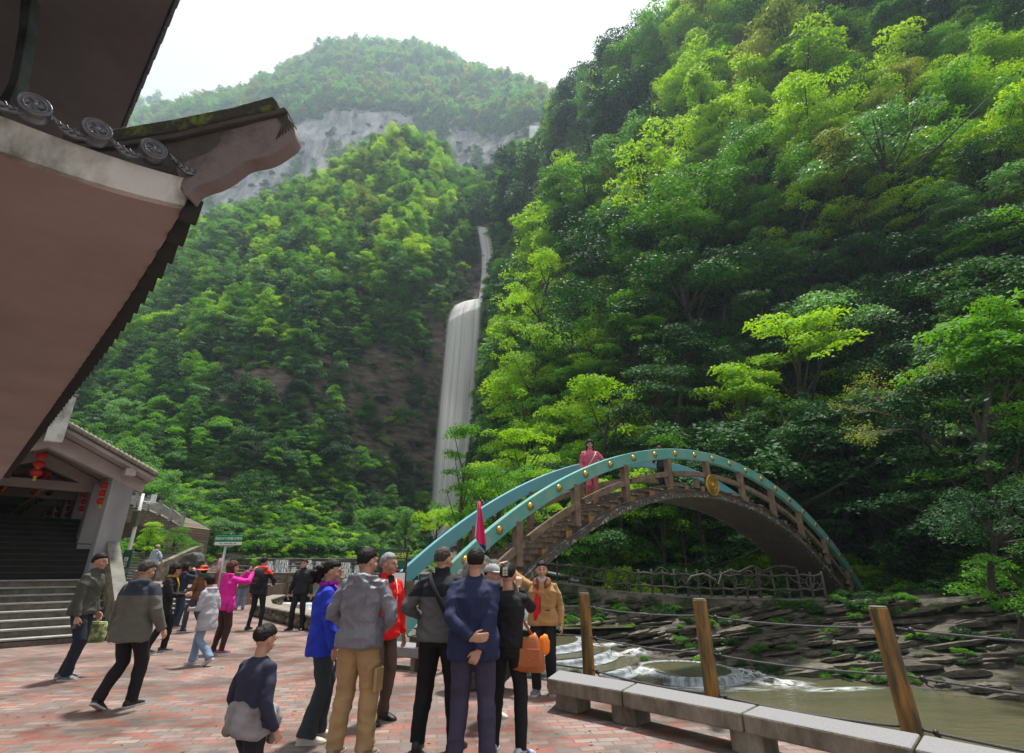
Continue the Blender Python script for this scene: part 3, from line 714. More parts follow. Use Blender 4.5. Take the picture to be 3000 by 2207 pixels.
for c_, sx, sy, z, rz, am in (((7.2, 17.7), .8, .9, -1.50, .2, .2), ((7.6, 16.6), 1.2, .8, -1.515, -.4, .10), ((4.1, 19.4), 1.3, .6, -1.16, .6, .14), ((4.1, 17.4), .7, 1.2, -1.36, .3, .06), ((5.0, 15.9), 2.6, .45, -1.515, .05, .03), ((3.2, 14.9), 2.2, .4, -1.515, .1, .03), ((3.4, 20.3), 1.1, .6, -1.0, .2, .10), ((8.9, 15.9), 1.6, .3, -1.515, .2, .02)):
    foam('foam', c_, sx, sy, z, rz, am, seed=c_[0])
blobrock('boulder', (7.3, 10.4, -1.62), (.32, .26, .16), M_darkstone, 'small pale boulder breaking the river surface behind the bench', 2)

# ---------- WATERFALLS ----------
Wf = [((1372, 884), (1405, 874), 101.6), ((1350, 889), (1407, 877), 100.8), ((1333, 898), (1410, 880), 100), ((1321, 918), (1413, 886), 98.8), ((1312, 950), (1412, 900), 97.5), ((1304, 1040), (1407, 1000), 97), ((1295, 1140), (1400, 1100), 96.6), ((1287, 1240), (1392, 1220), 96.3), ((1277, 1360), (1378, 1340), 96), ((1272, 1450), (1370, 1450), 95.7), ((1262, 1550), (1350, 1550), 95.4), ((1240, 1606), (1340, 1606), 94.0)]
def dens(rows, k=4):
    out = []
    for (a, b, y), (a2, b2, y2) in zip(rows[:-1], rows[1:]):
        for i in range(k):
            t = i/k; out.append((P(a[0]+(a2[0]-a[0])*t, a[1]+(a2[1]-a[1])*t, y+(y2-y)*t), P(b[0]+(b2[0]-b[0])*t, b[1]+(b2[1]-b[1])*t, y+(y2-y)*t)))
    a, b, y = rows[-1]; out.append((P(*a, y), P(*b, y))); return out
wf = empty('waterfall', (0, 0, 0), label='tall silky white waterfall dropping through the gorge notch', cat='waterfall')
sheet_uv('lower_fall', dens([((a[0]-5-i*.9, a[1]), (b[0]+3+i*.4, b[1]), y-i*.25) for i, (a, b, y) in enumerate(Wf)]), M_fall, None, wf, 40)
Wu = [((1392, 662), (1430, 668), 116.5), ((1400, 690), (1442, 700), 115.5), ((1408, 740), (1450, 745), 114), ((1408, 800), (1444, 800), 111), ((1406, 835), (1430, 835), 108), ((1402, 870), (1416, 870), 104), ((1398, 896), (1412, 892), 101)]
sheet_uv('upper_fall', dens(Wu), M_fall, None, wf, 20)
wf2 = empty('high_waterfall', (0, 0, 0), label='short distant waterfall pouring from the high cliff edge', cat='waterfall')
sheet_uv('water_sheet', dens([((1548, 368), (1580, 370), 240), ((1547, 395), (1584, 395), 238), ((1545, 436), (1586, 436), 236)]), M_fall, None, wf2, 12)
# ---------- NEAR UPTURNED EAVE (left) ----------
nr = empty('pavilion_roof', (0, 0, 0), label='large upturned tiled roof corner with mossy ridge horn overhead', cat='roof')
K0 = Vector((-1.83, 2.34, 0))
def zed(s): return 3.285+.165*math.exp(-s/.55)
def eA(s, out=0.0, dz=0.0): q = K0+A_*s+B_*out; return Vector((q.x, q.y, zed(s)+dz))
def eB(s, out=0.0, dz=0.0): q = K0-B_*s-A_*out; return Vector((q.x, q.y, zed(s)+dz))
LA, LB = 13.0, 3.2
def frange(n, L_): return [L_*(i/n)**1.7 for i in range(n+1)]
sA, sB = frange(40, LA), frange(24, LB)
vs = []; 
for a in sA:
    for b in sB:
        q = K0+A_*a-B_*b; m_ = min(a, b)
        vs.append(Vector((q.x, q.y, 3.285+.165*math.exp(-(a+b)/.55)+.03*m_)))
nb_ = len(sB); fs = [(i*nb_+j, (i+1)*nb_+j, (i+1)*nb_+j+1, i*nb_+j+1) for i in range(len(sA)-1) for j in range(nb_-1)]
mb = MB(); mb.add(vs, fs); mb.build('soffit', M_soffit, nr, smooth=True)
top = [Vector((v.x, v.y, v.z+.16+.5*min(a, b))) for v, (a, b) in zip(vs, [(a, b) for a in sA for b in sB])]
mb = MB(); mb.add(top, fs); mb.build('tiled_roof_slope', M_tile, nr, smooth=True)
def band(fn, ss, o0, z0, o1, z1, m, name):
    a = [fn(s, o0, z0) for s in ss]; b = [fn(s, o1, z1) for s in ss]; n = len(ss)
    mb = MB(); inn = [fn(s, o0-.05, z0+.002) for s in ss]; int_ = [fn(s, o1-.05, z1) for s in ss]
    vs = a+b+int_+inn; fs = []
    for i in range(n-1):
        for k in range(4):
            k2 = (k+1) % 4; fs.append((k*n+i, k*n+i+1, k2*n+i+1, k2*n+i))
    fs += [(0, n, 2*n, 3*n), (n-1, 2*n-1, 3*n-1, 4*n-1)]
    mb.add(vs, fs); return mb.build(name, m, nr)
band(eB, sB, .012, -.012, .03, .155, M_fascia, 'fascia')
band(eA, sA, .004, .006, .02, .15, M_fascia, 'fascia')
# round end tiles and drip tiles on the facing edge
def end_disc(c, ax, r, parent):
    mb = MB(); mb.disc(c, ax, r, .03, 26, [(r*.98, -.05), (r, -.02), (r, .012), (r*.9, .02), (r*.84, .010), (r*.74, .010), (r*.70, .018), (r*.62, .018), (r*.58, .008), (r*.30, .010), (r*.2, .018), (.003, .02)])
    o = mb.build('round_end_tile', M_tile, parent, smooth=True)
    ax = Vector(ax).normalized(); x = Vector((0, 0, 1)); x = (x-ax*x.dot(ax)).normalized(); y = ax.cross(x)
    rl_ = MB()
    for k in range(5):
        a = k*1.2566; p = [c+ax*.014+(x*math.cos(a+t*.9)+y*math.sin(a+t*.9))*r*(.18+.34*t) for t in (0, .3, .6, 1)]
        rl_.tube(p, r*.045, 5)
    rl_.build('relief_scroll', M_tile, o, smooth=True); return o
def drip(c, ax, side, w, h, parent, M=M_tile, th=.014):
    ax = Vector(ax).normalized(); side = Vector(side).normalized(); up = Vector((0, 0, 1))
    pts = []
    n = 10
    for i in range(n+1):
        t = i/n*2-1; pts.append(c+side*(w*.5*t)+up*(-.018*(1-t*t)*2+.02))
    for i in range(n, -1, -1):
        t = i/n*2-1; pts.append(c+side*(w*.5*t*.97)-up*(h*(1-abs(t)**1.6)+.004)+up*(.012*abs(t)))
    mb = MB(); mb.prism(pts, ax*th); o = mb.build('drip_tile', M, parent)
    r2 = MB()
    for k in range(7):
        t = (k-3)/3.6; h0 = h*(1-abs(t)**1.6); q = c+side*(w*.5*t)+ax*.017
        r2.tube([q-up*.01, q+side*.012-up*(h0*.35+.01), q-side*.008-up*(h0*.62+.008)], .0042, 5)
    r2.build('relief_leaves', M, o, smooth=True); return o
axB = (-A_*1.0+Vector((0, 0, .12))); rr = random.Random(2)
for s in (.335, .57, .80, 1.06, 1.32, 1.58):
    c = eB(s-.13, .075, .245); end_disc(c, axB, .064, nr)
for s in (.035, .30, .52, .76, 1.0, 1.26, 1.52):
    c = eB(s+.0, .06, .215); drip(c-Vector((0, 0, .0)), axB, B_, .20, .055, nr)
# teeth along the receding eave
for i in range(58):
    s = .06+i*.20
    c = eA(s, .002, .07); drip(c, B_, A_, .115, .115, nr, mat('near_black_tile', (.018, .02, .017), .8), th=.085)  # near-black colour, darker than the drip tiles of the facing edge
    if i < 26: end_disc(eA(s+.1, .03, .2), B_, .06, nr)
# ridge horn
HY = 2.34
def hp(lst, y): return [P(x, y_, y) for x, y_ in lst]
body = [(182, 396), (339, 381), (508, 354), (678, 322), (800, 292), (822, 316), (840, 330), (864, 377), (860, 407), (830, 428), (784, 458), (750, 464), (716, 468), (686, 492), (636, 525), (604, 534), (580, 540), (559, 555), (547, 578), (534, 555), (500, 530), (424, 504), (340, 470), (263, 432)]
horn = empty('x', (0, 0, 0)); bpy.data.objects.remove(horn)
def chaikin(l_, k=2):
    for _ in range(k):
        o_ = []
        for a, b in zip(l_, l_[1:]+l_[:1]): o_ += [(a[0]*.75+b[0]*.25, a[1]*.75+b[1]*.25), (a[0]*.25+b[0]*.75, a[1]*.25+b[1]*.75)]
        l_ = o_
    return l_
def slab_poly(name, lst, y0, th, m, parent, bev=.012):
    if name in ('ridge_horn', 'plaster_scroll'): lst = chaikin(lst)
    pts = hp(lst, y0); mb = MB(); mb.prism(pts, (0.02*th, th, 0)); return mb.build(name, m, parent, bevel=bev, seg=2)
hb = slab_poly('ridge_horn', body, HY-.045, .085, M_darkpl, nr, .014)
pink = [(522, 520), (513, 487), (551, 470), (610, 449), (648, 417), (644, 390), (720, 369), (805, 335), (838, 326), (866, 378), (861, 408), (831, 430), (784, 460), (716, 470), (686, 494), (636, 527), (580, 542), (559, 557), (547, 580), (534, 556)]
slab_poly('plaster_scroll', pink, HY-.049, .093, M_pinkpl, nr, .006)
cap1 = [(180, 390), (339, 375), (508, 347), (678, 313), (799, 280), (813, 299), (806, 318), (678, 345), (508, 385), (339, 412), (182, 418)]
slab_poly('ridge_cap', cap1, HY-.085, .17, M_moss, nr, .012)
cap2 = [(182, 420), (339, 414), (508, 388), (678, 348), (806, 321), (832, 311), (842, 322), (812, 333), (678, 362), (508, 404), (339, 428), (184, 434)]
slab_poly('ridge_moulding', cap2, HY-.075, .15, M_darkpl, nr, .008)
# grooves at horn end
for k in range(7):
    t = k/6; a = P(838-4*k, 322+4*k, HY-.051); b = P(864-9*k, 372+6*k, HY-.051); m__ = P(846-3*k, 352+2*k, HY-.055)
    MB().tube([a, m__, b], .004, 5).build('groove_line', M_darkpl, nr, smooth=True)
# two supporting columns out of view
for s, t in ((.9, 2.6), (4.0, 2.6)):
    q = K0+A_*s-B_*t
    mb = MB(); mb.box((q.x, q.y, 1.66), (.35, .35, 3.3), R(46)); mb.build('column', M_column, nr)
# upper storey roof
ur = empty('upper_storey_roof', (0, 0, 0), label='dark underside of the higher roof tier at the top left', cat='roof')
U0 = Vector((-4.1, 4.13, 6.5)); pa = U0-A_*4.5; pb = U0+A_*3
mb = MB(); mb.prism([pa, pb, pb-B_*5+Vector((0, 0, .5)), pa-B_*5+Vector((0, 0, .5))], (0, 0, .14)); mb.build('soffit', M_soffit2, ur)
for i in range(30):
    q = pa+A_*(.1+i*.25)+B_*.02
    mb = MB(); mb.prism([q+Vector((0, 0, .16)), q+A_*.2+Vector((0, 0, .16)), q+A_*.17+Vector((0, 0, .0)), q+A_*.1+Vector((0, 0, -.05)), q+A_*.03+Vector((0, 0, .0))], B_*.03); mb.build('drip_tile', M_tile, ur)
mb = MB(); mb.prism([pa+B_*.03+Vector((0, 0, .16)), pb+B_*.03+Vector((0, 0, .16)), pb-B_*5+Vector((0, 0, 2.6)), pa-B_*5+Vector((0, 0, 2.6))], (0, 0, .08)); mb.build('tiled_roof_slope', M_tile, ur)
w0 = pa-B_*2.1; w1 = pb-B_*2.1
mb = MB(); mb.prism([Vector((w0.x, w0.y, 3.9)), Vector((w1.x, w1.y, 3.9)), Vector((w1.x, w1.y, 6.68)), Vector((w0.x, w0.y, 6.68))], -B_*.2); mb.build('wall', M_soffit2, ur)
q = P(60, 150, 3.2)
# pale curved bracket at far left
mb = MB(); pts = [P(x, y, 3.05) for x, y in ((60, -20), (96, -20), (88, 60), (72, 150), (58, 230), (30, 300), (0, 330), (-30, 330), (-30, 290), (0, 280), (22, 240), (40, 160), (52, 80))]
mb.prism(pts, (-.03, .12, 0)); mb.build('plaster_bracket', mat('grey_green_plaster', (.10, .12, .12), .9, col2=(.03, .04, .035), vscale=3), ur, bevel=.01)

# ---------- COVERED STAIR CORRIDOR ----------
cr_ = empty('covered_corridor', (0, 0, 0), label='long covered corridor with grey columns, gabled tile roof and red lanterns', cat='corridor')
C0 = Vector((-11.4, 15.1, 0)); AZ = math.atan2(A_.y, A_.x)
def cp_(a, b, z=0.0): q = C0+A_*a+B_*b; return Vector((q.x, q.y, z))
HW = 2.45; EB = .6; RID = EB-HW
zE, zR = 3.92, 5.06
LC = 27.0
# columns
fl = lambda a: 1.28 if a < 1.2 else min(1.28+(a-1.2)*.55, 3.1)
for k in range(9):
    for b in (0.0, -3.7):
        a = 3.0*k; z0 = fl(a)-.4
        mb = MB(); mb.box(cp_(a, b, (z0+4.15)/2), (.62, .55, 4.15-z0), AZ); mb.build('column', M_column, cr_, bevel=.03, seg=2)
# rafters
def rafter(a, d0, d1, th, m, name='rafter'):
    pts = [cp_(a, EB-.1, zE+.045-d0), cp_(a, RID, zR-d0), cp_(a, 2*RID-EB+.1, zE+.045-d0), cp_(a, 2*RID-EB+.1, zE+.045-d1*.75), cp_(a, RID, zR-d1), cp_(a, EB-.1, zE+.045-d1*.75)]
    mb = MB(); mb.prism(pts, A_*th); return mb.build(name, m, cr_, bevel=.01)
rafter(-.32, .02, .46, .34, M_beam)
for k in range(1, 9): rafter(3.0*k-.15, .02, .42, .3, M_beam)
for k in range(9):
    mb = MB(); mb.prism([cp_(3.0*k-.12, .0, 3.85), cp_(3.0*k-.12, -3.7, 3.85), cp_(3.0*k-.12, -3.7, 4.12), cp_(3.0*k-.12, 0, 4.12)], A_*.24)
    if k: mb.build('tie_beam', M_beam, cr_)
for b in (0.0, -3.7, RID):
    z = 4.0 if b != RID else zR-.22
    mb = MB(); mb.prism([cp_(-.9, b-.12, z), cp_(-.9, b+.12, z), cp_(-.9, b+.12, z+.2), cp_(-.9, b-.12, z+.2)], A_*LC); mb.build('purlin', M_beam, cr_)
# roof slopes
for sgn, nm in ((1, 'roof_slope'), (-1, 'roof_slope')):
    be = EB if sgn > 0 else 2*RID-EB
    for (zo, th, o_, m, n_) in ((0.0, .10, 0.0, M_beam, 'soffit'), (.104, .07, .05, M_tile, nm)):
        pts = [cp_(-.9-o_, be+o_*sgn, zE+zo), cp_(-.9-o_, RID, zR+zo), cp_(-.9-o_, RID, zR+zo+th), cp_(-.9-o_, be+o_*sgn, zE+zo+th)]
        mb = MB(); mb.prism(pts, A_*(LC+o_*2)); mb.build(n_, m, cr_)
    # verge tiles (row of curved caps on the front rake)
    n = 22; M_vt = mat('lichen_tile', (.16, .135, .10), .85, col2=(.28, .25, .20), vscale=14, bump=.6)
    for i in range(n):
        t0 = i/n; t1 = (i+1.08)/n
        p0 = cp_(-.98, RID+(be-RID)*t0, zR+.20+(zE-zR)*t0); p1 = cp_(-.98, RID+(be-RID)*t1, zR+.175+(zE-zR)*t1)
        MB().tube([p0, p1], [.075, .062], 8).build('verge_tile', M_vt, cr_, smooth=True)
    # roll tiles along slope
    for k in range(20):
        a = -.6+k*.34
        p0 = cp_(a, RID, zR+.19); p1 = cp_(a, be+.05*sgn, zE+.185)
        MB().tube([p0, p1], .055, 7).build('roll_tile', M_tile, cr_, smooth=True)
# ridge ornament
q = cp_(-1.12, RID, 0)
mb = MB(); mb.box((q.x, q.y, 5.22), (.22, .36, 1.25), AZ); mb.build('gable_post', M_fascia, cr_, bevel=.015)
mb = MB(); mb.box((q.x, q.y, 5.88), (.26, .44, .06), AZ); mb.build('gable_post_cap', M_conc, cr_, bevel=.01)
mb = MB(); mb.prism([cp_(-.9, RID-.13, zR+.17), cp_(-.9, RID+.13, zR+.17), cp_(-.9, RID+.13, zR+.42), cp_(-.9, RID-.13, zR+.42)], A_*LC); mb.build('ridge_beam', M_moss, cr_)
# side wall put in to darken the inside; near-black colour paints interior shade
mb = MB(); mb.prism([cp_(1.5, -4.3, 0), cp_(LC-2, -4.3, 0), cp_(LC-2, -4.3, 4.1), cp_(1.5, -4.3, 4.1)], -B_*.3); mb.build('side_wall', mat('interior_shade_tone', (.03, .027, .022), .9, col2=(.015, .014, .012), vscale=2, bump=.4), cr_)
mb = MB(); mb.prism([cp_(.6, .33, -.5), cp_(LC, .33, -.5), cp_(LC, .33, 3.3), cp_(4.3, .33, 3.3), cp_(.6, .33, 1.5)], B_*.22); mb.build('parapet', M_stonewall, cr_)
# inner flight
for i in range(11):
    z = 1.28+.165*i; a = 1.2+i*.30
    mb = MB(); mb.prism([cp_(a, -4.25, z), cp_(a, .3, z), cp_(LC, .3, z), cp_(LC, -4.25, z)], (0, 0, .165)); mb.build('inner_step', MATS['interior_shade_tone'], cr_)  # near-black steps paint the shade inside the corridor
    mb = MB(); mb.prism([cp_(a-.012, -4.25, z+.14), cp_(a-.012, .3, z+.14), cp_(a+.02, .3, z+.14), cp_(a+.02, -4.25, z+.14)], (0, 0, .03)); mb.build('step_nosing', mat('shade_dim_nosing', (.045, .042, .036), .8), cr_)  # nosing colour kept dim to match the painted interior shade
# lanterns
ls = empty('lantern_string', (0, 0, 0), label='string of three red paper lanterns hanging in the corridor', cat='lantern string', group='red lantern strings in the corridor')
for i, z in enumerate((-.22, -.50, -.78)):
    mb = MB(); mb.ball((0, 0, z), (.165, .165, .13), 14, 9); o = mb.build('lantern', M_red, ls, smooth=True)
    mb = MB(); mb.disc((0, 0, z+.115), (0, 0, 1), .06, .025, 12); mb.disc((0, 0, z-.14), (0, 0, 1), .06, .025, 12); mb.build('rim', M_yel, o)
MB().tube([(0, 0, 0), (0, 0, -.9)], .006, 5).build('cord', M_black, ls)
mb = MB(); mb.disc((0, 0, -1.05), (0, 0, 1), .05, .15, 10, [(.055, 0), (.03, .15)]); mb.build('tassel', M_yel, ls)
first = True
lp_ = [(.9, RID+.0, 4.72, 1.0)]
for k in range(14): lp_ += [(3.4+k*.8, RID+.42, 4.55, .8), (3.4+k*.8, RID-.42, 4.55, .8)]
for k in range(0, 6): lp_ += [(3.0*k+.9, -.22, 4.05, .95)]
for i, (a, b, z, s) in enumerate(lp_):
    o = ls if first else copy_tree(ls); first = False
    o.location = cp_(a, b, z); o.scale = (s*.85, s*.85, s*.85)
    o['label'] = 'red lantern string under the ridge at the front gable' if i == 0 else ('red lantern string along the dark corridor ridge' if b != -.22 else 'red lantern string beside a grey corridor column')
    if i == 0: del o['group']
    else: o['group'] = 'lantern strings beside the columns' if b == -.22 else 'lantern strings along the corridor ridge'
# garlands
for b in (-1.1, -2.6):
    pts = [cp_(3+i*.5, b, 3.95+.08*math.sin(i*1.4)) for i in range(28)]
    MB().tube(pts, [.04+.02*abs(math.sin(i*2.1)) for i in range(28)], 6).build('gold_garland', mat('garland_gold', (.30, .20, .05), .8, col2=(.10, .12, .04), vscale=20), cr_, smooth=True)
# front stairs
Rr_ = Vector((-9.31, 13.08, 0))
steps('front_steps', Rr_-B_*7.0, B_, A_, 7.0, 8, .16, .325, 0, 'wide grey concrete steps up to the covered corridor', thick=1.4)
ps = empty('stair_parapet', (0, 0, 0), label='sloping dark stone parapet at the foot of the corridor column', cat='parapet')
def rp(a, b, z): q = Rr_+A_*a+B_*b; return Vector((q.x, q.y, z))
mb = MB(); mb.prism([rp(.0, .02, 0), rp(3.2, .02, 0), rp(3.2, .02, 2.25), rp(2.7, .02, 2.2), rp(.0, .02, .75)], B_*.22); mb.build('wall_body', M_stonewall, ps)
mb = MB(); mb.prism([rp(-.04, -.01, .75), rp(2.7, -.01, 2.2), rp(3.22, -.01, 2.25), rp(3.22, -.01, 2.33), rp(2.68, -.01, 2.29), rp(-.04, -.01, .84)], B_*.28); mb.build('coping', M_conc, ps)

# ---------- SIGNS, POLES ----------
# toilet sign
q = P(371, 1700, 17.0); tsg = empty('toilet_sign', (0, 0, 0), label='narrow vertical green sign board reading 卫生间 with an up arrow', cat='sign')
tb = P(380, 1611, 17.0); zt = tb.z; hgt = 1.35; cx, cy = tb.x-.02, 17.0
mb = MB(); mb.box((cx, cy, zt-hgt/2), (.26, .05, hgt)); mb.build('board', M_green, tsg, bevel=.006)
mb = MB(); mb.box((cx-.0, cy+.05, (zt-hgt)/2), (.06, .05, zt-hgt)); mb.build('leg', M_steel, tsg)
nf = (0, -1, 0)
mb = MB(); mb.box((cx, cy-.028, zt-.28), (.12, .006, .12)); ic = mb.build('icon_plate', M_white, tsg)
text('icon_figures', '||', .09, facing((cx, cy-.033, zt-.28), nf), M_green, ic)
for i, chh in enumerate('卫生间'):
    text('lettering', chh, .15, facing((cx-.01, cy-.028, zt-.45-i*.18), nf), M_white, tsg)
text('small_lettering', 'Toilets', .05, facing((cx+.10, cy-.028, zt-.62), nf) @ Matrix.Rotation(-math.pi/2, 4, 'Z'), M_white, tsg)
text('arrow', '↑', .22, facing((cx, cy-.028, zt-1.02), nf), M_white, tsg)
# lamp pole
lpn = empty('lamp_pole', (0, 0, 0), label='white pole with grey box and small camera behind the green toilet sign', cat='pole')
lb = P(380, 1608, 21.0); lx = lb.x; top_ = P(409, 1447, 21.0)
MB().tube([(lx, 21, 0), (lx, 21, 3.2), (lx, 21, top_.z)], [.075, .065, .05], 12).build('pole', M_white, lpn, smooth=True)
q = P(394, 1520, 21.0)
mb = MB(); mb.box((lx, 20.9, q.z), (.24, .16, .62)); bx_ = mb.build('junction_box', mat('olive_metal', (.10, .11, .07), .6), lpn, bevel=.01)
mb = MB(); mb.box((lx, 20.81, q.z), (.16, .012, .5)); mb.build('box_door', mat('olive_metal2', (.06, .07, .045), .6), bx_)
MB().tube([(lx, 21, top_.z-.3), (lx+.35, 21, top_.z-.32)], .02, 8).build('bracket_arm', M_white, lpn)
mb = MB(); mb.box((lx+.38, 20.95, top_.z-.36), (.1, .26, .1)); mb.build('camera', M_white, lpn, bevel=.01)
mb = MB(); mb.box((lx+.46, 21, top_.z-.2), (.2, .05, .34)); mb.build('small_sign', M_white, lpn)
# 24 degree sign
s24 = empty('slogan_sign', (0, 0, 0), label='green and white slogan sign on a steel post beyond the crowd', cat='sign')
a = P(634, 1567, 22.0); b = P(708, 1592, 22.0); cx = (a.x+b.x)/2; w = b.x-a.x; zc = a.z-.155
mb = MB(); mb.box((cx, 22, zc), (w, .05, .25)); mb.build('green_panel', M_green2, s24, bevel=.01)
mb = MB(); mb.box((cx, 22, zc-.19), (w, .05, .125)); wp = mb.build('white_panel', M_white, s24, bevel=.01)
text('lettering', '我在24℃的夏天等你', .122, facing((cx, 21.973, zc), nf), M_white, s24)
text('small_lettering', '◄区   三峡竹海主景区   ■►', .055, facing((cx, 21.973, zc-.19), nf), M_green, wp)
MB().tube([(cx-.1, 22.03, 0), (cx-.1, 22.03, zc-.26)], .045, 10).build('post', M_steel, s24, smooth=True)
mb = MB(); mb.box((cx, 22.02, zc-.27), (.5, .04, .04)); mb.build('bracket', M_steel, s24)
# glass bridge sign
gs = empty('direction_sign', (0, 0, 0), label='dark framed green sign reading 玻璃天桥 with a white arrow', cat='sign')
YY = 11.2; a = P(1114, 1609, YY); b = P(1192, 1667, YY); cx = (a.x+b.x)/2; w = b.x-a.x; h = a.z-b.z; zc = (a.z+b.z)/2
mb = MB(); mb.box((cx, YY, zc), (w, .04, h)); mb.build('frame', M_frame, gs, bevel=.004)
mb = MB(); mb.box((cx, YY-.022, zc), (w-.05, .012, h-.05)); mb.build('panel', M_green, gs)
text('lettering', '玻璃天桥', .112, facing((cx+.045, YY-.03, zc+.06), nf), M_yelt, gs)
text('small_lettering', 'GLASS FOOTBRIDGE  AERIAL', .028, facing((cx+.06, YY-.03, zc-.02), nf), M_yelt, gs)
text('arrow', '→', .17, facing((cx-.02, YY-.03, zc-.115), nf), M_white, gs)
for sx in (-w/2+.05, w/2-.05):
    mb = MB(); mb.box((cx+sx, YY+.02, (zc+h/2)/2), (.05, .05, zc+h/2)); mb.build('leg', M_frame, gs)
mb = MB(); mb.box((cx+.11, YY-.01, zc-h/2-.22), (.36, .03, .34)); pn = mb.build('lower_frame', M_frame, gs)
mb = MB(); mb.box((cx+.11, YY-.03, zc-h/2-.22), (.31, .012, .29)); mb.build('white_card', M_white, pn)
# second sign 桥
g2 = empty('bridge_name_sign', (0, 0, 0), label='small green framed sign ending in 桥 beside the grey jacket man', cat='sign')
YY = 9.3; a = P(1228, 1682, YY); b = P(1314, 1753, YY); cx = (a.x+b.x)/2; w = b.x-a.x; h = a.z-b.z; zc = (a.z+b.z)/2
mb = MB(); mb.box((cx, YY, zc), (w, .04, h)); mb.build('frame', M_frame, g2, bevel=.004)
mb = MB(); mb.box((cx, YY-.022, zc), (w-.045, .012, h-.045)); mb.build('panel', M_green, g2)
text('lettering', '桥', .115, facing((cx+.13, YY-.03, zc+.02), nf), M_white, g2)
text('small_lettering', 'BRIDGE', .025, facing((cx+.10, YY-.03, zc-.10), nf), M_white, g2)
for sx in (-w/2+.04, w/2-.04):
    mb = MB(); mb.box((cx+sx, YY+.02, zc/2), (.045, .045, zc+h/2)); mb.build('leg', M_frame, g2)
mb = MB(); mb.box((cx+.02, YY+.06, zc-h/2-.15), (w+.2, .08, .05)); mb.build('crossbar', M_rustw, g2)

# standing rock beside the bench
st_ = blobrock('standing_stone', (-.42, 8.05, .80), (.50, .36, .92), M_darkstone, 'tall rough standing stone that the tan jacket woman rests her hand on', 9, 5, .16, 1.4, 'rock')
# tree trunk-like rocks at stream side of the stone
blobrock('kerb_stone', (.55, 8.95, .0), (.5, .3, .16), M_darkstone, 'low dark stone at the pavement edge behind the tan jacket woman', 4)

# tour flag
fg = empty('tour_flag', (0, 0, 0), label='pink tour guide flag with navy tip held up on a thin pole', cat='flag')
fy = 7.4; ft = P(1400, 1466, fy)
MB().tube([(ft.x+.03, fy, 1.0), (ft.x+.0, fy, ft.z)], .006, 6).build('pole', M_steel, fg)
rows = [((1399, 1468), (1408, 1470)), ((1397, 1500), (1413, 1510)), ((1394, 1540), (1418, 1545)), ((1391, 1572), (1423, 1580)), ((1402, 1592), (1424, 1600)), ((1412, 1605), (1422, 1618))]
vs = []; n = 8
for i, (l_, r_) in enumerate(rows):
    for j in range(n+1):
        t = j/n; p = P(l_[0]+(r_[0]-l_[0])*t, l_[1]+(r_[1]-l_[1])*t, fy+.035*math.sin(t*9+i*.7)); vs.append(p)
fs = [(i*(n+1)+j, i*(n+1)+j+1, (i+1)*(n+1)+j+1, (i+1)*(n+1)+j) for i in range(len(rows)-1) for j in range(n)]
me = bpy.data.meshes.new('flag'); me.from_pydata(vs, [], fs)
o = link('cloth', me, [mat('flag_pink', (.75, .02, .16), .7), mat('flag_navy', (.03, .05, .22), .7), mat('flag_pale', (.70, .55, .62), .7)], fg, True)
for i, p in enumerate(me.polygons): p.material_index = 1 if i >= 4*n else (2 if i % n == 0 and i < 3*n else 0)
sm = o.modifiers.new('s', 'SOLIDIFY'); sm.thickness = .003

# ---------- RUSTIC BRANCH FENCE + PATH ON FAR BANK ----------
rf = empty('rustic_fence', (0, 0, 0), label='rustic fence of twisted branches along the far bank path', cat='fence')
M_branch = mat('grey_branch', (.11, .10, .085), .9, col2=(.05, .045, .035), vscale=8, bump=.8, bscale=30)
base_px = [(1600, 1700, 29.5), (1700, 1712, 27.5), (1800, 1728, 25.8), (1900, 1738, 24.6), (2000, 1744, 23.8), (2100, 1748, 23.2), (2200, 1750, 22.6), (2320, 1752, 22.0), (2420, 1752, 21.5)]
base = [P(*b) for b in base_px]
def along(t):
    t = max(0, min(len(base)-1.0001, t)); i = int(t); return base[i].lerp(base[i+1], t-i)
rr = random.Random(11)
NP = 24
for i in range(NP):
    t = i/(NP-1)*(len(base)-1); p = along(t); hh = .98+rr.uniform(-.05, .12)
    MB().tube([p-Vector((0, 0, .3)), p+Vector((rr.uniform(-.02, .02), 0, .5)), p+Vector((rr.uniform(-.04, .04), 0, hh))], [.06, .052, .045], 7).build('fence_post', M_branch, rf, smooth=True)
for h_ in (.82, .30):
    pts = []
    for i in range(70):
        t = i/69*(len(base)-1); p = along(t); pts.append(p+Vector((0, -.05, h_+.03*math.sin(i*1.3)+rr.uniform(-.012, .012))))
    MB().tube(pts, [.035+.012*rr.random() for _ in pts], 6).build('rail', M_branch, rf, smooth=True)
for i in range(34):
    t = rr.uniform(.2, len(base)-1.3); p = along(t); q = along(t+rr.uniform(.25, .6)); pts = []
    a0 = rr.uniform(.2, .9); a1 = rr.uniform(.2, 1.0); sg = rr.choice((-1, 1)); am = rr.uniform(.15, .38)
    for k in range(9):
        u = k/8; pts.append(p.lerp(q, u)+Vector((0, -.07, a0+(a1-a0)*u+sg*am*math.sin(math.pi*u))))
    MB().tube(pts, [.03*(1-.5*u/8) for u in range(9)], 5).build('twisted_branch', M_branch, rf, smooth=True)
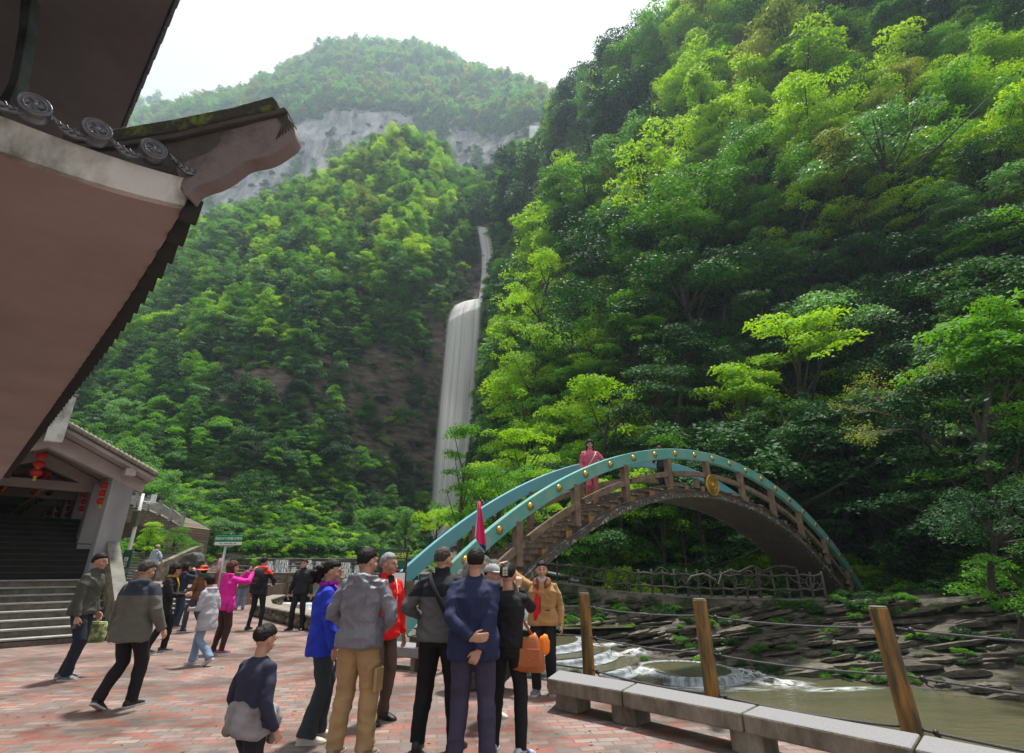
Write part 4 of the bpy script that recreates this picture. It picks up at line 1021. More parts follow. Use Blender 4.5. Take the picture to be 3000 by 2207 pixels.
# big looping branches on the right part
for (pl_, rad) in (([(2010, 1715), (2025, 1690), (2060, 1682), (2095, 1700), (2105, 1715), (2115, 1682), (2140, 1672), (2165, 1678), (2190, 1665), (2210, 1658), (2235, 1675), (2262, 1662), (2290, 1658), (2330, 1664)], .05), ([(2225, 1750), (2222, 1710), (2225, 1672)], .085), ([(2225, 1680), (2250, 1675), (2275, 1690), (2290, 1705)], .04), ([(2222, 1690), (2195, 1685), (2178, 1672)], .04), ([(2150, 1680), (2160, 1705), (2150, 1728), (2165, 1735)], .03)):
    pts = [P(x, y, 22.6) for x, y in pl_]; MB().tube(pts, rad, 7).build('twisted_branch', M_branch, rf, smooth=True)
# ---------- HILLS ----------
HS = {}
def hill(name, rows, nu, nv, m, **k):
    g = loft(rows, nu, nv, **k); HS[name] = g; return grid_mesh(name, g, m)
# far mountain
hill('far_mountain', [
    [(150, 700, 330), (560, 680, 330), (900, 640, 320), (1250, 620, 310), (1500, 600, 290), (1800, 560, 250)],
    [(200, 560, 360), (560, 560, 350), (850, 510, 335), (1100, 480, 325), (1400, 500, 310), (1520, 500, 285), (1800, 480, 255)],
    [(240, 470, 400), (560, 470, 372), (850, 400, 345), (1050, 350, 340), (1200, 370, 340), (1400, 430, 325), (1520, 420, 290), (1600, 400, 262), (1800, 400, 258)],
    [(270, 420, 450), (560, 390, 400), (830, 310, 365), (1050, 300, 360), (1200, 300, 360), (1400, 340, 345), (1520, 345, 300), (1620, 352, 270), (1800, 330, 265)],
    [(300, 370, 500), (600, 340, 430), (830, 250, 420), (960, 205, 420), (1080, 185, 425), (1200, 188, 420), (1350, 240, 400), (1500, 300, 360), (1640, 330, 300), (1800, 300, 290)],
    [(300, 360, 540), (450, 350, 520), (600, 318, 480), (750, 300, 475), (835, 235, 470), (900, 195, 470), (960, 172, 470), (1080, 155, 475), (1190, 152, 470), (1275, 178, 465), (1340, 210, 455), (1430, 235, 440), (1500, 270, 420), (1640, 305, 380), (1800, 320, 350)],
    [(300, 420, 640), (600, 400, 620), (900, 300, 600), (1200, 240, 600), (1500, 340, 560), (1800, 380, 480)]],
    170, 150, M_lime, rough=9, scale=.018)
hill('far_mist_mountain', [[(150, 560, 640), (700, 560, 640)], [(150, 420, 680), (450, 400, 680), (700, 420, 690)], [(150, 330, 720), (330, 315, 720), (480, 320, 720), (620, 300, 720), (700, 330, 730)]], 60, 30, M_lime, rough=8, scale=.015)
hill('far_right_ridge', [[(1600, 380, 270), (2300, 200, 270)], [(1780, 250, 310), (1960, 90, 310), (2300, -60, 310)], [(1840, 170, 350), (1960, 55, 350), (2020, 20, 350), (2120, -30, 350), (2400, -150, 350)]], 60, 50, M_hill, rough=4, scale=.03)
# left hill: base to skyline
hill('left_hillside', [
    [(150, 1760, 44), (420, 1750, 48), (700, 1735, 54.5), (900, 1700, 59), (1100, 1665, 69), (1262, 1630, 92.5)],
    [(150, 1648, 46), (420, 1640, 50), (700, 1632, 56), (900, 1628, 60), (1100, 1625, 70), (1262, 1612, 93)],
    [(120, 1560, 52), (420, 1575, 55), (700, 1580, 60), (900, 1580, 66), (1100, 1575, 76), (1255, 1560, 95)],
    [(80, 1450, 62), (420, 1480, 62), (700, 1500, 67), (900, 1505, 73), (1100, 1490, 83), (1265, 1470, 97)],
    [(60, 1340, 78), (420, 1350, 74), (700, 1360, 74), (900, 1370, 78), (1100, 1360, 88), (1275, 1340, 99)],
    [(60, 1200, 100), (400, 1180, 90), (650, 1180, 82), (900, 1200, 83), (1100, 1190, 91), (1290, 1170, 100)],
    [(100, 1050, 125), (400, 1020, 108), (650, 1010, 93), (900, 1020, 88), (1100, 1020, 94), (1300, 1010, 101)],
    [(200, 900, 155), (450, 870, 132), (700, 860, 112), (950, 860, 98), (1150, 870, 99), (1312, 893, 102)],
    [(260, 790, 190), (480, 740, 165), (720, 710, 140), (960, 700, 118), (1200, 700, 112), (1385, 740, 118)],
    [(300, 790, 205), (540, 715, 190), (760, 640, 168), (960, 580, 150), (1190, 545, 140), (1385, 640, 132)],
    [(310, 760, 220), (540, 690, 205), (720, 650, 190), (900, 592, 178), (1030, 518, 170), (1110, 448, 167), (1195, 428, 166), (1290, 480, 165), (1370, 560, 160), (1425, 630, 155)],
    [(310, 860, 290), (540, 780, 280), (900, 680, 250), (1200, 560, 230), (1425, 680, 200)]],
    150, 150, M_brownrock, rough=2.4, scale=.05)
# right gorge wall
hill('right_hillside', [
    [(1345, 1608, 92), (1420, 1600, 72), (1500, 1640, 50), (1580, 1690, 33), (1850, 1722, 26), (2150, 1735, 25.5), (2480, 1745, 27), (2800, 1770, 22), (3250, 1850, 14.5)],
    [(1345, 1540, 96), (1440, 1500, 76), (1520, 1500, 56), (1640, 1520, 38), (1900, 1560, 29.5), (2200, 1580, 29.5), (2500, 1600, 30), (2800, 1620, 25), (3250, 1640, 16.5)],
    [(1375, 1350, 99), (1460, 1280, 78), (1560, 1250, 58), (1720, 1250, 43), (1950, 1280, 35), (2250, 1280, 32), (2550, 1280, 32), (2850, 1280, 26), (3250, 1280, 19)],
    [(1405, 1100, 100), (1470, 1050, 82), (1570, 1020, 62), (1750, 1000, 48), (2000, 1000, 40), (2300, 980, 36), (2600, 960, 34), (2900, 950, 29), (3250, 930, 23)],
    [(1420, 900, 103), (1470, 860, 92), (1600, 820, 70), (1800, 780, 54), (2050, 750, 46), (2350, 700, 40), (2600, 660, 35.5), (2900, 640, 31.5), (3250, 600, 28)],
    [(1455, 720, 120), (1520, 680, 105), (1650, 640, 82), (1850, 560, 64), (2100, 480, 56), (2350, 420, 49), (2650, 370, 43), (2950, 330, 39), (3250, 280, 36)],
    [(1450, 600, 140), (1560, 520, 122), (1700, 450, 98), (1900, 350, 80), (2100, 250, 70), (2400, 170, 60), (2700, 100, 53), (2950, 40, 50), (3250, -20, 48)],
    [(1470, 520, 158), (1610, 400, 142), (1720, 310, 122), (1830, 230, 108), (1960, 150, 98), (2100, 60, 90), (2400, -80, 80), (2700, -200, 75), (3250, -400, 72)],
    [(1560, 560, 200), (1700, 480, 190), (1900, 400, 180), (2100, 300, 170), (2700, 100, 150), (3250, -100, 140)]],
    200, 190, M_hill, rough=1.7, scale=.075)
# gorge floor behind the cascade up to the fall
hill('riverbed_terrain', [[(700, 1668, 55), (1150, 1668, 55), (1500, 1700, 40), (1640, 1735, 30)], [(700, 1640, 56), (1100, 1640, 62), (1400, 1640, 62), (1600, 1670, 45)], [(900, 1625, 75), (1250, 1612, 96), (1480, 1600, 80), (1640, 1640, 60)], [(1200, 1590, 103), (1250, 1590, 105), (1480, 1560, 105), (1640, 1560, 95)]], 60, 40, M_bank, rough=.5, scale=.15)
# cliff behind waterfall
hill('waterfall_cliff', [[(1180, 1640, 99), (1300, 1640, 101), (1440, 1640, 99)], [(1180, 1400, 101), (1300, 1400, 102), (1440, 1400, 100)], [(1200, 1100, 101), (1340, 1100, 103), (1460, 1100, 102)], [(1250, 910, 101), (1350, 905, 103), (1440, 900, 103)], [(1300, 880, 106), (1380, 875, 108), (1440, 870, 106)], [(1340, 760, 117), (1420, 740, 119), (1470, 740, 113)], [(1340, 640, 121), (1420, 620, 123), (1480, 600, 120)], [(1370, 540, 165), (1430, 520, 170), (1500, 480, 165)]], 60, 130, M_brownrock, rough=1.2, scale=.09, strata=(.02, 0, .5, 1.6))
# brown cliff band on the left hill (overhanging strata)
# far bank rock slope
hill('rock_bank_terrain', [
    [tuple(['w', -6, 31, -1.3]), tuple(['w', 1.2, 22.2, -1.3]), tuple(['w', 4.2, 20.2, -2.0]), tuple(['w', 7.2, 18.6, -2.0]), tuple(['w', 8.6, 17.4, -2.0]), tuple(['w', 10.5, 15.6, -2.0]), tuple(['w', 12.3, 14.1, -2.0]), tuple(['w', 20, 9, -2.0])],
    [tuple(['w', -5, 32, -.5]), tuple(['w', 1.5, 24, -.55]), tuple(['w', 4.6, 21.2, -1.35]), tuple(['w', 7.6, 19.3, -1.45]), tuple(['w', 9.3, 18.0, -1.5]), tuple(['w', 11.2, 16.2, -1.5]), tuple(['w', 13, 14.9, -1.5]), tuple(['w', 21, 10, -1.5])],
    [tuple(['w', -4, 33, -.1]), tuple(['w', 2.2, 26.5, -.25]), tuple(['w', 5.2, 22.8, -.7]), tuple(['w', 8.6, 20.8, -.8]), tuple(['w', 10.8, 19.3, -.85]), tuple(['w', 12.8, 17.4, -.9]), tuple(['w', 14.5, 16, -.9]), tuple(['w', 22, 12, -.8])],
    [tuple(['w', -3, 34.5, .5]), tuple(['w', 2.4, 29.0, .35]), tuple(['w', 5.4, 24.8, -.15]), tuple(['w', 9.0, 22.6, -.25]), tuple(['w', 11.4, 21.0, -.2]), tuple(['w', 13.6, 19.0, -.1]), tuple(['w', 15.8, 17.6, 0]), tuple(['w', 23, 13.5, .2])],
    [tuple(['w', -3, 36.5, .8]), tuple(['w', 2.5, 30.6, .62]), tuple(['w', 5.6, 26.4, .3]), tuple(['w', 9.3, 24.0, .24]), tuple(['w', 12.0, 22.4, .3]), tuple(['w', 14.4, 20.4, .5]), tuple(['w', 16.8, 19, .8]), tuple(['w', 24, 15, 1.0])],
    [tuple(['w', -3, 40, 1.2]), tuple(['w', 2.5, 34, 1.0]), tuple(['w', 6.5, 30, .5]), tuple(['w', 11, 28, .3]), tuple(['w', 16, 28, .4]), tuple(['w', 20, 26, .8]), tuple(['w', 23, 22, 1.1]), tuple(['w', 29, 18, 1.5])]],
    260, 130, M_bank, rough=.16, scale=.8, strata=(-.28, .1, 2.3, .55))
# tilted rock ledges on the bank
lg = MB(); g_ = HS['rock_bank_terrain']; rq = random.Random(31)
for i in range(430):
    v = rq.random()**.8*(g_.shape[0]-30); u = rq.uniform(60, g_.shape[1]-2); p = g_[int(v), int(u)]
    L_ = rq.uniform(.4, 1.9); th = rq.uniform(.06, .26); dp = rq.uniform(.5, 1.3)
    M_ = Matrix.Rotation(rq.uniform(-.55, -.35), 3, 'Z') @ Matrix.Rotation(-rq.uniform(.10, .26), 3, 'Y') @ Matrix.Rotation(rq.uniform(-.25, .1), 3, 'X')
    n = 7; prof = []
    vs = []
    for k in range(n+1):
        t = k/n-.5; w = dp*(1-abs(t*1.7)**3)*rq.uniform(.75, 1.1)*.5; hh = th*(1-abs(t*1.8)**4)*rq.uniform(.8, 1.15)*.5
        for (a, b) in ((-w, -hh*.6), (-w*1.05, hh*.7), (w, hh), (w, -hh)):
            vs.append(M_ @ Vector((t*L_, a, b))+Vector(p)+Vector((0, .12, -.02)))
    fs = [(k*4+j, k*4+(j+1) % 4, k*4+4+(j+1) % 4, k*4+4+j) for k in range(n) for j in range(4)]+[(3, 2, 1, 0), (n*4, n*4+1, n*4+2, n*4+3)]
    lg.add(vs, fs)
M_ledge = rock_mat('ledge_rock', (.03, .027, .022), (.17, .145, .11), (.04, .055, .015), .40, 2.2, tilt=(0, .3, 0), strat=(1, 1, 5), bstr=.5)
o = lg.build('rock_ledge_terrain', M_ledge); o['kind'] = 'structure'
# retaining wall and path under the rustic fence
rw = empty('retaining_wall', (0, 0, 0), label='mossy pale retaining wall below the rustic branch fence', cat='wall')
pth = [Vector((p.x, p.y-.12, 0)) for p in base]
mb = MB()
for p, q in zip(base[:-1], base[1:]):
    d = (q-p); n = Vector((-d.y, d.x, 0)).normalized()*.35
    mb.prism([Vector((p.x, p.y-.1, -.9)), Vector((q.x, q.y-.1, -.9)), Vector((q.x, q.y-.1, q.z-.1)), Vector((p.x, p.y-.1, p.z-.1))], n)
mb.build('wall_body', rock_mat('mossy_pale_wall', (.05, .045, .03), (.30, .27, .20), (.03, .05, .015), .48, .9, strat=(1, 1, 1), bstr=.4), rw)
mb = MB()
for p, q in zip(base[:-1], base[1:]):
    d = (q-p); n = Vector((-d.y, d.x, 0)).normalized()*1.5
    mb.prism([Vector((p.x, p.y-.14, p.z-.1)), Vector((q.x, q.y-.14, q.z-.1)), Vector((q.x, q.y-.14, q.z-.02)), Vector((p.x, p.y-.14, p.z-.02))], n)
o = mb.build('far_bank_path', M_conc); o['kind'] = 'structure'
# ---------- FOLIAGE ----------
def leaf_mat(name, c1, c2, c3, rough=.6, trans=.38, spec=.16):
    m = bpy.data.materials.new(name); m.use_nodes = True; nt = m.node_tree; N = nt.nodes; L = nt.links
    b = N['Principled BSDF']; b.inputs['Roughness'].default_value = rough; b.inputs['Specular IOR Level'].default_value = spec
    oi = N.new('ShaderNodeObjectInfo'); at = N.new('ShaderNodeAttribute'); at.attribute_name = 'tone'
    ad = N.new('ShaderNodeMath'); ad.operation = 'MULTIPLY_ADD'; ad.inputs[1].default_value = .5
    L.new(oi.outputs['Random'], ad.inputs[0])
    hm = N.new('ShaderNodeMath'); hm.operation = 'MULTIPLY'; hm.inputs[1].default_value = .5; L.new(at.outputs['Fac'], hm.inputs[0]); L.new(hm.outputs[0], ad.inputs[2])
    r = N.new('ShaderNodeValToRGB'); cr = r.color_ramp; cr.elements[0].position = .12; cr.elements[1].position = .88
    cr.elements[0].color = (*c1, 1); cr.elements[1].color = (*c3, 1); e = cr.elements.new(.5); e.color = (*c2, 1)
    L.new(ad.outputs[0], r.inputs['Fac']); L.new(r.outputs[0], b.inputs['Base Color'])
    if 'deep' in name: trans = .22
    t = N.new('ShaderNodeBsdfTranslucent'); hs = N.new('ShaderNodeHueSaturation'); hs.inputs['Hue'].default_value = .485; hs.inputs['Saturation'].default_value = 1.15; hs.inputs['Value'].default_value = 1.5
    L.new(r.outputs[0], hs.inputs['Color']); L.new(hs.outputs[0], t.inputs['Color'])
    mx = N.new('ShaderNodeMixShader'); mx.inputs[0].default_value = trans
    L.new(b.outputs[0], mx.inputs[1]); L.new(t.outputs[0], mx.inputs[2]); L.new(mx.outputs[0], N['Material Output'].inputs['Surface'])
    return m
LM = {
 'lime': leaf_mat('lime_leaves', (.13, .30, .008), (.22, .44, .012), (.34, .54, .025)),
 'mid': leaf_mat('mid_green_leaves', (.04, .14, .012), (.075, .23, .02), (.13, .33, .035)),
 'deep': leaf_mat('deep_green_leaves', (.012, .045, .012), (.022, .08, .019), (.045, .13, .026)),  # dark foliage tone, also used to paint shadow on the right slope
 'pale': leaf_mat('pale_glossy_leaves', (.05, .15, .035), (.085, .22, .05), (.13, .29, .08), rough=.5, spec=.3),
 'olive': leaf_mat('olive_leaves', (.11, .17, .025), (.18, .25, .04), (.26, .32, .06)),
 'far': leaf_mat('distant_leaves', (.045, .17, .03), (.09, .28, .045), (.17, .38, .06)),
}
M_bark = mat('tree_bark', (.03, .025, .02), .9, col2=(.065, .055, .045), vscale=4, bump=.8, bscale=20, stretch=(2, 2, .5))

def leaves_mesh(name, centers, nl, lsize, seed, flat=.45, tilt=.6, elong=2.0, droop=.35):
    """centers: list of (pos, radius, hfac). Builds rhombic leaves with a 'tone' attribute"""
    g = np.random.default_rng(seed); V = []; T = []
    for (c, r, hf) in centers:
        n = max(6, int(nl*1.5*(r*r)/.04))
        u = g.normal(size=(n, 3)); u /= np.linalg.norm(u, axis=1)[:, None]
        u[:, 2] = np.abs(u[:, 2])*np.where(g.random(n) < .82, 1, -1)
        rad = g.random(n)**.30
        p = u*rad[:, None]*np.array([r, r, r*hf])
        d2 = (p[:, 0]**2+p[:, 1]**2)/(r*r); p[:, 2] -= droop*r*d2
        p += np.array(c)+g.normal(scale=.01, size=(n, 3))
        out = np.stack([u[:, 0], u[:, 1], np.zeros(n)], 1)
        nrm = np.stack([g.normal(scale=tilt, size=n)+u[:, 0]*.5, g.normal(scale=tilt, size=n)+u[:, 1]*.5, np.ones(n)*.9], 1)
        nrm /= np.linalg.norm(nrm, axis=1)[:, None]
        a = g.random(n)*6.283; dr = np.stack([np.cos(a), np.sin(a), -.3*np.ones(n)], 1)+out*.8
        x = dr-nrm*np.sum(dr*nrm, 1)[:, None]; x /= np.linalg.norm(x, axis=1)[:, None]; y = np.cross(nrm, x)
        s = lsize*g.uniform(.6, 1.25, n)[:, None]
        q = np.stack([p-x*s*.5, p+y*s*.5/elong, p+x*s*.5, p-y*s*.5/elong], 1)
        V.append(q.reshape(-1, 3)); T.append(np.repeat(np.clip(g.normal(.5+.25*(g.random()-.5), .2, n), 0, 1), 1))
    V = np.concatenate(V); T = np.concatenate(T); nq = len(V)//4
    me = bpy.data.meshes.new(name); me.vertices.add(len(V)); me.vertices.foreach_set('co', V.astype(np.float32).ravel())
    me.loops.add(nq*4); me.loops.foreach_set('vertex_index', np.arange(nq*4, dtype=np.int32))
    me.polygons.add(nq); me.polygons.foreach_set('loop_start', np.arange(0, nq*4, 4, dtype=np.int32))
    at = me.attributes.new('tone', 'FLOAT', 'FACE'); at.data.foreach_set('value', T.astype(np.float32))
    me.update(); me.validate(); return me
def tree_proto(seed, style, nl, lsize):
    """unit tree: crown about 1 wide; origin at trunk base"""
    g = random.Random(seed); cs = []; limbs = MB()
    H = {'dome': .95, 'tall': 1.5, 'spread': .8, 'layer': 1.1}[style]
    lean = Vector((0, -.18 if style != 'tall' else -.06, 0))
    topz = H
    trunk = [Vector((0, 0, -.15)), Vector((0, 0, .15*H))+lean*.1, Vector((g.uniform(-.04, .04), 0, .45*H))+lean*.5, Vector((g.uniform(-.05, .05), 0, .78*H))+lean]
    limbs.tube(trunk, [.034, .028, .02, .008], 6)
    n = {'dome': 28, 'tall': 32, 'spread': 28, 'layer': 30}[style]
    for i in range(n):
        a = g.uniform(0, 6.283); t = g.random()
        if style == 'dome': zz = .30+.66*t; rr = .46*math.sqrt(max(0, 1-((zz-.42)/.60)**2))*g.uniform(.55, 1.05); r = g.uniform(.11, .24)
        elif style == 'tall': zz = .25+1.2*t; rr = .40*(1-abs(t-.4)**1.5)*g.uniform(.35, 1.05)*(1-.5*t); r = g.uniform(.10, .21)
        elif style == 'spread': zz = .42+.32*t+.1*g.random(); rr = .56*math.sqrt(1-.75*t*t)*g.uniform(.35, 1.05); r = g.uniform(.11, .23)
        else:
            k = g.randrange(5); zz = .30+.19*k; rr = (.50-.075*k)*g.uniform(.3, 1.05); r = g.uniform(.11, .21)
        rr *= 1+.55*mn.noise(Vector((math.cos(a)*1.3+seed, math.sin(a)*1.3, zz*2.2)))
        c = Vector((rr*math.cos(a), rr*math.sin(a), zz))+lean*(zz/H)
        if i % 4 == 1: c = Vector((c.x*1.32, c.y*1.32, c.z+g.uniform(-.08, .10))); r = g.uniform(.05, .10)
        c += Vector((g.gauss(0, .03), g.gauss(0, .03), g.gauss(0, .03)))
        cs.append((tuple(c), r, g.uniform(.22, .45) if style != 'layer' else .16))
        if i % 3 == 0:
            t0 = min(1, max(.25, (zz-.18)/H)); k = t0*(len(trunk)-1); j = min(int(k), len(trunk)-2); b0 = trunk[j].lerp(trunk[j+1], k-j)
            mid = b0.lerp(c, .5)+Vector((0, 0, -.02))
            limbs.tube([b0, mid, c], [.012, .008, .003], 4)
    me = leaves_mesh('crown', cs, nl, lsize, seed, droop=.4 if style != 'layer' else .15)
    tm = limbs.mesh('trunk'); tm.materials.append(M_bark)
    me.materials.append(LM['mid'])
    return me, tm
def make_branchy():  # sparse near-bare spreading twigs
    g = random.Random(4); mb = MB(); cs = []
    def grow(p, d, L_, r, dep):
        q = p+d*L_; m_ = p.lerp(q, .5)+Vector((g.gauss(0, .06), g.gauss(0, .06), g.gauss(0, .06)))*L_
        mb.tube([p, m_, q], [r, r*.8, r*.6], 5 if dep < 2 else 3)
        if dep >= 2: cs.append((tuple(q), .05, .8))
        if dep < 5:
            for _ in range(3 if dep < 3 else 2):
                nd = (d+Vector((g.gauss(0, .45), g.gauss(0, .45), g.gauss(.0, .28)))).normalized(); grow(q, nd, L_*g.uniform(.6, .85), r*.6, dep+1)
    grow(Vector((0, 0, 0)), Vector((-.75, -.2, .45)).normalized(), .35, .02, 0)
    return leaves_mesh('crown', cs, 90, .022, 5), mb.mesh('trunk')

styles = ['dome', 'tall', 'spread', 'layer']
NEAR = [tree_proto(10+i, ['dome', 'layer', 'spread', 'layer', 'tall', 'spread', 'layer', 'dome', 'layer', 'spread'][i], 250, .033) for i in range(10)]
MIDP = [tree_proto(40+i, styles[i % 4], 130, .048) for i in range(6)]
FARP = [tree_proto(70+i, ['dome', 'tall', 'dome', 'spread'][i % 4], 62, .078) for i in range(6)]
def bush_proto(seed, nl, ls):
    g = random.Random(seed); cs = []
    for i in range(14):
        a = g.uniform(0, 6.28); r_ = .42*math.sqrt(g.random()); cs.append(((r_*math.cos(a), r_*math.sin(a), .12+.3*g.random()*(1-r_)), g.uniform(.12, .22), .6))
    return leaves_mesh('bush', cs, nl, ls, seed, tilt=.8)
BUSH = [bush_proto(90+i, 120, .07) for i in range(4)]

def grid_pts(name, n, rs):
    g = HS[name]; nv, nu, _ = g.shape; u = rs.random(n)*(nu-1.001); v = rs.random(n)*(nv-1.001)
    i = v.astype(int); j = u.astype(int); fv = (v-i)[:, None]; fu = (u-j)[:, None]
    p = (g[i, j]*(1-fu)+g[i, j+1]*fu)*(1-fv)+(g[i+1, j]*(1-fu)+g[i+1, j+1]*fu)*fv
    # outward (towards valley/camera) normal estimate
    du = g[i, j+1]-g[i, j]; dv = g[i+1, j]-g[i, j]; nrm = np.cross(du, dv); nrm /= (np.linalg.norm(nrm, axis=1)[:, None]+1e-9)
    return p, nrm
def pxy(p):
    x = p[:, 0]; y = p[:, 1]; z = p[:, 2]-CH; fw = CT*y+ST*z
    return 1500+F*x/fw, 1103.5-F*(-ST*y+CT*z)/fw, fw
TREES = []   # (pos, size, hill, px, py, screen)
def scatter(name, n, size, mind, keep, seed, region):
    rs = np.random.default_rng(seed); p, nr_ = grid_pts(name, n, rs); X, Y, D = pxy(p)
    cells = {}; out = []
    for k in range(n):
        if not (region[0] < X[k] < region[1] and region[2] < Y[k] < region[3]): continue
        if nr_[k][1] > .35 and nr_[k][2] < .3: continue
        pr = keep(X[k], Y[k])
        if pr <= 0 or rs.random() > pr: continue
        s = size(X[k], Y[k], D[k])*rs.uniform(.55, 1.5); md = mind*s
        c = tuple((p[k]//3).astype(int)); ok = True
        R_ = int(md//3)+1
        for a in range(-R_, R_+1):
            for b in range(-R_, R_+1):
                for e in range(-R_, R_+1):
                    for q in cells.get((c[0]+a, c[1]+b, c[2]+e), ()):
                        if np.sum((q-p[k])**2) < md*md: ok = False; break
                    if not ok: break
                if not ok: break
            if not ok: break
        if not ok: continue
        cells.setdefault(c, []).append(p[k]); out.append((p[k], s, name, X[k], Y[k], s*F/D[k], nr_[k]))
    return [t for t in out if clear_fall(t)]
FL = [(372, 1546, 1582), (440, 1546, 1586), (640, 1385, 1425), (700, 1400, 1442), (745, 1408, 1450), (835, 1406, 1432), (895, 1330, 1408), (950, 1312, 1412), (1040, 1304, 1407), (1240, 1287, 1392), (1360, 1277, 1378), (1450, 1272, 1370), (1600, 1240, 1340)]
def clear_fall(t):
    p, s, nm, x, y, scr, n_ = t; hw = scr*.56
    if y > 1700 or x < 1000 or nm == 'waterfall_cliff': return True
    for i in range(7):
        yy = y-scr*(i/6)*1.25
        if 445 < yy < 630 or yy < 368 or yy > 1600: continue
        l_ = np.interp(yy, [f[0] for f in FL], [f[1] for f in FL]); r_ = np.interp(yy, [f[0] for f in FL], [f[2] for f in FL])
        if nm == 'left_hillside': r_ -= 6
        if nm == 'right_hillside': r_ -= 10
        if x+hw > l_ and x-hw < r_: return False
    return True
def ell(x, y, cx, cy, rx, ry): return ((x-cx)/rx)**2+((y-cy)/ry)**2 < 1
def segd(x, y, a, b):
    vx, vy = b[0]-a[0], b[1]-a[1]; t = max(0, min(1, ((x-a[0])*vx+(y-a[1])*vy)/(vx*vx+vy*vy))); return math.hypot(x-a[0]-t*vx, y-a[1]-t*vy)
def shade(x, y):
    """dark ravine rock and recesses; their shadow is painted by sparse trees, dark leaves"""
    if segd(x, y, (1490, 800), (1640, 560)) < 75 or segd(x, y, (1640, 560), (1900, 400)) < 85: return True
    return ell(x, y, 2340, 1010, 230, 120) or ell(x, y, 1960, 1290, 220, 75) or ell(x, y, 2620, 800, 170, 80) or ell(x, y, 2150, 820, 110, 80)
def keepR(x, y):
    if shade(x, y): return .02
    if ell(x, y, 2250, 1640, 330, 130): return .25
    if y > 1560 and x < 2450: return .45
    if ell(x, y, 1440, 1150, 60, 300): return .1
    return 1
def keepL(x, y):
    if ell(x, y, 1150, 1260, 170, 260): return .012
    if ell(x, y, 700, 1150, 170, 90): return .05
    if x > 1225 and y > 900: return .15
    if y > 1400 and x > 460: return .003
    if y > 1430: return .3
    if ell(x, y, 1010, 1180, 120, 120): return .03
    return 1
def keepM(x, y):
    if ell(x, y, 1065, 385, 150, 75) and y > 330: return .004
    if ell(x, y, 905, 460, 80, 110): return .008
    if ell(x, y, 720, 560, 300, 95) or ell(x, y, 540, 650, 180, 90): return .012
    if ell(x, y, 1440, 480, 160, 95) and y > 395: return .01
    if ell(x, y, 1330, 440, 30, 130): return .2
    if ell(x, y, 1610, 400, 60, 50): return 0
    return 1
TR = scatter('right_hillside', 9000, lambda x, y, d: 4.4+min(d, 95)*.042, .42, keepR, 1, (1380, 3150, -260, 1720))
TL = scatter('left_hillside', 14000, lambda x, y, d: 3.1+d*.010, .42, keepL, 2, (60, 1460, 330, 1600))
TM = scatter('far_mountain', 16000, lambda x, y, d: 8.2+d*.003, .42, keepM, 3, (150, 1800, 60, 720))
TF = scatter('far_right_ridge', 1500, lambda x, y, d: 9, .45, lambda x, y: 1, 4, (1700, 2400, -100, 420))+scatter('far_mist_mountain', 1500, lambda x, y, d: 16, .5, lambda x, y: 1, 5, (150, 700, 280, 560))
TWc = scatter('waterfall_cliff', 900, lambda x, y, d: 4.0, .5, lambda x, y: 0 if (x < 1425 and y > 860) or (1380 < x < 1452 and 680 < y < 900) else (.5 if y > 700 else 1), 6, (1180, 1520, 480, 1600))
allt = sorted(TR+TL+TWc, key=lambda t: -t[5])
NIND = 285
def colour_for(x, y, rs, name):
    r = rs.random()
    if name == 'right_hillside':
        if shade(x, y): return 'deep'  # darkest leaf colour stands in for the recess shadow
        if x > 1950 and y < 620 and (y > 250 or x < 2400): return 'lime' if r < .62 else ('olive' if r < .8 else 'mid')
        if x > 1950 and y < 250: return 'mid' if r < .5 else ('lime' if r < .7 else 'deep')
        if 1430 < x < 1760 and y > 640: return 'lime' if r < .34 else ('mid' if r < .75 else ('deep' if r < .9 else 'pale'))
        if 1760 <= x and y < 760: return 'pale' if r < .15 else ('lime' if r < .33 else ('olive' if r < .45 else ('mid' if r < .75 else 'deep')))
        return 'deep' if r < .66 else ('mid' if r < .82 else ('pale' if r < .92 else 'lime'))  # mostly dark leaves, painting the shadow of the lower slope
    if name == 'left_hillside':
        if y > 1050: return 'deep' if r < .45 else ('mid' if r < .85 else 'pale')
        if 900 < x < 1300 and y < 760: return 'lime' if r < .42 else ('mid' if r < .9 else 'olive')
        return 'mid' if r < .5 else ('lime' if r < .68 else ('pale' if r < .85 else 'deep'))
    return 'deep' if r < .6 else 'mid'
CN = {'lime': 'yellow-green', 'mid': 'mid green', 'deep': 'dark green', 'pale': 'pale glossy green', 'olive': 'olive green'}
def place_words(name, x, y):
    if name == 'right_hillside':
        if y < 260: return 'along the top of the gorge slope above the bridge'
        if y < 640: return 'high on the gorge slope above the bridge'
        if y < 1080: return 'halfway up the gorge slope above the bridge'
        if y < 1380: return 'low on the dark slope just above the bridge'
        return 'at the foot of the slope around the bridge end'
    if name == 'left_hillside':
        if y < 620: return 'on the ridge in front of the far mountain'
        if y < 950: return 'on the upper hillside beside the upper waterfall'
        if y < 1250: return 'midway up the hillside beside the waterfall'
        return 'at the foot of the hillside behind the crowd'
    return 'clinging to the cliff by the waterfall'
rs = np.random.default_rng(77)
def put_tree(pos, s, crown, trunk, col, label, group, name='broadleaf_tree', rz=None, tilt=(0, 0), sz=None):
    root = bpy.data.objects.new(name, None); C.objects.link(root)
    root.location = pos; root.scale = (s, s, s*(sz or 1)); root.rotation_euler = (tilt[0], tilt[1], rs.uniform(-.9, .9) if rz is None else rz)
    tag(root, label, 'tree', group)
    c = bpy.data.objects.new('crown', crown); C.objects.link(c); c.parent = root
    c.material_slots[0].link = 'OBJECT'; c.material_slots[0].material = LM[col]
    t = bpy.data.objects.new('trunk', trunk); C.objects.link(t); t.parent = root
    return root
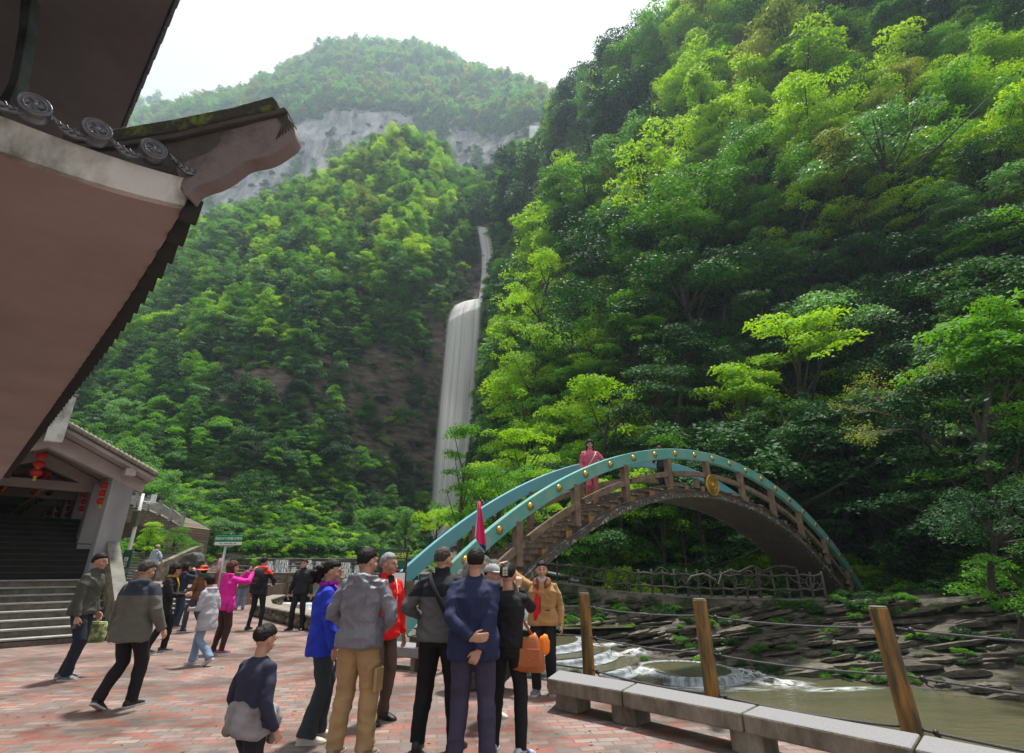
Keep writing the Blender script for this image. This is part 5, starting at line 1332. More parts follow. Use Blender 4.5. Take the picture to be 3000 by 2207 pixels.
for k, (p, s, nm, x, y, scr, nv_) in enumerate(allt[:NIND]):
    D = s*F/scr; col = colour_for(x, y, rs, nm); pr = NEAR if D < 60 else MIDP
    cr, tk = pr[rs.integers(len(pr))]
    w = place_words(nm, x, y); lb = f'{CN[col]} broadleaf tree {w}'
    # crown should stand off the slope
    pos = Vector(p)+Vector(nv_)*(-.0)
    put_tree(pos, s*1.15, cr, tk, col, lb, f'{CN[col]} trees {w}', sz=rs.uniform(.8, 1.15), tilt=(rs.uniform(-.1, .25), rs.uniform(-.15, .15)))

PC = bpy.data.collections.new('prototypes')
def proto_coll(name, lst, cols):
    c = bpy.data.collections.new(name); i = 0
    for me, tk in lst:
        for col in cols:
            m2 = me.copy(); m2.materials.clear(); m2.materials.append(LM[col]); o = bpy.data.objects.new(f'{name}_{i:02d}', m2); c.objects.link(o); i += 1
    return c, i
def scatter_stuff(name, pts, scs, rots, idx, coll, label=None):
    me = bpy.data.meshes.new(name); me.from_pydata([tuple(p) for p in pts], [], [])
    for nm, ty, dat in (('sc', 'FLOAT_VECTOR', np.array(scs, np.float32).ravel()), ('rt', 'FLOAT_VECTOR', np.array(rots, np.float32).ravel()), ('ix', 'INT', np.array(idx, np.int32))):
        a = me.attributes.new(nm, ty, 'POINT'); a.data.foreach_set('vector' if ty == 'FLOAT_VECTOR' else 'value', dat)
    o = bpy.data.objects.new(name, me); C.objects.link(o); o['kind'] = 'stuff'
    ng = bpy.data.node_groups.new(name+'_nodes', 'GeometryNodeTree')
    ng.interface.new_socket('Geometry', in_out='INPUT', socket_type='NodeSocketGeometry'); ng.interface.new_socket('Geometry', in_out='OUTPUT', socket_type='NodeSocketGeometry')
    N = ng.nodes; L = ng.links; gi = N.new('NodeGroupInput'); go = N.new('NodeGroupOutput')
    mp = N.new('GeometryNodeMeshToPoints'); ip = N.new('GeometryNodeInstanceOnPoints'); ci = N.new('GeometryNodeCollectionInfo')
    ci.inputs['Collection'].default_value = coll; ci.inputs['Separate Children'].default_value = True; ci.inputs['Reset Children'].default_value = True
    ip.inputs['Pick Instance'].default_value = True
    def attr(nm, ty):
        a = N.new('GeometryNodeInputNamedAttribute'); a.data_type = ty; a.inputs['Name'].default_value = nm; return a
    A = attr('sc', 'FLOAT_VECTOR'); B = attr('rt', 'FLOAT_VECTOR'); D = attr('ix', 'INT'); er = N.new('FunctionNodeEulerToRotation')
    L.new(gi.outputs[0], mp.inputs[0]); L.new(mp.outputs[0], ip.inputs['Points']); L.new(ci.outputs[0], ip.inputs['Instance'])
    L.new(A.outputs[0], ip.inputs['Scale']); L.new(B.outputs[0], er.inputs[0]); L.new(er.outputs[0], ip.inputs['Rotation']); L.new(D.outputs[0], ip.inputs['Instance Index'])
    L.new(ip.outputs[0], go.inputs[0])
    md = o.modifiers.new('scatter', 'NODES'); md.node_group = ng; return o
cols_ = ['lime', 'mid', 'deep', 'pale', 'olive']
cM, nM = proto_coll('wood', MIDP, cols_)
rest = allt[NIND:]
ix = []; mi_ = []
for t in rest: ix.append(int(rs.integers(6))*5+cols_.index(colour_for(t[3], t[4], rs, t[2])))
def srt(ts, f=1.15): return [t[0] for t in ts], [[t[1]*f]*2+[t[1]*f*rs.uniform(.8, 1.15)] for t in ts], [[rs.uniform(-.1, .2), rs.uniform(-.15, .15), rs.uniform(-1, 1)] for t in ts]
a, b, c = srt(rest); scatter_stuff('hillside_woods', a, b, c, ix, cM)
cF, nF = proto_coll('farwood', FARP, ['mid', 'far', 'far', 'olive'])
FT = TM+TF
a, b, c = srt(FT, 1.2); scatter_stuff('distant_forest', a, b, c, [int(rs.integers(nF)) for _ in FT], cF)
# undergrowth on the slopes
cB = bpy.data.collections.new('bushes'); i = 0
for me in BUSH:
    for col in ('deep', 'mid', 'deep', 'mid', 'lime', 'pale'):
        m2 = me.copy(); m2.materials.append(LM[col]); o = bpy.data.objects.new(f'bush_{i:02d}', m2); cB.objects.link(o); i += 1
nB = i
def under(name, hill_, n, size, keep, seed, region, idxf=None, bare=None):
    rs2 = np.random.default_rng(seed); p, nr_ = grid_pts(hill_, n, rs2); X, Y, D = pxy(p); P_, S_, R__, I_ = [], [], [], []
    for k in range(n):
        if not (region[0] < X[k] < region[1] and region[2] < Y[k] < region[3]) or rs2.random() > keep(X[k], Y[k]): continue
        s = size(D[k])*rs2.uniform(.6, 1.4); P_.append(p[k]); S_.append([s, s, s*rs2.uniform(.6, 1.1)])
        R__.append([rs2.uniform(-.2, .5), rs2.uniform(-.2, .2), rs2.uniform(0, 6.28)]); I_.append(int(rs2.integers(nB)) if idxf is None else idxf(rs2))
    scatter_stuff(name, P_, S_, R__, I_, cB)
def uR(x, y):
    if shade(x, y): return .22
    if mn.noise(Vector((x*.008, y*.008, 1))) > .28: return .15
    return .9
def uL(x, y):
    if ell(x, y, 1150, 1260, 150, 250) or x > 1250: return .12
    if ell(x, y, 1010, 1200, 140, 130) or ell(x, y, 720, 1150, 160, 70): return .3
    return .95
under('slope_undergrowth', 'right_hillside', 9000, lambda d: 1.1+d*.022, uR, 21, (1380, 3200, -200, 1760))
under('hillside_undergrowth', 'left_hillside', 9500, lambda d: 1.0+d*.018, uL, 22, (60, 1420, 360, 1620))
under('streamside_greenery', 'left_hillside', 5200, lambda d: 1.1, lambda x, y: 1, 23, (200, 1150, 1440, 1650), idxf=lambda r: int(r.choice([1, 3, 4, 7, 9, 10, 13, 15, 16])))
under('mountain_scrub', 'far_mountain', 5000, lambda d: 7, lambda x, y: .12+.8*(keepM(x, y) > .5), 24, (150, 1800, 80, 720))
under('cliff_ferns', 'waterfall_cliff', 900, lambda d: 1.6, lambda x, y: (.15 if x < 1420 and y > 700 else 1.0), 25, (1180, 1520, 480, 1640))
under('bank_weeds', 'rock_bank_terrain', 2600, lambda d: .55, lambda x, y: (1.0 if y < 1800 else .25)*(mn.noise(Vector((x*.012, y*.02, 5))) > -.1), 26, (1600, 3100, 1700, 2020), idxf=lambda r: int(r.choice([0, 1, 2, 3, 6, 7, 8, 9, 12])))
under('riverbed_weeds', 'riverbed_terrain', 900, lambda d: 1.2, lambda x, y: .5, 27, (700, 1650, 1560, 1680))

# ---- named single trees and shrubs near the bridge ----
def near_tree(px, py, Y, s, proto, col, label, rz=0, sz=1, tilt=(0, 0), name='broadleaf_tree', cat=None):
    p = P(px, py, Y); o = put_tree(p, s, proto[0], proto[1], col, label, None, name, rz, tilt, sz)
    if cat: o['category'] = cat
    return o
near_tree(1345, 1600, 24, 3.3, NEAR[3], 'mid', 'slender layered tree in front of the waterfall beside the bridge handrail', .4, 1.45)
near_tree(1440, 1620, 24, 3.6, NEAR[7], 'mid', 'bushy layered tree rising behind the sky blue handrail', 1.9, 1.15)
near_tree(1505, 1590, 27, 4.6, NEAR[1], 'lime', 'tall light green tree between the bridge and the dark gorge wall', .9, 1.1)
near_tree(1275, 1612, 26, 1.9, NEAR[2], 'lime', 'small yellow-green tree with a flat top at the waterfall foot', .3, 1.25)
near_tree(1185, 1640, 30, 2.1, NEAR[4], 'pale', 'small pale green tree above the 玻璃天桥 sign', .2, .9)
near_tree(1560, 1190, 46, 7.0, NEAR[0], 'lime', 'broad light green tree leaning out over the gorge beside the waterfall', .5, 1.2)
near_tree(1530, 1460, 44, 6.5, NEAR[5], 'lime', 'tall light green tree low on the gorge wall behind the bridge', 2.2, 1.3)
near_tree(1580, 960, 52, 8.0, NEAR[1], 'lime', 'light green tree standing out at the edge of the shaded gorge wall', 1.2, 1.0)
near_tree(2480, 1480, 27.5, 5.6, NEAR[2], 'pale', 'bright glossy spreading tree overhanging the far end of the bridge', 2.6, 1.2, (.25, -.25))
near_tree(2740, 1560, 24.5, 4.6, NEAR[6], 'pale', 'glossy layered tree drooping low at the right side of the stream', .8, 1.0, (.3, -.2))
near_tree(2900, 1700, 15.5, 3.0, NEAR[2], 'deep', 'dark spreading tree over the river at the right edge', .1, 1.0, (.3, -.1))
near_tree(2880, 1330, 18.5, 4.4, NEAR[4], 'mid', 'leafy tree filling the slope at the right edge above the river', 1.4, 1.0, (.3, 0))
near_tree(2800, 1800, 20.5, 3.2, NEAR[3], 'deep', 'low dark tree hanging over the rocks right of the bridge end', .9, .8, (.3, 0))
near_tree(2990, 1830, 15.5, 3.0, NEAR[0], 'mid', 'leafy shrub-like tree over the rocks at the far right', .3, .8, (.3, 0))
near_tree(2640, 1790, 24.5, 2.6, NEAR[4], 'deep', 'small dark tree right beside the far foot of the bridge', .9, .8, (.2, 0))
near_tree(2300, 1380, 27, 4.4, NEAR[0], 'deep', 'dark bushy tree behind the crown of the bridge arch', .6, .9)
near_tree(2020, 1730, 27, 3.4, NEAR[4], 'mid', 'leafy tree seen through the bridge arch above the branch fence', .2, .9)
near_tree(1700, 1700, 30, 2.6, NEAR[6], 'deep', 'dark small tree under the left half of the bridge arch', 1.2, 1.0)
near_tree(500, 1650, 38, 3.2, NEAR[0], 'mid', 'bushy green tree beside the old stone arch bridge', .4, .8)
near_tree(420, 1668, 36, 2.6, NEAR[4], 'lime', 'light green shrub below the old stone arch bridge', .4, .8)
bc, bt = make_branchy(); bc.materials.append(LM['olive']); bt.materials.append(mat('pale_twig', (.16, .13, .09), .9, col2=(.08, .065, .05), vscale=5))
near_tree(2790, 1330, 22.0, 4.6, (bc, bt), 'olive', 'nearly bare twiggy tree spreading above the glossy tree by the bridge', 0, 1, (0, 0), 'bare_tree')

# fallen leaves on the paving
rl2 = random.Random(8); mb = MB()
for i in range(420):
    x = rl2.uniform(-7, 3.2); y = rl2.uniform(3.6, 15)
    if x > 3.1-(y-3.6)*.5: continue
    a = rl2.uniform(0, 6.28); s = rl2.uniform(.012, .03); q = Vector((x, y, .006))
    u = Vector((math.cos(a), math.sin(a), rl2.uniform(-.15, .15)))*s; v = Vector((-math.sin(a), math.cos(a), rl2.uniform(-.15, .15)))*s*.5
    mb.add([q-u, q+v, q+u, q-v], [(0, 1, 2, 3)])
o = mb.build('fallen_leaves', mat('dry_leaf', (.16, .10, .03), .8, col2=(.08, .09, .03), vscale=3)); o['kind'] = 'stuff'
# ---------- PEOPLE ----------
def fabric(name, col, col2=None, rough=.8, fold=1.0, sheen=0, band=None, sc=7.0, fine=220, spec=.3):
    """cloth material with fold bump; band: list of (z, colour) real colour blocks by height"""
    if name in MATS: return MATS[name]
    m = bpy.data.materials.new(name); MATS[name] = m; m.use_nodes = True; nt = m.node_tree; N = nt.nodes; L = nt.links; b = N['Principled BSDF']
    b.inputs['Roughness'].default_value = rough; b.inputs['Specular IOR Level'].default_value = spec
    if sheen: b.inputs['Sheen Weight'].default_value = sheen
    tc = N.new('ShaderNodeTexCoord'); n = N.new('ShaderNodeTexNoise'); n.inputs['Scale'].default_value = 5; n.inputs['Detail'].default_value = 6
    L.new(tc.outputs['Object'], n.inputs['Vector'])
    c2 = col2 or tuple(c*.72 for c in col)
    r = N.new('ShaderNodeValToRGB'); r.color_ramp.elements[0].position = .3; r.color_ramp.elements[1].position = .7
    r.color_ramp.elements[0].color = (*c2, 1); r.color_ramp.elements[1].color = (*col, 1); L.new(n.outputs['Fac'], r.inputs['Fac'])
    src = r.outputs[0]
    if band:
        sx = N.new('ShaderNodeSeparateXYZ'); L.new(tc.outputs['Object'], sx.inputs[0])
        for ax, z, cc in band:
            g = N.new('ShaderNodeMath'); g.operation = 'GREATER_THAN'; g.inputs[1].default_value = z; L.new(sx.outputs[ax], g.inputs[0])
            mx = N.new('ShaderNodeMix'); mx.data_type = 'RGBA'; L.new(g.outputs[0], mx.inputs['Factor']); L.new(src, mx.inputs['A']); mx.inputs['B'].default_value = (*cc, 1); src = mx.outputs['Result']
    L.new(src, b.inputs['Base Color'])
    mp = N.new('ShaderNodeMapping'); mp.inputs['Scale'].default_value = (1.5, 1.5, .7); mp.inputs['Rotation'].default_value = (.3, .5, 0); L.new(tc.outputs['Object'], mp.inputs['Vector'])
    w = N.new('ShaderNodeTexNoise'); w.inputs['Scale'].default_value = sc; w.inputs['Detail'].default_value = 3; w.inputs['Distortion'].default_value = 1.6; L.new(mp.outputs[0], w.inputs['Vector'])
    f_ = N.new('ShaderNodeTexNoise'); f_.inputs['Scale'].default_value = fine; L.new(tc.outputs['Object'], f_.inputs['Vector'])
    b1 = N.new('ShaderNodeBump'); b1.inputs['Strength'].default_value = min(1, .6*fold); b1.inputs['Distance'].default_value = .016*fold; L.new(w.outputs['Fac'], b1.inputs['Height'])
    b2 = N.new('ShaderNodeBump'); b2.inputs['Strength'].default_value = .35; b2.inputs['Distance'].default_value = .002; L.new(f_.outputs['Fac'], b2.inputs['Height']); L.new(b1.outputs[0], b2.inputs['Normal'])
    L.new(b2.outputs[0], b.inputs['Normal']); return m
M_skin = mat('skin', (.47, .27, .18), .55, col2=(.40, .21, .14), vscale=9, bump=.15, bscale=120)
M_skin.node_tree.nodes['Principled BSDF'].inputs['Subsurface Weight'].default_value = .08
def hairm(name, c, c2): return mat(name, c, .62, spec=.18, col2=c2, vscale=60, stretch=(1, 1, .12), bump=.35, bscale=70)
H_black = hairm('black_hair', (.006, .005, .005), (.018, .015, .014)); H_brown = hairm('brown_hair', (.05, .018, .01), (.09, .035, .02)); H_grey = hairm('grey_hair', (.16, .155, .15), (.36, .35, .34)); H_thin = hairm('thinning_hair', (.02, .017, .015), (.09, .075, .065))
M_eye = mat('eye_dark', (.012, .009, .008), .25); M_lip = mat('lips', (.36, .12, .10), .5)

def remesh(mb, vox, smooth=4, disp=0.0, dsc=7.0, seed=0, name='m', dec=None):
    me = mb.mesh('tmp'); o = bpy.data.objects.new('tmp', me); C.objects.link(o)
    r = o.modifiers.new('r', 'REMESH'); r.mode = 'VOXEL'; r.voxel_size = vox; r.adaptivity = 0
    s = o.modifiers.new('s', 'SMOOTH'); s.iterations = smooth; s.factor = .5
    dg = bpy.context.evaluated_depsgraph_get(); dg.update()
    out = bpy.data.meshes.new_from_object(o.evaluated_get(dg)); out.name = name
    bpy.data.objects.remove(o); bpy.data.meshes.remove(me)
    if disp:
        n = len(out.vertices); co = np.empty(n*3); out.vertices.foreach_get('co', co); co = co.reshape(-1, 3)
        nr = np.empty(n*3); out.vertex_normals.foreach_get('vector', nr); nr = nr.reshape(-1, 3)
        d = np.empty(n)
        for i in range(n):
            p = co[i]; q = Vector((p[0]*dsc*.62+seed+p[2]*dsc*.35, p[1]*dsc*.62+seed*.3, p[2]*dsc*.95-p[0]*dsc*.4))
            v = mn.noise(q+Vector((mn.noise(q*.6), mn.noise(q*.6+Vector((5, 1, 2))), 0))*1.1); d[i] = 1-2.2*abs(v)
        co += nr*((d-.5)[:, None]*disp); out.vertices.foreach_set('co', co.ravel()); out.update()
    out.materials.clear()
    return out
def ik(a, t, l1, l2, pole):
    a, t, pole = Vector(a), Vector(t), Vector(pole); d = t-a; L_ = min(d.length, (l1+l2)*.999)
    u = d.normalized(); t = a+u*L_; k = (l1*l1-l2*l2+L_*L_)/(2*L_); h = math.sqrt(max(0, l1*l1-k*k))
    p = (pole-u*pole.dot(u)); p = p.normalized() if p.length > 1e-6 else Vector((0, 1, 0))
    return a+u*k+p*h, t
def add_hand(mb, w, d, pn, side, curl=.5, s=1.0, spread=.0):
    """w wrist, d direction of hand, pn palm normal (side the fingers curl to), side: thumb direction sign vector"""
    d = Vector(d).normalized(); pn = Vector(pn); pn = (pn-d*pn.dot(d)).normalized(); th = Vector(side); th = (th-d*th.dot(d)-pn*th.dot(pn)).normalized()
    w = Vector(w)
    mb.tube([w-d*.03*s, w+d*.005*s, w+d*.035*s, w+d*.075*s, w+d*.092*s], [(.020*s, .027*s), (.018*s, .028*s), (.016*s, .038*s), (.0145*s, .041*s), (.011*s, .038*s)], 12, up=pn)
    for i, (off, ln) in enumerate(((.030, .068), (.010, .076), (-.010, .071), (-.029, .056))):
        b = w+d*.085*s+th*off*s; pts = [b-d*.02*s, b]; dd = Vector(d)+th*(spread*(off/.03)*.25); c = curl*(1+.12*i)
        for seg in (.45, .32, .26):
            a = c*.85; dd = (dd*math.cos(a)+pn*math.sin(a)).normalized(); b = b+dd*ln*seg*s*1.05; pts.append(b)
        mb.tube(pts, [.0088*s, .0088*s, .0082*s, .0075*s, .006*s], 8)
    b = w+d*.02*s+th*.028*s; d1 = (d*.75+th*.65+pn*.25).normalized(); p1 = b+d1*.036*s; d2 = (d*.95+th*.18+pn*.45).normalized(); p2 = p1+d2*.03*s; p3 = p2+(d2+pn*.2).normalized()*.022*s
    mb.tube([b-d1*.02*s, b, p1, p2, p3], [.011*s, .0125*s, .0105*s, .0095*s, .007*s], 8)
def head_parts(mb, M, s, fem=False):
    """M: 4x4 head matrix, origin at the skull centre, +Y face"""
    def b(c, r): mb.ball(M @ (Vector(c)*s), tuple(x*s for x in r), 16, 12, M.to_3x3().normalized())
    b((0, -.008, .012), (.074, .094, .098)); b((0, .012, -.035), (.062, .076, .075)); b((0, .030, -.078), (.040, .045, .036))
    b((0, .070, -.098), (.020, .018, .016)); b((0, .072, .012), (.052, .022, .030))
    for sx in (-1, 1):
        b((sx*.042, .052, -.040), (.028, .030, .026)); b((sx*.077, -.008, -.015), (.010, .019, .032)); b((sx*.032, .082, .022), (.022, .010, .007))
    b((0, .098, -.014), (.009, .013, .028)); b((0, .107, -.033), (.0155, .013, .011))
    b((0, .090, -.066), (.024, .010, .007)); b((0, .088, -.077), (.020, .010, .007))
def hair_mesh(M, s, style, seed=0):
    """shell following the skull with the face opening pulled inside"""
    n, m = 56, 40; V = []; r0 = (.0805, .101, .106)
    for i in range(m+1):
        a = math.pi*i/m
        for j in range(n):
            t = 2*math.pi*j/n; d = Vector((math.sin(a)*math.cos(t), math.sin(a)*math.sin(t), math.cos(a)))
            hl = {'short': .42, 'bald': .72, 'grey': .50, 'bob': .40, 'curly': .44, 'pony': .45, 'long': .42, 'bun': .46}.get(style, .42)
            f = d.y; side = abs(d.x)
            # lower limit of hair as function of how far forward the direction is
            if f > .12: low = hl-(.28*side if style in ('bob', 'curly', 'long') else .12*side)+.0
            elif f > -.15: low = {'bob': -.75, 'curly': -.6, 'long': -.95}.get(style, .14)
            else: low = {'short': -.52, 'bald': -.5, 'grey': -.5, 'bob': -.85, 'curly': -.8, 'long': -1.1, 'pony': -.5, 'bun': -.5}.get(style, -.5)
            if style in ('short', 'bald', 'grey', 'bun', 'pony') and f <= -.15: u_ = min(1, (-.15-f)/.42); low = .14+(-.40-.14)*u_
            k = (d.z-low)/.13; k = max(0, min(1, k+.5)); k = k*k*(3-2*k)
            amp = {'curly': .13, 'bob': .07, 'long': .10}.get(style, .018)
            q = d*(6 if style != 'curly' else 9)+Vector((seed, seed*.7, 0))
            R_ = 1.035+{'short': .045, 'bald': -.02 if d.z > .75 else .02, 'grey': .06, 'bob': .14, 'curly': .20, 'long': .14, 'pony': .06, 'bun': .06}.get(style, .05)+amp*mn.fractal(q, 1, 2, 3)
            R_ = .86+(R_-.86)*k
            V.append(M @ (Vector((d.x*r0[0], d.y*r0[1]-.008, d.z*r0[2]+.014))*R_*s))
    fs = [(i*n+j, i*n+(j+1) % n, (i+1)*n+(j+1) % n, (i+1)*n+j) for i in range(m) for j in range(n)]
    mb = MB(); mb.add(V, fs); return mb
def foot_mesh(c, yaw, s, z=0.0, pitch=0.0):
    mb = MB(); Mx = Matrix.Translation(Vector((c[0], c[1], z))) @ Matrix.Rotation(yaw, 4, 'Z') @ Matrix.Rotation(-pitch, 4, 'X')
    rows = [(-.085, .028, .072), (-.07, .036, .085), (-.03, .037, .10), (.01, .036, .098), (.05, .040, .074), (.10, .047, .058), (.145, .044, .046), (.175, .030, .034), (.188, .012, .022)]
    vs = []; n = 12
    for y, w, h in rows:
        for j in range(n):
            t = 2*math.pi*j/n; cx, cz = math.cos(t), math.sin(t)
            m_ = (abs(cx)**3+abs(cz)**3)**(-1/3); vs.append(Mx @ (Vector((cx*m_*w, y, h*.5+cz*m_*h*.5))*s))
    k = len(rows); fs = [(i*n+j, i*n+(j+1) % n, (i+1)*n+(j+1) % n, (i+1)*n+j) for i in range(k-1) for j in range(n)]+[tuple(range(n))[::-1], tuple(range((k-1)*n, k*n))]
    mb.add(vs, fs)
    so = MB(); vs = []
    for y, w, h in rows:
        for dz in (0, .022):
            vs += [Mx @ (Vector((-(w+.004), y*1.02, dz))*s), Mx @ (Vector((w+.004, y*1.02, dz))*s)]
    fs = []
    for i in range(k-1):
        o_ = i*4; fs += [(o_, o_+1, o_+5, o_+4), (o_+2, o_+6, o_+7, o_+3), (o_, o_+4, o_+6, o_+2), (o_+1, o_+3, o_+7, o_+5)]
    fs += [(0, 2, 3, 1), (k*4-4, k*4-3, k*4-1, k*4-2)]; so.add(vs, fs)
    return mb, so

def person(label, pos, h, rz, top, legs, shoe, hair=('short', H_black), hem=.84, jr=1.0, loose=1.0, sleeve=1.0, arms=None, feet=None, lean=(0, 0), head=(0, 0), legr=(.092, .072, .062), collar=None, hood=None,
           curl=(.5, .5), glasses=False, vox=.0075, fold=.010, dsc=7.5, width=1.0, sole=None, fem=False, hipw=1.0, inner=None, bell=0.0, seed=None, foldleg=.008):
    seed = seed if seed is not None else random.random()*50
    s = h/1.70; root = empty('person', pos, rz, label, 'person')
    lx, ly = lean   # lean: shift of shoulders (x, y)
    feet = feet or [(-.12, 0, 0), (.12, .02, 0)]      # (x, y, z[, yaw, pitch])
    S = lambda x, y, z: Vector((x, y, z))*s
    hipc = S((feet[0][0]+feet[1][0])*.5*1+lx*.25, (feet[0][1]+feet[1][1])*.5+ly*.25, .952)
    chest = hipc+S(lx*.6, ly*.6, .345); neck = hipc+S(lx*.85, ly*.85+.0, .502)
    drop = abs(feet[0][1]-feet[1][1]); hipc.z -= (drop*.10)*s; chest.z -= drop*.10*s; neck.z -= drop*.10*s
    body = MB(); tr = MB(); jk = MB(); fitted = fem
    # legs
    knees = []; ankles = []
    for i, sx in enumerate((-1, 1)):
        f = feet[i]; yaw = f[3] if len(f) > 3 else -sx*.12; pit = f[4] if len(f) > 4 else 0
        ank = Vector((f[0]*s, f[1]*s, (f[2]+.09)*s+.06*max(0, pit)*s)); hj = hipc+S(sx*.088*hipw, 0, -.02)
        kn, an = ik(hj, ank, .426*s, .424*s, (math.sin(-yaw)*.3, 1, .1)); knees.append(kn); ankles.append(an)
        r0, r1, r2 = [x*s*loose for x in legr]
        calf = kn.lerp(an, .35)
        tr.tube([hj+S(0, 0, .05), hj.lerp(kn, .12), hj.lerp(kn, .5), kn, calf, kn.lerp(an, .75), an+Vector((0, 0, -.03*s))], [(r0*.95, r0*.95), (r0*1.02, r0), (r0*.5+r1*.55, r0*.5+r1*.55), r1, r1*.98, r2*(1+bell*.4), r2*(1.02+bell)], 16)
        body.tube([hj, kn, an, an+Vector((0, 0, -.05*s))], [.06*s, .04*s, .028*s, .03*s], 10)
        fm, so = foot_mesh((an.x, an.y), yaw, s*1.02, an.z-.09*s, pit)
        sh = fm.build('shoe', shoe, root, smooth=True); so.build('sole', sole or mat('pale_sole', (.45, .45, .44), .7), sh)
    pel = hipc
    rw = .165*width*s*(1.0 if not fem else .96); rd = .118*s*jr
    tr.tube([pel+S(0, -.005, -.11), pel+S(0, -.01, -.03), pel+S(0, 0, .05), pel.lerp(chest, .32)], [(.09*s, .13*s*hipw), (.118*s, .168*s*hipw), (.112*s, .158*s*hipw), (.10*s, .14*s)], 20, up=(0, 1, 0))
    # torso (jacket) sections: up vector = y so rx=depth, ry=width
    hemz = (hem-.952)*s; secs = []
    base = pel+Vector((0, 0, hemz)); wst = pel.lerp(chest, .35); 
    jw = .178*width*s*jr; 
    pts = [base, base+S(0, 0, .03), pel+S(0, 0, .03) if hemz < -.05*s else base+S(0, 0, .05), wst, pel.lerp(chest, .7), chest, chest.lerp(neck, .45), chest.lerp(neck, .8), neck+S(0, 0, .0)]
    hemw = (1.06 if hem < .9 else .98)*hipw
    rads = [(.132*s*jr*hemw, jw*hemw), (.136*s*jr*hemw, jw*1.02*hemw), (.132*s*jr, jw*1.0*hemw), (.122*s*jr, jw*(.93 if not fem else .86)), (.127*s*jr, jw*.98), (.13*s*jr, jw*1.05), (.114*s*jr, jw*.88), (.086*s*jr, jw*.52), (.062*s, .070*s)]
    jk.tube(pts, rads, 24, up=(0, 1, 0), sq=2.3)
    body.tube([pel, wst, chest, chest.lerp(neck, .6), neck], [(.085*s, .12*s), (.08*s, .11*s), (.09*s, .125*s), (.07*s, .09*s), (.05*s, .055*s)], 16, up=(0, 1, 0))
    # arms
    shw = .182*width*s
    arms = arms or [None, None]; hands = []
    for i, sx in enumerate((-1, 1)):
        sh = chest+Vector((sx*shw, 0, .078*s)); a = arms[i]
        if a is None: a = dict(t=(sx*.29, .03, .78))
        tgt = Vector(a['t'])*s if not a.get('world') else root_inv(root) @ Vector(a['t'])
        if not a.get('abs', True): tgt = tgt+sh
        el, wr = ik(sh, tgt, .285*s, .255*s, a.get('pole', (sx*.35, -1, -.1)))
        ar = .062*s*sleeve
        jk.tube([sh-Vector((sx*.10*s, 0, -.038*s)), sh+Vector((-sx*.012*s, 0, .004*s)), sh.lerp(el, .35), el.lerp(sh, .12), el, el.lerp(wr, .2), el.lerp(wr, .6), el.lerp(wr, .97)], [ar*.62, ar*.98, ar*1.0, ar*.94, ar*.9, ar*.88, ar*.76, ar*.70], 16)
        body.tube([sh, el, wr], [.04*s, .034*s, .024*s], 10)
        d = (wr-el).normalized() if 'hd' not in a else Vector(a['hd'])
        pn = Vector(a.get('pn', (-sx, 0, 0))); th = Vector(a.get('th', (0, 1, 0)))
        add_hand(body, wr+d*.005, d, pn, th, a.get('curl', curl[i]), s*.98); hands.append((wr, d))
    # neck + head
    hy, hpitch = head
    hc = neck+S(lx*.1, .025+ly*.1+.03*math.sin(max(0, -hpitch)), .150-.02*abs(hpitch))
    body.tube([neck-S(0, .0, .06), neck+S(0, .004, .04), hc+S(0, -.012, -.06)], [.056*s, .052*s, .054*s], 14)
    HM = Matrix.Translation(hc) @ Matrix.Rotation(hy, 4, 'Z') @ Matrix.Rotation(hpitch, 4, 'X')
    head_parts(body, HM, s, fem)
    if collar: 
        cr0, ch_, cm = collar
        jk.tube([neck-S(0, -.0, .03), neck+S(0, -.004, ch_*.5), neck+S(0, -.010, ch_)], [(.080*s, .088*s), (.068*s, .074*s), (.068*s, .074*s)], 18, up=(0, 1, 0))
    if hood:
        jk.tube([neck+S(-.13, .01, .0), neck+S(-.085, -.075, .0), neck+S(0, -.115, -.015), neck+S(.085, -.075, .0), neck+S(.13, .01, .0)], [.03*s, .045*s, .052*s, .045*s, .03*s], 14)
        jk.ball(neck+S(0, -.105, -.075), (.115*s, .048*s, .095*s), 16, 10)
    bo = link('body', remesh(body, vox, 3, 0), M_skin, root, True)
    link('jacket' if top[1] is None else top[1], remesh(jk, vox*1.35, 5, fold*s, dsc/s, seed), top[0], root, True)
    link('trousers', remesh(tr, vox*1.35, 5, foldleg*s, dsc*.9/s, seed+9), legs, root, True)
    hs_, hm_ = hair
    hb = hair_mesh(HM, s, hs_, seed)
    if hs_ == 'pony':
        hb.ball(HM @ (Vector((0, -.135, -.01))*s), (.05*s, .065*s, .075*s), 14, 10); 
        for k in range(26):
            g = random.Random(k+int(seed)); hb.ball(HM @ (Vector((g.uniform(-.06, .06), -.17+g.uniform(-.05, .05), -.02+g.uniform(-.09, .06)))*s), (.028*s, .028*s, .032*s), 8, 6)
    if hs_ == 'bun': hb.ball(HM @ (Vector((0, -.10, .02))*s), (.055*s, .045*s, .06*s), 14, 10)
    if hs_ in ('long', 'curly'):
        for k in range(44):
            g = random.Random(k+int(seed)*3); a = g.uniform(math.pi*.95, math.pi*2.05); zz = g.uniform(-.20 if hs_ == 'long' else -.09, .05)
            hb.ball(HM @ (Vector((.085*math.cos(a), .088*math.sin(a)-.01, zz))*s), (.028*s, .028*s, .036*s), 8, 6)
    hm2 = remesh(hb, .006 if hs_ in ('long', 'curly', 'pony') else .005, 1, .0022*s, 34/s, seed)
    link('hair', hm2, hm_, root, True)
    def hp_(x, y, z): return HM @ (Vector((x, y, z))*s)
    R3 = HM.to_3x3().normalized()
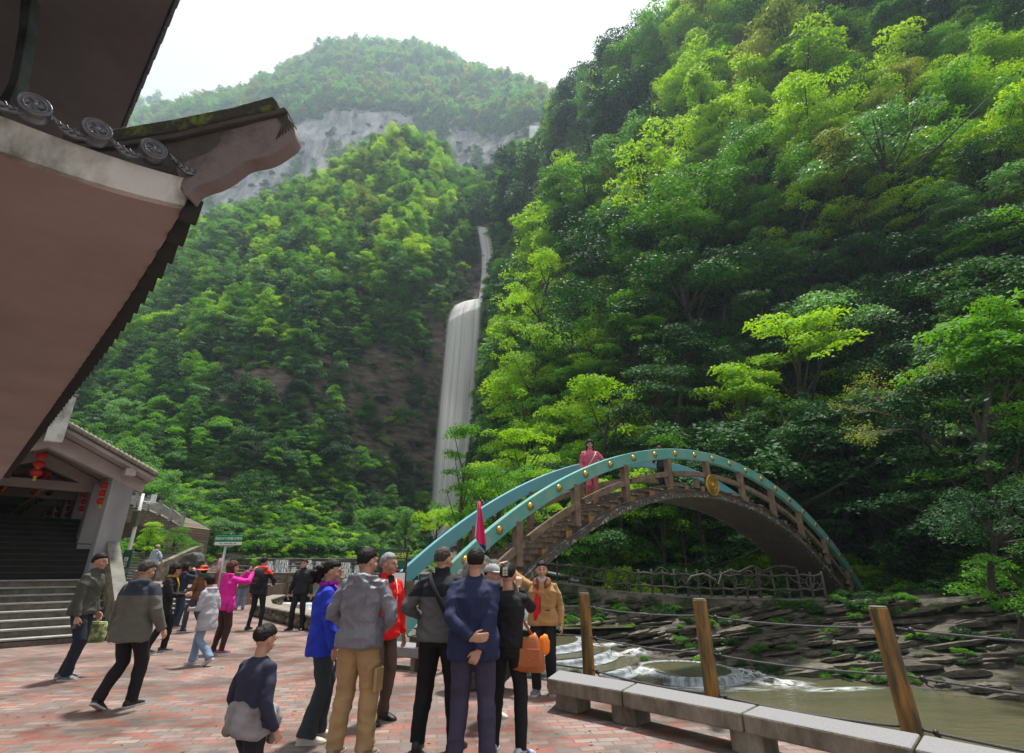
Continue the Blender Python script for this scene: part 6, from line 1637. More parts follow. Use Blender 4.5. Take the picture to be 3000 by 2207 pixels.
    for sx in (-1, 1):
        e = MB(); e.ball(hp_(sx*.031, .0875, .004), (.0125*s, .006*s, .0055*s), 10, 6, R3); e.build('eye', M_eye, root, smooth=True)
        e = MB(); e.tube([hp_(sx*.014, .096, .026), hp_(sx*.032, .095, .031), hp_(sx*.050, .084, .025)], [.003*s, .0042*s, .0022*s], 6); e.build('eyebrow', hm_, root, smooth=True)
    e = MB(); e.tube([hp_(-.022, .093, -.070), hp_(-.008, .1005, -.068), hp_(.008, .1005, -.068), hp_(.022, .093, -.070)], [.003*s, .0055*s, .0055*s, .003*s], 8); e.build('mouth', M_lip, root, smooth=True)
    if glasses:
        g = MB()
        for sx in (-1, 1):
            ring = [hp_(sx*.031+.021*math.cos(t), .103-.004*abs(math.cos(t)), .003+.016*math.sin(t)) for t in np.linspace(0, 2*math.pi, 15)]
            g.tube(ring, .0022*s, 5, cap=False); g.tube([hp_(sx*.052, .100, .006), hp_(sx*.078, .05, .008), hp_(sx*.082, -.01, .002)], .002*s, 5)
        g.tube([hp_(-.010, .106, .006), hp_(.010, .106, .006)], .002*s, 5); g.build('glasses', M_black, root, smooth=True)
    root['sc'] = s; del root['sc']
    return dict(root=root, s=s, hands=hands, neck=neck, chest=chest, pel=pel, HM=HM, hc=hc)
def root_inv(r): return (Matrix.Translation(r.location) @ Matrix.Rotation(r.rotation_euler.z, 4, 'Z')).inverted()
def place(px, py, z=0.0): g = G(px, py, z); return Vector((g.x, g.y, z))
def hgt(pos, px, py): return P(px, py, pos.y).z-pos.z
def cap(p, m, brim, name='cap', low=.02, r=1.10):
    HM, s = p['HM'], p['s']; n = 28; V = []; m_ = 10
    for i in range(m_+1):
        a = math.pi*.5*i/m_*1.06
        for j in range(n):
            t = 2*math.pi*j/n; V.append(HM @ (Vector((math.sin(a)*math.cos(t)*.081*r, math.sin(a)*math.sin(t)*.100*r-.008, math.cos(a)*.098*r+low))*s))
    fs = [(i*n+j, i*n+(j+1) % n, (i+1)*n+(j+1) % n, (i+1)*n+j) for i in range(m_) for j in range(n)]
    mb = MB(); mb.add(V, fs); o = mb.build(name, m, p['root'], smooth=True); sd_ = o.modifiers.new('s', 'SOLIDIFY'); sd_.thickness = .004
    vs = []
    for i in range(9):
        t = math.pi*(.16+.68*i/8); c_, s_ = math.cos(t), math.sin(t)
        vs += [HM @ (Vector((c_*.086*r*.97, s_*.104*r*.96-.008, low+.004))*s), HM @ (Vector((c_*(.084*r+.012), s_*(.100*r+brim)-.008, low-.014))*s)]
    fs = [(2*i, 2*i+1, 2*i+3, 2*i+2) for i in range(8)]
    mb = MB(); mb.add(vs, fs); b_ = mb.build('brim', m, o, smooth=True); sd_ = b_.modifiers.new('s', 'SOLIDIFY'); sd_.thickness = .004
    return o
def bag_obj(name, label, cat, pos, rz, dims, m, strap=None, mstrap=None, bulge=.02):
    r = empty(name, pos, rz, label, cat); w, d, hh = dims
    vs = MB(); rows = []
    for z, k in ((0, .86), (.02, .98), (.3, 1.04), (.7, 1.0), (.95, .88), (1.0, .80)):
        rows.append((Vector((0, 0, z*hh)), (d/2*k*(1+bulge), w/2*k)))
    vs.tube([q for q, _ in rows], [x for _, x in rows], 24, sq=5, up=(0, 1, 0)); vs.build('bag_body', m, r, smooth=True)
    f = MB(); f.box((0, -d/2*1.04, hh*.72), (w*.86, .012, hh*.42)); f.build('flap', m, r, bevel=.006)
    if strap:
        MB().tube([Vector(q) for q in strap], [(.003, .018)]*len(strap), 8, up=(0, -1, 0)).build('strap', mstrap or m, r, smooth=True)
    return r

Tb = lambda n, c, **k: fabric(n, c, **k)
# 1 olive jacket man
pos = place(180, 1992)
h_ = hgt(pos, 268, 1622)
p1 = person('man in an olive grey jacket standing in profile beside the corridor steps', pos, h_, R(-82), (Tb('olive_grey_fleece', (.075, .078, .062), fold=.8), None), Tb('dark_navy_jeans', (.016, .022, .038), fold=.8), mat('grey_trainer', (.20, .21, .22), .6, col2=(.04, .04, .045), vscale=20),
    arms=[dict(t=(-.27, .10, .86), curl=.6), dict(t=(.24, .12, .80), curl=1.1)], feet=[(-.10, -.06, 0), (.10, .10, 0)], lean=(0, .04), head=(0, .0), jr=1.1, hem=.86, collar=(1, .05, 0), legr=(.10, .08, .068), vox=.007)
c_ = p1['root']
wr, d = p1['hands'][1]; q = c_.matrix_basis @ (wr+d*.11)
cmr = empty('small_camera', q, 0, 'small black camera dangling from the olive jacket man\'s hand', 'camera')
mb = MB(); mb.box((0, 0, -.02), (.10, .035, .065)); mb.build('camera_body', M_black, cmr, bevel=.008); mb = MB(); mb.disc((.0, -.018, -.02), (0, -1, 0), .024, .02, 16); mb.build('lens', M_tile, cmr)
bg1 = bag_obj('paper_bag', 'yellow printed paper carrier bag held behind the olive jacket man', 'bag', p1['root'].matrix_basis @ (p1['hands'][0][0]+Vector((.0, .02, -.44))), R(10), (.34, .10, .30), mat('printed_bag', (.55, .50, .22), .6, col2=(.10, .22, .08), vscale=14, lo=.45, hi=.5))
# 2 grey hooded jacket man
pos = place(335, 2078); h_ = hgt(pos, 408, 1640)
p2 = person('man walking away in a grey jacket with navy hood and yoke', pos, h_, R(-8), (Tb('grey_navy_parka', (.135, .135, .115), band=[('Z', 1.27*h_/1.7, (.035, .042, .062))], fold=1.0), None), Tb('charcoal_trousers', (.014, .013, .016)), mat('black_shoe', (.012, .012, .012), .5),
    arms=[dict(t=(-.36, .06, .80)), dict(t=(.33, .10, .86), curl=.7)], feet=[(-.11, -.16, .02, .1, .5), (.10, .12, 0, -.15)], hem=.76, jr=1.22, sleeve=1.25, hood=True, hair=('short', H_thin), head=(-.15, -.12), legr=(.098, .08, .068), vox=.007, width=1.05, fold=.014, dsc=6)
# 3 black and yellow woman
pos = place(452, 1912); h_ = hgt(pos, 494, 1652)
p3 = person('woman in black with a yellow scarf and curly black hair holding a phone', pos, h_, R(-68), (Tb('black_knit', (.012, .012, .014), fold=.7), 'sweater'), Tb('black_slacks', (.012, .011, .013)), mat('dark_trainer', (.05, .05, .055), .6),
    arms=[dict(t=(-.12, .36, 1.10), pole=(-.5, -.6, -.8), curl=.9), dict(t=(.14, .36, 1.08), pole=(.5, -.6, -.8), curl=.9)], feet=[(-.10, .12, 0), (.10, -.14, 0)], hair=('curly', H_black), hem=.72, jr=1.0, fem=True, head=(0, -.25), vox=.0085, lean=(0, .04))
sf = MB(); n_ = p3['neck']; s_ = p3['s']; sf.tube([n_+Vector((math.cos(t)*.075*s_, math.sin(t)*.075*s_, .02*s_)) for t in np.linspace(0, 2*math.pi, 15)], .024*s_, 8, cap=False); sf.tube([n_+Vector((.03, .09, 0))*s_, n_+Vector((.04, .155, -.14))*s_, n_+Vector((.04, .165, -.32))*s_], [(.02*s_, .035*s_), (.012*s_, .04*s_), (.008*s_, .045*s_)], 10, up=(0, 1, 0))
sf.build('scarf', Tb('yellow_scarf', (.50, .34, .02)), p3['root'], smooth=True)
# 4 navy person with phone
pos = place(508, 1838); h_ = hgt(pos, 535, 1652)
p4 = person('short haired person in a navy jacket photographing beside the woman in black', pos, h_, R(-35), (Tb('navy_jacket_a', (.018, .026, .06)), None), Tb('blue_jeans_a', (.035, .055, .10)), mat('brown_shoe', (.06, .03, .02), .5),
    arms=[dict(t=(-.06, .22, 1.50), pole=(-.6, .2, -1), curl=.8), dict(t=(.10, .22, 1.50), pole=(.6, .2, -1), curl=.8)], hem=.80, hair=('curly', H_black), vox=.009)
# 5 hat woman
pos = place(562, 1852); h_ = hgt(pos, 600, 1655)
p5 = person('woman in an orange sun hat and brown jacket walking across the plaza', pos, h_, R(75), (Tb('brown_jacket', (.14, .065, .03)), None), Tb('slate_trousers', (.05, .06, .085)), mat('blue_trainer', (.03, .05, .10), .6),
    arms=[dict(t=(-.20, .26, 1.02), curl=.8, pole=(-.4, -1, -.4)), dict(t=(.20, .22, .98), curl=.8, pole=(.4, -1, -.4))], feet=[(-.09, .22, 0), (.09, -.22, .03, 0, .5)], hair=('bob', H_black), fem=True, vox=.009, collar=(1, .05, 0))
HM, s_ = p5['HM'], p5['s']; ht = MB(); n = 28; V = []
for rr_, zz in ((.001, .135), (.05, .134), (.082, .118), (.094, .075), (.098, .035), (.14, .030), (.20, .012), (.215, .004), (.20, .0), (.10, .020)):
    for j in range(n): t = 2*math.pi*j/n; V.append(HM @ (Vector((rr_*math.cos(t), rr_*math.sin(t)*1.05-.008, zz+.01*math.sin(3*t)*(rr_ > .15)))*s_))
ht.add(V, [(i*n+j, i*n+(j+1) % n, (i+1)*n+(j+1) % n, (i+1)*n+j) for i in range(9) for j in range(n)]); ht.build('sun_hat', Tb('orange_red_hat', (.62, .09, .04), fold=.3), p5['root'], smooth=True)
gs_ = MB(); n_ = p5['neck']; gs_.tube([n_+Vector((math.cos(t)*.075*s_, math.sin(t)*.075*s_, .03*s_)) for t in np.linspace(0, 2*math.pi, 15)], .022*s_, 8, cap=False); gs_.build('scarf', Tb('green_scarf', (.02, .20, .09)), p5['root'], smooth=True)
# 6 pale grey walker
pos = place(585, 1950); h_ = 1.46
p6 = person('stooping walker in a pale grey coat and light blue flared jeans', pos, h_, R(80), (Tb('pale_grey_coat', (.42, .42, .47), fold=.9), 'coat'), Tb('light_blue_jeans', (.20, .29, .44)), mat('silver_trainer', (.45, .45, .46), .5),
    arms=[dict(t=(-.16, .32, 1.02), curl=.7, pole=(-.4, -1, -.4)), dict(t=(.22, .18, .86), curl=.7)], feet=[(-.08, -.26, .04, 0, .6), (.08, .24, 0)], hair=('bob', H_black), hem=.68, jr=1.12, fem=True, bell=.45, lean=(0, .10), head=(0, -.3), hood=True, vox=.008)
# 7 magenta woman
pos = place(632, 1916); h_ = hgt(pos, 664, 1648)
p7 = person('woman in a magenta jacket raising a phone to photograph the waterfall', pos, h_, R(-38), (Tb('magenta_jacket', (.72, .018, .33), fold=1.0), None), Tb('brown_leggings', (.055, .025, .022)), mat('blue_pink_trainer', (.04, .06, .14), .6, col2=(.5, .03, .1), vscale=18),
    arms=[dict(t=(-.02, .40, 1.52), pole=(-.7, 0, -1), curl=.7, hd=(0, .3, 1), pn=(0, 1, 0), th=(1, 0, 0)), dict(t=(.15, .40, 1.50), pole=(.9, 0, -1), curl=.7, hd=(0, .3, 1), pn=(0, 1, 0), th=(-1, 0, 0))], feet=[(-.10, -.02, 0), (.11, .04, 0)], hair=('curly', H_brown), hem=.80, jr=1.12, fem=True, hood=True, hipw=1.1, legr=(.098, .072, .052), vox=.0075, head=(-.2, .1), fold=.012)
ph = p7['root'].matrix_basis @ ((p7['hands'][0][0]+p7['hands'][1][0])*.5+Vector((0, .04, .10)))
phn = empty('phone', ph, R(-38), 'black phone raised by the woman in the magenta jacket', 'phone'); mb = MB(); mb.box((0, 0, 0), (.15, .009, .075)); mb.build('case', M_black, phn, bevel=.004); mb = MB(); mb.box((0, -.0055, 0), (.138, .002, .066)); mb.build('screen', M_tile, phn)
sb_ = p7['root'].matrix_basis
bag_obj('shoulder_bag', 'magenta shoulder bag with grey strap on the magenta jacket woman\'s hip', 'bag', sb_ @ Vector((.20, .02, .74)), R(-60), (.22, .09, .20), Tb('magenta_bag', (.55, .03, .26), fold=.3), strap=[(-.08, 0, .16), (-.10, -.05, .32), (-.05, -.12, .50), (.12, -.14, .66)], mstrap=Tb('grey_strap', (.22, .20, .22), fold=.1))
# 8 backpack man
pos = place(742, 1846); h_ = hgt(pos, 762, 1634)
p8 = person('young man wearing a black backpack over a black and red jacket', pos, h_, R(-12), (Tb('black_red_jacket', (.018, .019, .028), band=[('Z', 1.30*h_/1.7, (.62, .035, .03))]), None), Tb('black_track_pants', (.012, .013, .018)), mat('black_shoe', (.012, .012, .012)),
    feet=[(-.17, 0, 0), (.15, .02, 0)], hair=('short', H_black), hem=.82, jr=1.05, hood=True, legr=(.088, .062, .046), vox=.008, sole=M_black, arms=[dict(t=(-.28, .05, .84)), dict(t=(.16, .30, 1.05), pole=(1, -.4, -.5))])
mb_ = p8['root'].matrix_basis; s_ = p8['s']
bp_ = empty('backpack', mb_ @ Vector((.02, -.13, 1.02*s_)), R(-12), 'black backpack with red trim worn by the young man', 'backpack')
mb = MB(); mb.tube([Vector((0, -.06, -.02)), Vector((0, -.07, .02)), Vector((0, -.075, .2)), Vector((0, -.06, .38)), Vector((0, -.04, .44))], [(.05, .12), (.085, .15), (.095, .155), (.08, .14), (.03, .09)], 24, sq=4, up=(0, 1, 0)); mb.build('main_pack', Tb('black_nylon', (.012, .012, .016), fold=.4), bp_, smooth=True)
mb = MB(); mb.tube([Vector((0, -.14, .03)), Vector((0, -.155, .06)), Vector((0, -.155, .2)), Vector((0, -.14, .22))], [(.02, .09), (.04, .115), (.04, .11), (.02, .09)], 20, sq=4, up=(0, 1, 0)); pk = mb.build('front_pocket', Tb('black_nylon2', (.02, .02, .026), fold=.4), bp_, smooth=True)
mb = MB(); mb.box((0, -.197, .075), (.15, .006, .012)); mb.build('red_trim', mat('red_trim', (.5, .02, .02), .5), pk)
for sx in (-1, 1): MB().tube([Vector((sx*.09, -.02, .42)), Vector((sx*.11, .06, .46)), Vector((sx*.12, .20, .40))], [(.008, .03)]*3, 8, up=(0, -1, 0)).build('strap', Tb('black_nylon', (.01, .01, .01)), bp_)
# 9 jeans person
pos = place(700, 1788); h_ = 1.62
person('person in pale jeans and olive top behind the magenta jacket woman', pos, h_, R(20), (Tb('olive_top', (.10, .10, .06)), None), Tb('pale_jeans', (.17, .25, .38)), mat('dark_trainer', (.05, .05, .055)), arms=[dict(t=(-.1, .3, 1.1), pole=(-1, -.4, -.5)), None], hair=('short', H_black), vox=.01, bell=.2)
# 10 black jacket man facing camera
pos = place(868, 1846); h_ = hgt(pos, 877, 1640)
person('man in a plain black jacket and glasses facing the camera by the rubble wall', pos, h_, R(176), (Tb('black_softshell', (.014, .015, .02), fold=.9), None), Tb('black_trousers', (.012, .012, .015)), mat('black_shoe', (.012, .012, .012)), feet=[(-.15, 0, 0, .25), (.15, .04, 0, -.25)], arms=[dict(t=(-.30, .05, .84)), dict(t=(.30, .05, .84))], glasses=True, collar=(1, .05, 0), hem=.86, jr=1.08, vox=.008, sole=M_black, head=(0, .08))
# 11 cap man on the steps
pos = Vector((P(445, 1700, 19.5).x, 27.2, .8)); pos.x = P(447, 1660, 27.2).x
h_ = 1.85
p11 = person('man in a pale blue hooded jacket and beige cap climbing to the upper steps', pos, h_, R(-12), (Tb('pale_blue_hoodie', (.36, .42, .48)), None), Tb('grey_trousers_b', (.08, .08, .09)), mat('dark_trainer', (.05, .05, .055)), hood=True, vox=.010, arms=[dict(t=(-.28, .1, .86)), dict(t=(.26, .16, .96), pole=(1, -.5, -.3))], jr=1.1)
cap(p11, Tb('beige_cap', (.48, .36, .22), fold=.2), .07)
# 12 pink jacket woman on terrace
tx = P(628, 1650, 26.9).x
p12 = person('woman in a pale pink jacket and red skirt on the terrace by the slogan sign', Vector((tx, 27.4, .8)), hgt(Vector((tx, 27.4, .8)), 632, 1622), R(-70), (Tb('pale_pink_jacket', (.68, .34, .42)), None), Tb('red_skirt_cloth', (.45, .03, .04)), mat('dark_trainer', (.05, .05, .055)), hair=('long', H_brown), fem=True, vox=.010, hem=.80, bell=.5)
# 13 royal blue woman
pos = place(905, 2172); h_ = hgt(pos, 962, 1644)
p13 = person('woman in a royal blue jacket with a frizzy ponytail and violet scarf', pos, h_, R(-72), (Tb('royal_blue_jacket', (.018, .045, .52), fold=1.1), None), Tb('dark_teal_jeans', (.028, .042, .05), fold=.9), mat('cream_shoe', (.52, .48, .40), .6),
    feet=[(-.10, .06, 0), (.10, -.03, 0)], arms=[dict(t=(-.24, .10, .84)), dict(t=(.26, .15, .80), curl=.9)], hair=('pony', H_black), hem=.78, jr=1.12, fem=True, bell=.42, legr=(.10, .078, .070), vox=.0062, head=(-.1, -.02), fold=.013, sleeve=1.15)
sf = MB(); n_ = p13['neck']; s_ = p13['s']; sf.tube([n_+Vector((math.cos(t)*.078*s_, math.sin(t)*.078*s_, .02*s_+.01*math.sin(2*t))) for t in np.linspace(0, 2*math.pi, 19)], .026*s_, 8, cap=False); sf.tube([n_+Vector((.07, .06, 0))*s_, n_+Vector((.09, .13, -.07))*s_, n_+Vector((.09, .15, -.17))*s_], [(.02*s_, .035*s_), (.012*s_, .04*s_), (.008*s_, .03*s_)], 10, up=(0, 1, 0))
sf.build('scarf', Tb('violet_scarf', (.36, .02, .42), fold=.6), p13['root'], smooth=True)
wr, d = p13['hands'][1]; ph = p13['root'].matrix_basis @ (wr+d*.13)
phn = empty('phone', ph, R(-60), 'dark phone in the lowered hand of the royal blue jacket woman', 'phone'); mb = MB(); mb.box((0, 0, -.02), (.075, .010, .15), M=Matrix.Rotation(.6, 3, 'Y')); mb.build('case', mat('slate_case', (.06, .08, .11), .5), phn, bevel=.004)
mb = MB(); mb.box((0, -.006, -.02), (.066, .002, .138), M=Matrix.Rotation(.6, 3, 'Y')); mb.build('screen', M_tile, phn)
# 14 khaki man
pos = place(1018, 2222); h_ = hgt(pos, 1056, 1612)
p14 = person('man in a shiny grey hooded windbreaker and khaki cargo trousers', pos, h_, R(-14), (Tb('shiny_grey_windbreaker', (.17, .175, .21), rough=.42, fold=1.3, sc=9, spec=.5), None), Tb('khaki_cargo', (.40, .265, .13), fold=.8), mat('tan_shoe', (.25, .20, .14), .6),
    feet=[(-.14, 0, 0), (.14, .02, 0)], arms=[dict(t=(-.14, .16, 1.0), pole=(-1, -.5, -.2), curl=.8), dict(t=(.14, .17, 1.0), pole=(1, -.6, -.2), curl=.8)], hair=('short', H_black), hem=.86, jr=1.16, hood=True, legr=(.108, .088, .078), vox=.0062, head=(-.35, 0), fold=.016, dsc=9, sleeve=1.2, foldleg=.012)
for zz in (.60, ):
    mb = MB(); b_ = p14['pel']; s_ = p14['s']; mb.box((.20*s_+b_.x*0+.02, .02, zz*s_), (.03, .15, .20)); mb.build('cargo_pocket', Tb('khaki_cargo', (.4, .26, .13)), p14['root'], bevel=.012)
# 15 red jacket old man
pos = place(1096, 2112); h_ = hgt(pos, 1112, 1626)
p15 = person('grey haired man in a bright red zip jacket with white piping', pos, h_, R(-128), (Tb('bright_red_jacket', (.78, .012, .012), fold=1.0), None), Tb('taupe_trousers', (.11, .075, .06)), mat('black_shoe', (.012, .012, .012)),
    feet=[(-.11, 0, 0), (.11, .04, 0)], arms=[dict(t=(-.26, .08, .84)), dict(t=(.26, .08, .84))], hair=('grey', H_grey), hem=.80, jr=1.10, vox=.0062, head=(.35, 0), collar=(1, .045, 0), fold=.013, sole=M_black)
def front_strip(p, pts, m, name, w=.012):
    s = p['s']; mb = MB(); mb.tube([Vector(q)*s for q in pts], [(.004, w)]*len(pts), 8, up=(0, 1, 0)); return mb.build(name, m, p['root'], smooth=True)
front_strip(p15, [(0, .162, .82), (0, .165, 1.0), (0, .162, 1.2), (0, .152, 1.32), (0, .11, 1.44)], M_black, 'zip', .008)
front_strip(p15, [(0.0, .142, 1.28), (0.0, .130, 1.38), (0, .095, 1.47)], Tb('black_liner', (.012, .012, .014)), 'black_liner', .045)
for sx in (-1, 1): front_strip(p15, [(sx*.055, .162, 1.12), (sx*.066, .155, 1.30), (sx*.062, .115, 1.43)], M_white, 'piping', .006)
# 16 black and grey man with bag
pos = place(1272, 2203); h_ = hgt(pos, 1214, 1607)
p16 = person('man in a black and grey jacket with a strap across his back', pos, h_, R(-6), (Tb('two_tone_fleece', (.11, .11, .115), band=[('Z', 1.26*h_/1.7, (.014, .016, .022))], fold=.9), None), Tb('black_trousers_b', (.010, .010, .012), fold=.7), mat('black_trainer', (.02, .02, .022), .6),
    feet=[(-.16, 0, 0), (.17, .02, 0, -.35)], arms=[dict(t=(-.18, .18, 1.04), pole=(-1, -.5, -.3), curl=.8), dict(t=(.22, .26, 1.22), pole=(1, -.5, -.6), curl=.6, hd=(0, .15, 1), pn=(-1, .2, 0), th=(0, -1, 0))], hair=('bald', H_thin), hem=.88, jr=1.14, collar=(1, .075, 0), legr=(.105, .082, .068), vox=.0062, head=(-.5, -.05), fold=.012, sole=M_black, sleeve=1.12)
s_ = p16['s']; rt = p16['root'].matrix_basis
n_ = p16['neck']; c0 = p16['chest']
sb = [(-.10, .07, 1.46), (-.105, -.05, 1.475), (-.07, -.135, 1.40), (-.0, -.172, 1.28), (.08, -.178, 1.14), (.15, -.15, 1.0), (.19, -.09, .90)]
bg = empty('crossbody_bag', rt @ Vector((0, 0, 0)), R(-6), 'black crossbody bag hanging at the right hip of the black and grey jacket man', 'bag')
MB().tube([Vector(q)*s_ for q in sb], [(.004, .022)]*len(sb), 8, up=(0, -1, 0)).build('strap', Tb('black_webbing', (.012, .014, .02), fold=.1), bg, smooth=True)
mb = MB(); mb.tube([Vector((.235, .0, .70))*s_, Vector((.24, .0, .74))*s_, Vector((.235, .0, .86))*s_, Vector((.22, 0, .93))*s_], [(.10, .035), (.125, .05), (.12, .045), (.09, .02)], 20, sq=4, up=(0, 1, 0)); mb.build('pouch', Tb('black_nylon', (.01, .01, .01)), bg, smooth=True)
wr, d = p16['hands'][1]; ph = rt @ (wr+Vector((.0, .05, .10)))
phn = empty('phone', ph, R(60), 'pale phone held up by the black and grey jacket man', 'phone'); mb = MB(); mb.box((0, 0, 0), (.075, .009, .15)); mb.build('case', M_white, phn, bevel=.004); mb = MB(); mb.box((0, -.0055, 0), (.067, .002, .14)); mb.build('screen', M_tile, phn)
# 17 navy suit man
pos = place(1376, 2252); h_ = hgt(pos, 1388, 1613)
p17 = person('man in a navy jacket with both hands clasped behind his back', pos, h_, R(-4), (Tb('navy_suit_jacket', (.018, .025, .075), fold=.9), None), Tb('plum_navy_trousers', (.05, .045, .085), fold=.7), mat('black_shoe', (.012, .012, .012)),
    feet=[(-.13, 0, 0), (.14, .02, 0)], arms=[dict(t=(.02, -.20, .98), pole=(-1, -.25, -.1), curl=.6, hd=(.9, -.2, .1), pn=(0, 1, 0), th=(0, 0, 1)), dict(t=(.08, -.19, .88), pole=(1, -.2, -.1), curl=1.0, hd=(-.5, -.1, -.8), pn=(0, 1, 0), th=(-.5, 0, .5))], hair=('short', H_black), hem=.80, jr=1.18, collar=(1, .035, 0), legr=(.105, .082, .07), vox=.0062, head=(.1, 0), fold=.012, sleeve=1.15, width=1.03)
mb = MB(); mb.ball(p17['HM'] @ (Vector((-.088, -.0, -.01))*p17['s']), (.006, .010, .012), 8, 6); mb.build('earpiece', M_white, p17['root'], smooth=True)
# 18 white cap man
pos = place(1428, 2108); h_ = hgt(pos, 1424, 1655)
p18 = person('man in a grey cap mostly hidden behind the navy jacket man', pos, h_, R(-120), (Tb('striped_grey_shirt', (.30, .30, .28), fold=.6), 'shirt'), Tb('blue_jeans_c', (.04, .07, .13)), mat('cream_shoe', (.52, .48, .40)), feet=[(-.12, 0, 0), (.10, .03, 0)], hair=('short', H_black), vox=.008, arms=[None, dict(t=(.2, .22, 1.3), pole=(1, -.2, -1), curl=1.3)])
cap(p18, Tb('pale_grey_cap', (.42, .42, .42), fold=.2), .07)
# 19 hair clip woman
pos = place(1472, 2208); h_ = hgt(pos, 1466, 1652)
p19 = person('woman in black with a large checked hair clip taking a photograph', pos, h_, R(-10), (Tb('black_blouse', (.010, .010, .012), fold=.9), 'top'), Tb('black_jeans', (.010, .010, .012), fold=.7), mat('blue_white_trainer', (.45, .46, .5), .6, col2=(.05, .09, .25), vscale=20, lo=.48, hi=.52),
    feet=[(-.09, 0, 0), (.20, -.12, .0, -.5)], arms=[dict(t=(-.05, .26, 1.46), pole=(-1, -.1, -.8), curl=.8, hd=(0, .3, 1), pn=(0, 1, 0), th=(1, 0, 0)), dict(t=(.12, .26, 1.46), pole=(.7, -.2, -1), curl=.8, hd=(0, .3, 1), pn=(0, 1, 0), th=(-1, 0, 0))], hair=('bun', H_black), hem=.92, jr=.98, fem=True, vox=.0062, legr=(.094, .068, .056), head=(0, -.1), fold=.012)
HM, s_ = p19['HM'], p19['s']; ck = stone_blocks('checked_clip', (.40, .40, .30), (.05, .05, .05), (.02, .02, .02), .02, .02)
for r0 in (0.0,):
    mb = MB(); q = HM @ (Vector((0, -.155, .01))*s_); mb.box(q, (.062, .022, .085), M=HM.to_3x3().normalized()); cl2 = mb.build('hair_clip', M_black, p19['root'], bevel=.008)
    mb = MB()
    for a in (-1, 1):
        for b in (-1, 0, 1): mb.box(HM @ (Vector((a*.014, -.167, .01+b*.024))*s_), (.022, .006, .018), M=HM.to_3x3().normalized())
    mb.build('check_pattern', mat('clip_cream', (.42, .42, .32), .4), cl2)
rt = p19['root'].matrix_basis
hb_ = empty('handbag', rt @ Vector((.25, -.06, .66)), R(-14), 'tan leather handbag hanging from the shoulder of the woman with the hair clip', 'bag')
M_leath = mat('tan_leather', (.42, .12, .03), .4, col2=(.33, .085, .02), vscale=5, bump=.3, bscale=40)
mb = MB(); mb.tube([Vector((0, 0, 0)), Vector((0, 0, .02)), Vector((0, 0, .14)), Vector((-.01, 0, .26)), Vector((-.02, 0, .28))], [(.05, .14), (.068, .155), (.062, .145), (.035, .11), (.02, .10)], 28, sq=4, up=(0, 1, 0)); mb.build('bag_body', M_leath, hb_, smooth=True)
mb = MB(); mb.box((.02, -.066, .12), (.20, .008, .15)); mb.build('pocket', M_leath, hb_, bevel=.02, seg=2)
MB().tube([Vector((-.11, 0, .26)), Vector((-.16, .02, .45)), Vector((-.10, .02, .70)), Vector((-.06, .0, .45)), Vector((.06, 0, .27))], [(.004, .014)]*5, 8, up=(0, -1, 0)).build('strap', M_leath, hb_, smooth=True)
o = blobrock('orange_cloth', (0, 0, 0), (.05, .05, .09), mat('orange_cloth', (.85, .20, .01), .7), None, 3, 3, .2, 2); o.parent = hb_; o.location = (.15, .03, .22); o.name = 'orange_scarf'
# 20 tan jacket woman facing camera
pos = place(1594, 2032); h_ = hgt(pos, 1574, 1648)
rc = P(1482, 1652, 8.0)
p20 = person('woman in a tan fleece jacket resting one hand on the standing stone', pos, h_, R(172), (Tb('tan_fleece', (.40, .215, .075), fold=.7, sheen=.3), None), Tb('black_slacks_b', (.013, .013, .016)), mat('slate_blue_trainer', (.07, .09, .14), .6, col2=(.14, .15, .18), vscale=25),
    feet=[(-.11, .0, 0, .15), (.10, .05, 0, -.2)], arms=[dict(t=(-.27, .06, .86), curl=.7), dict(t=(rc.x, rc.y, rc.z+.02), world=True, pole=(.4, -.6, -1), curl=.5, hd=(.55, .3, -.1), pn=(0, 0, -1), th=(0, 1, 0))], hair=('bun', H_black), hem=.86, jr=1.16, fem=True, vox=.0060, head=(.1, .02), fold=.010, legr=(.10, .08, .066))
p20s = p20['s']
front_strip(p20, [(0.02, .168, .87), (0.02, .173, 1.0), (0.015, .173, 1.2), (.02, .15, 1.33)], M_black, 'zip', .006)
mb = MB()
mb.tube([Vector(q)*p20s for q in [(0.06, .162, .90), (0.06, .168, 1.05), (0.056, .168, 1.2), (.045, .145, 1.34)]], [(.012, .05), (.012, .052), (.012, .042), (.02, .02)], 10, up=(0, 1, 0)); mb.build('red_sweater', Tb('red_sweater', (.62, .015, .015), fold=.5), p20['root'], smooth=True)
mb = MB(); n_ = p20['neck']; mb.tube([n_+Vector((0, .012, -.06))*p20s, n_+Vector((0, .016, .0))*p20s, n_+Vector((0, .02, .055))*p20s], [.070*p20s, .066*p20s, .060*p20s], 16); mb.build('turtleneck', Tb('white_turtleneck', (.55, .50, .52), fold=.6), p20['root'], smooth=True)
for sx in (-1, 1):
    mb = MB(); mb.tube([n_+Vector(q)*p20s for q in [(sx*.03, -.075, .04), (sx*.085, -.03, .03), (sx*.095, .05, -.0), (sx*.07, .115, -.05), (sx*.045, .135, -.12)]], [(.012*p20s, .035*p20s), (.014*p20s, .04*p20s), (.014*p20s, .05*p20s), (.012*p20s, .042*p20s), (.006*p20s, .012*p20s)], 10, up=(sx*.5, .4, .8))
    link('fleece_collar', remesh(mb, .006, 2, .006, 40, 3), Tb('brown_fleece_collar', (.16, .05, .025), fold=.6, fine=90), p20['root'], True)
mb = MB(); mb.box(Vector((-.09, .162, 1.06))*p20s, (.07, .006, .012)); mb.build('pocket_opening', M_black, p20['root'])
wr, d = p20['hands'][0]; mb = MB(); mb.disc(wr-d*.015, d, .027, .018, 16); mb.build('watch', M_steel, p20['root'])
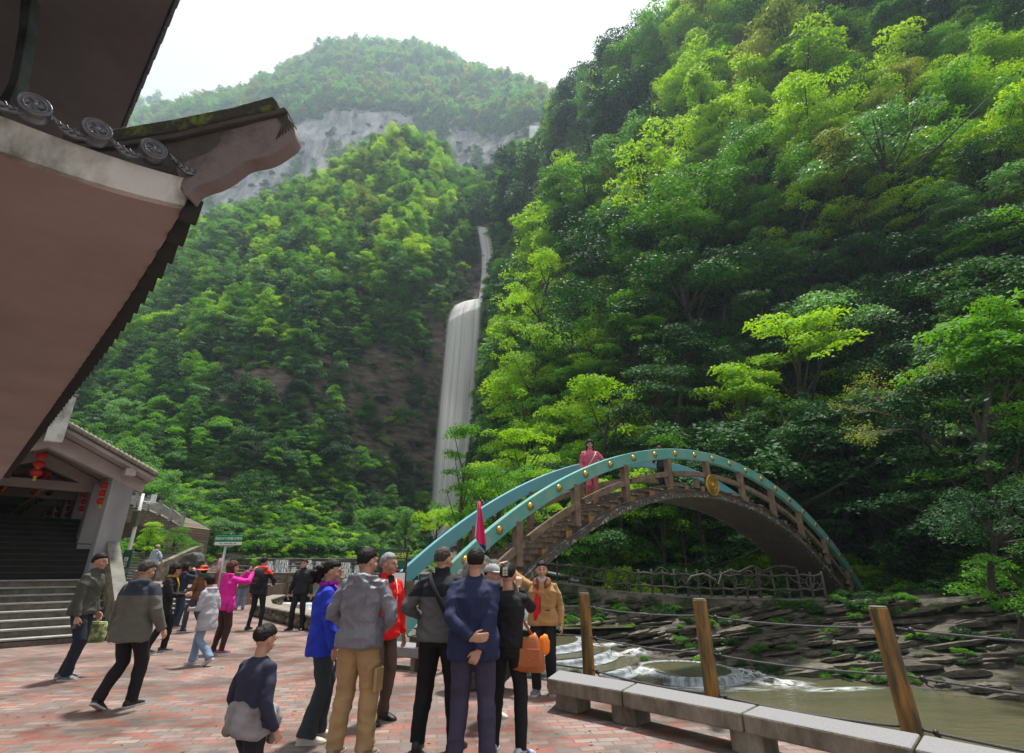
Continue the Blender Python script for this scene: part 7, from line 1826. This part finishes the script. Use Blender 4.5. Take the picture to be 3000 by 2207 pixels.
# 21 pink woman on the bridge
a_b = -.666+.068*4.85; bq = barc(a_b, -1.1, .85)
p21 = person('woman in a pink tracksuit with curly dark hair coming down the bridge steps', bq, hgt(bq, 1742, 1290), R(178), (Tb('pink_tracksuit', (.56, .12, .18), fold=.8), None), Tb('pink_track_trousers', (.50, .10, .15), fold=.7), mat('white_trainer', (.6, .6, .6)), feet=[(-.06, .08, -.10), (.10, -.12, .06, 0, .2)], hair=('long', H_black), hem=.84, fem=True, vox=.0085, jr=1.08, collar=(1, .05, 0), glasses=True, arms=[dict(t=(-.24, .14, .95), pole=(-1, -1, 0), curl=.8), dict(t=(.25, .10, .86))])
front_strip(p21, [(-.12, .12, 1.36), (-.02, .148, 1.18), (.10, .14, 1.0)], M_white, 'bag_strap', .008)
# 22 dark man on the bridge top
bq = barc(-.09, -1.1, .95)
person('man in a dark jacket standing with his back turned near the top of the bridge', bq, hgt(bq, 1987, 1308), R(40), (Tb('dark_slate_jacket', (.022, .022, .032)), None), Tb('black_trousers_c', (.012, .012, .016)), mat('black_shoe', (.012, .012, .012)), hair=('short', H_brown), vox=.009, arms=[dict(t=(-.1, .28, 1.1), pole=(-1, -.5, -.5)), dict(t=(.1, .28, 1.1), pole=(1, -.5, -.5))], jr=1.1)
# 23 foreground child
pos = Vector((P(712, 2207, 3.75).x, 3.75, 0))
h_ = hgt(pos, 752, 1828)
p23 = person('small child in navy with a patterned grey jacket tied round the waist', pos, h_, R(-32), (Tb('navy_child_top', (.030, .032, .065), fold=.8), 'top'), Tb('black_child_trousers', (.012, .012, .02)), mat('dark_trainer', (.05, .05, .055)), feet=[(-.10, .16, 0), (.10, -.12, .0)], hair=('bun', H_black), vox=.0065, hem=.86, head=(.1, -.25), jr=1.08, hipw=1.05,
    arms=[dict(t=(-.22, .14, .88), curl=.8, pole=(-.5, -1, 0)), dict(t=(.24, .12, .86), curl=.8)])
s_ = p23['s']; pe = p23['pel']; mb = MB()
for (z0, r0) in ((.10, .78), (.03, .86), (-.05, .92)):
    mb.tube([pe+Vector((math.cos(t)*.20*r0*s_, math.sin(t)*.165*r0*s_, (z0+.02*math.sin(3*t))*s_)) for t in np.linspace(0, 2*math.pi, 25)], [(.055+.01*math.sin(i*1.7))*s_ for i in range(25)], 10, cap=False)
mb.tube([pe+Vector((.02, .20, .08))*s_, pe+Vector((.04, .24, -.02))*s_, pe+Vector((.06, .19, -.2))*s_], [.04*s_, .045*s_, .03*s_], 10)
mb.tube([pe+Vector((-.02, .20, .08))*s_, pe+Vector((-.05, .25, -.05))*s_, pe+Vector((-.09, .19, -.26))*s_], [.04*s_, .045*s_, .03*s_], 10)
link('tied_jacket', remesh(mb, .008, 8, .012, 7, 4), Tb('patterned_grey_cloth', (.34, .34, .38), col2=(.10, .075, .055), sc=9, fold=.8), p23['root'], True)
# ---------- HAZE ----------
hz = MB(); hz.box((0, 330, 330), (1400, 820, 760)); ho = hz.build('haze'); ho['kind'] = 'stuff'
hm_ = bpy.data.materials.new('haze'); hm_.use_nodes = True; nt = hm_.node_tree; nt.nodes.clear()
out = nt.nodes.new('ShaderNodeOutputMaterial'); pv = nt.nodes.new('ShaderNodeVolumePrincipled')
pv.inputs['Color'].default_value = (.66, .82, 1.0, 1); pv.inputs['Density'].default_value = .00038; pv.inputs['Anisotropy'].default_value = .35
nt.links.new(pv.outputs[0], out.inputs['Volume']); ho.data.materials.append(hm_)
hm_.cycles.homogeneous_volume = True if hasattr(hm_, 'cycles') and hasattr(hm_.cycles, 'homogeneous_volume') else False
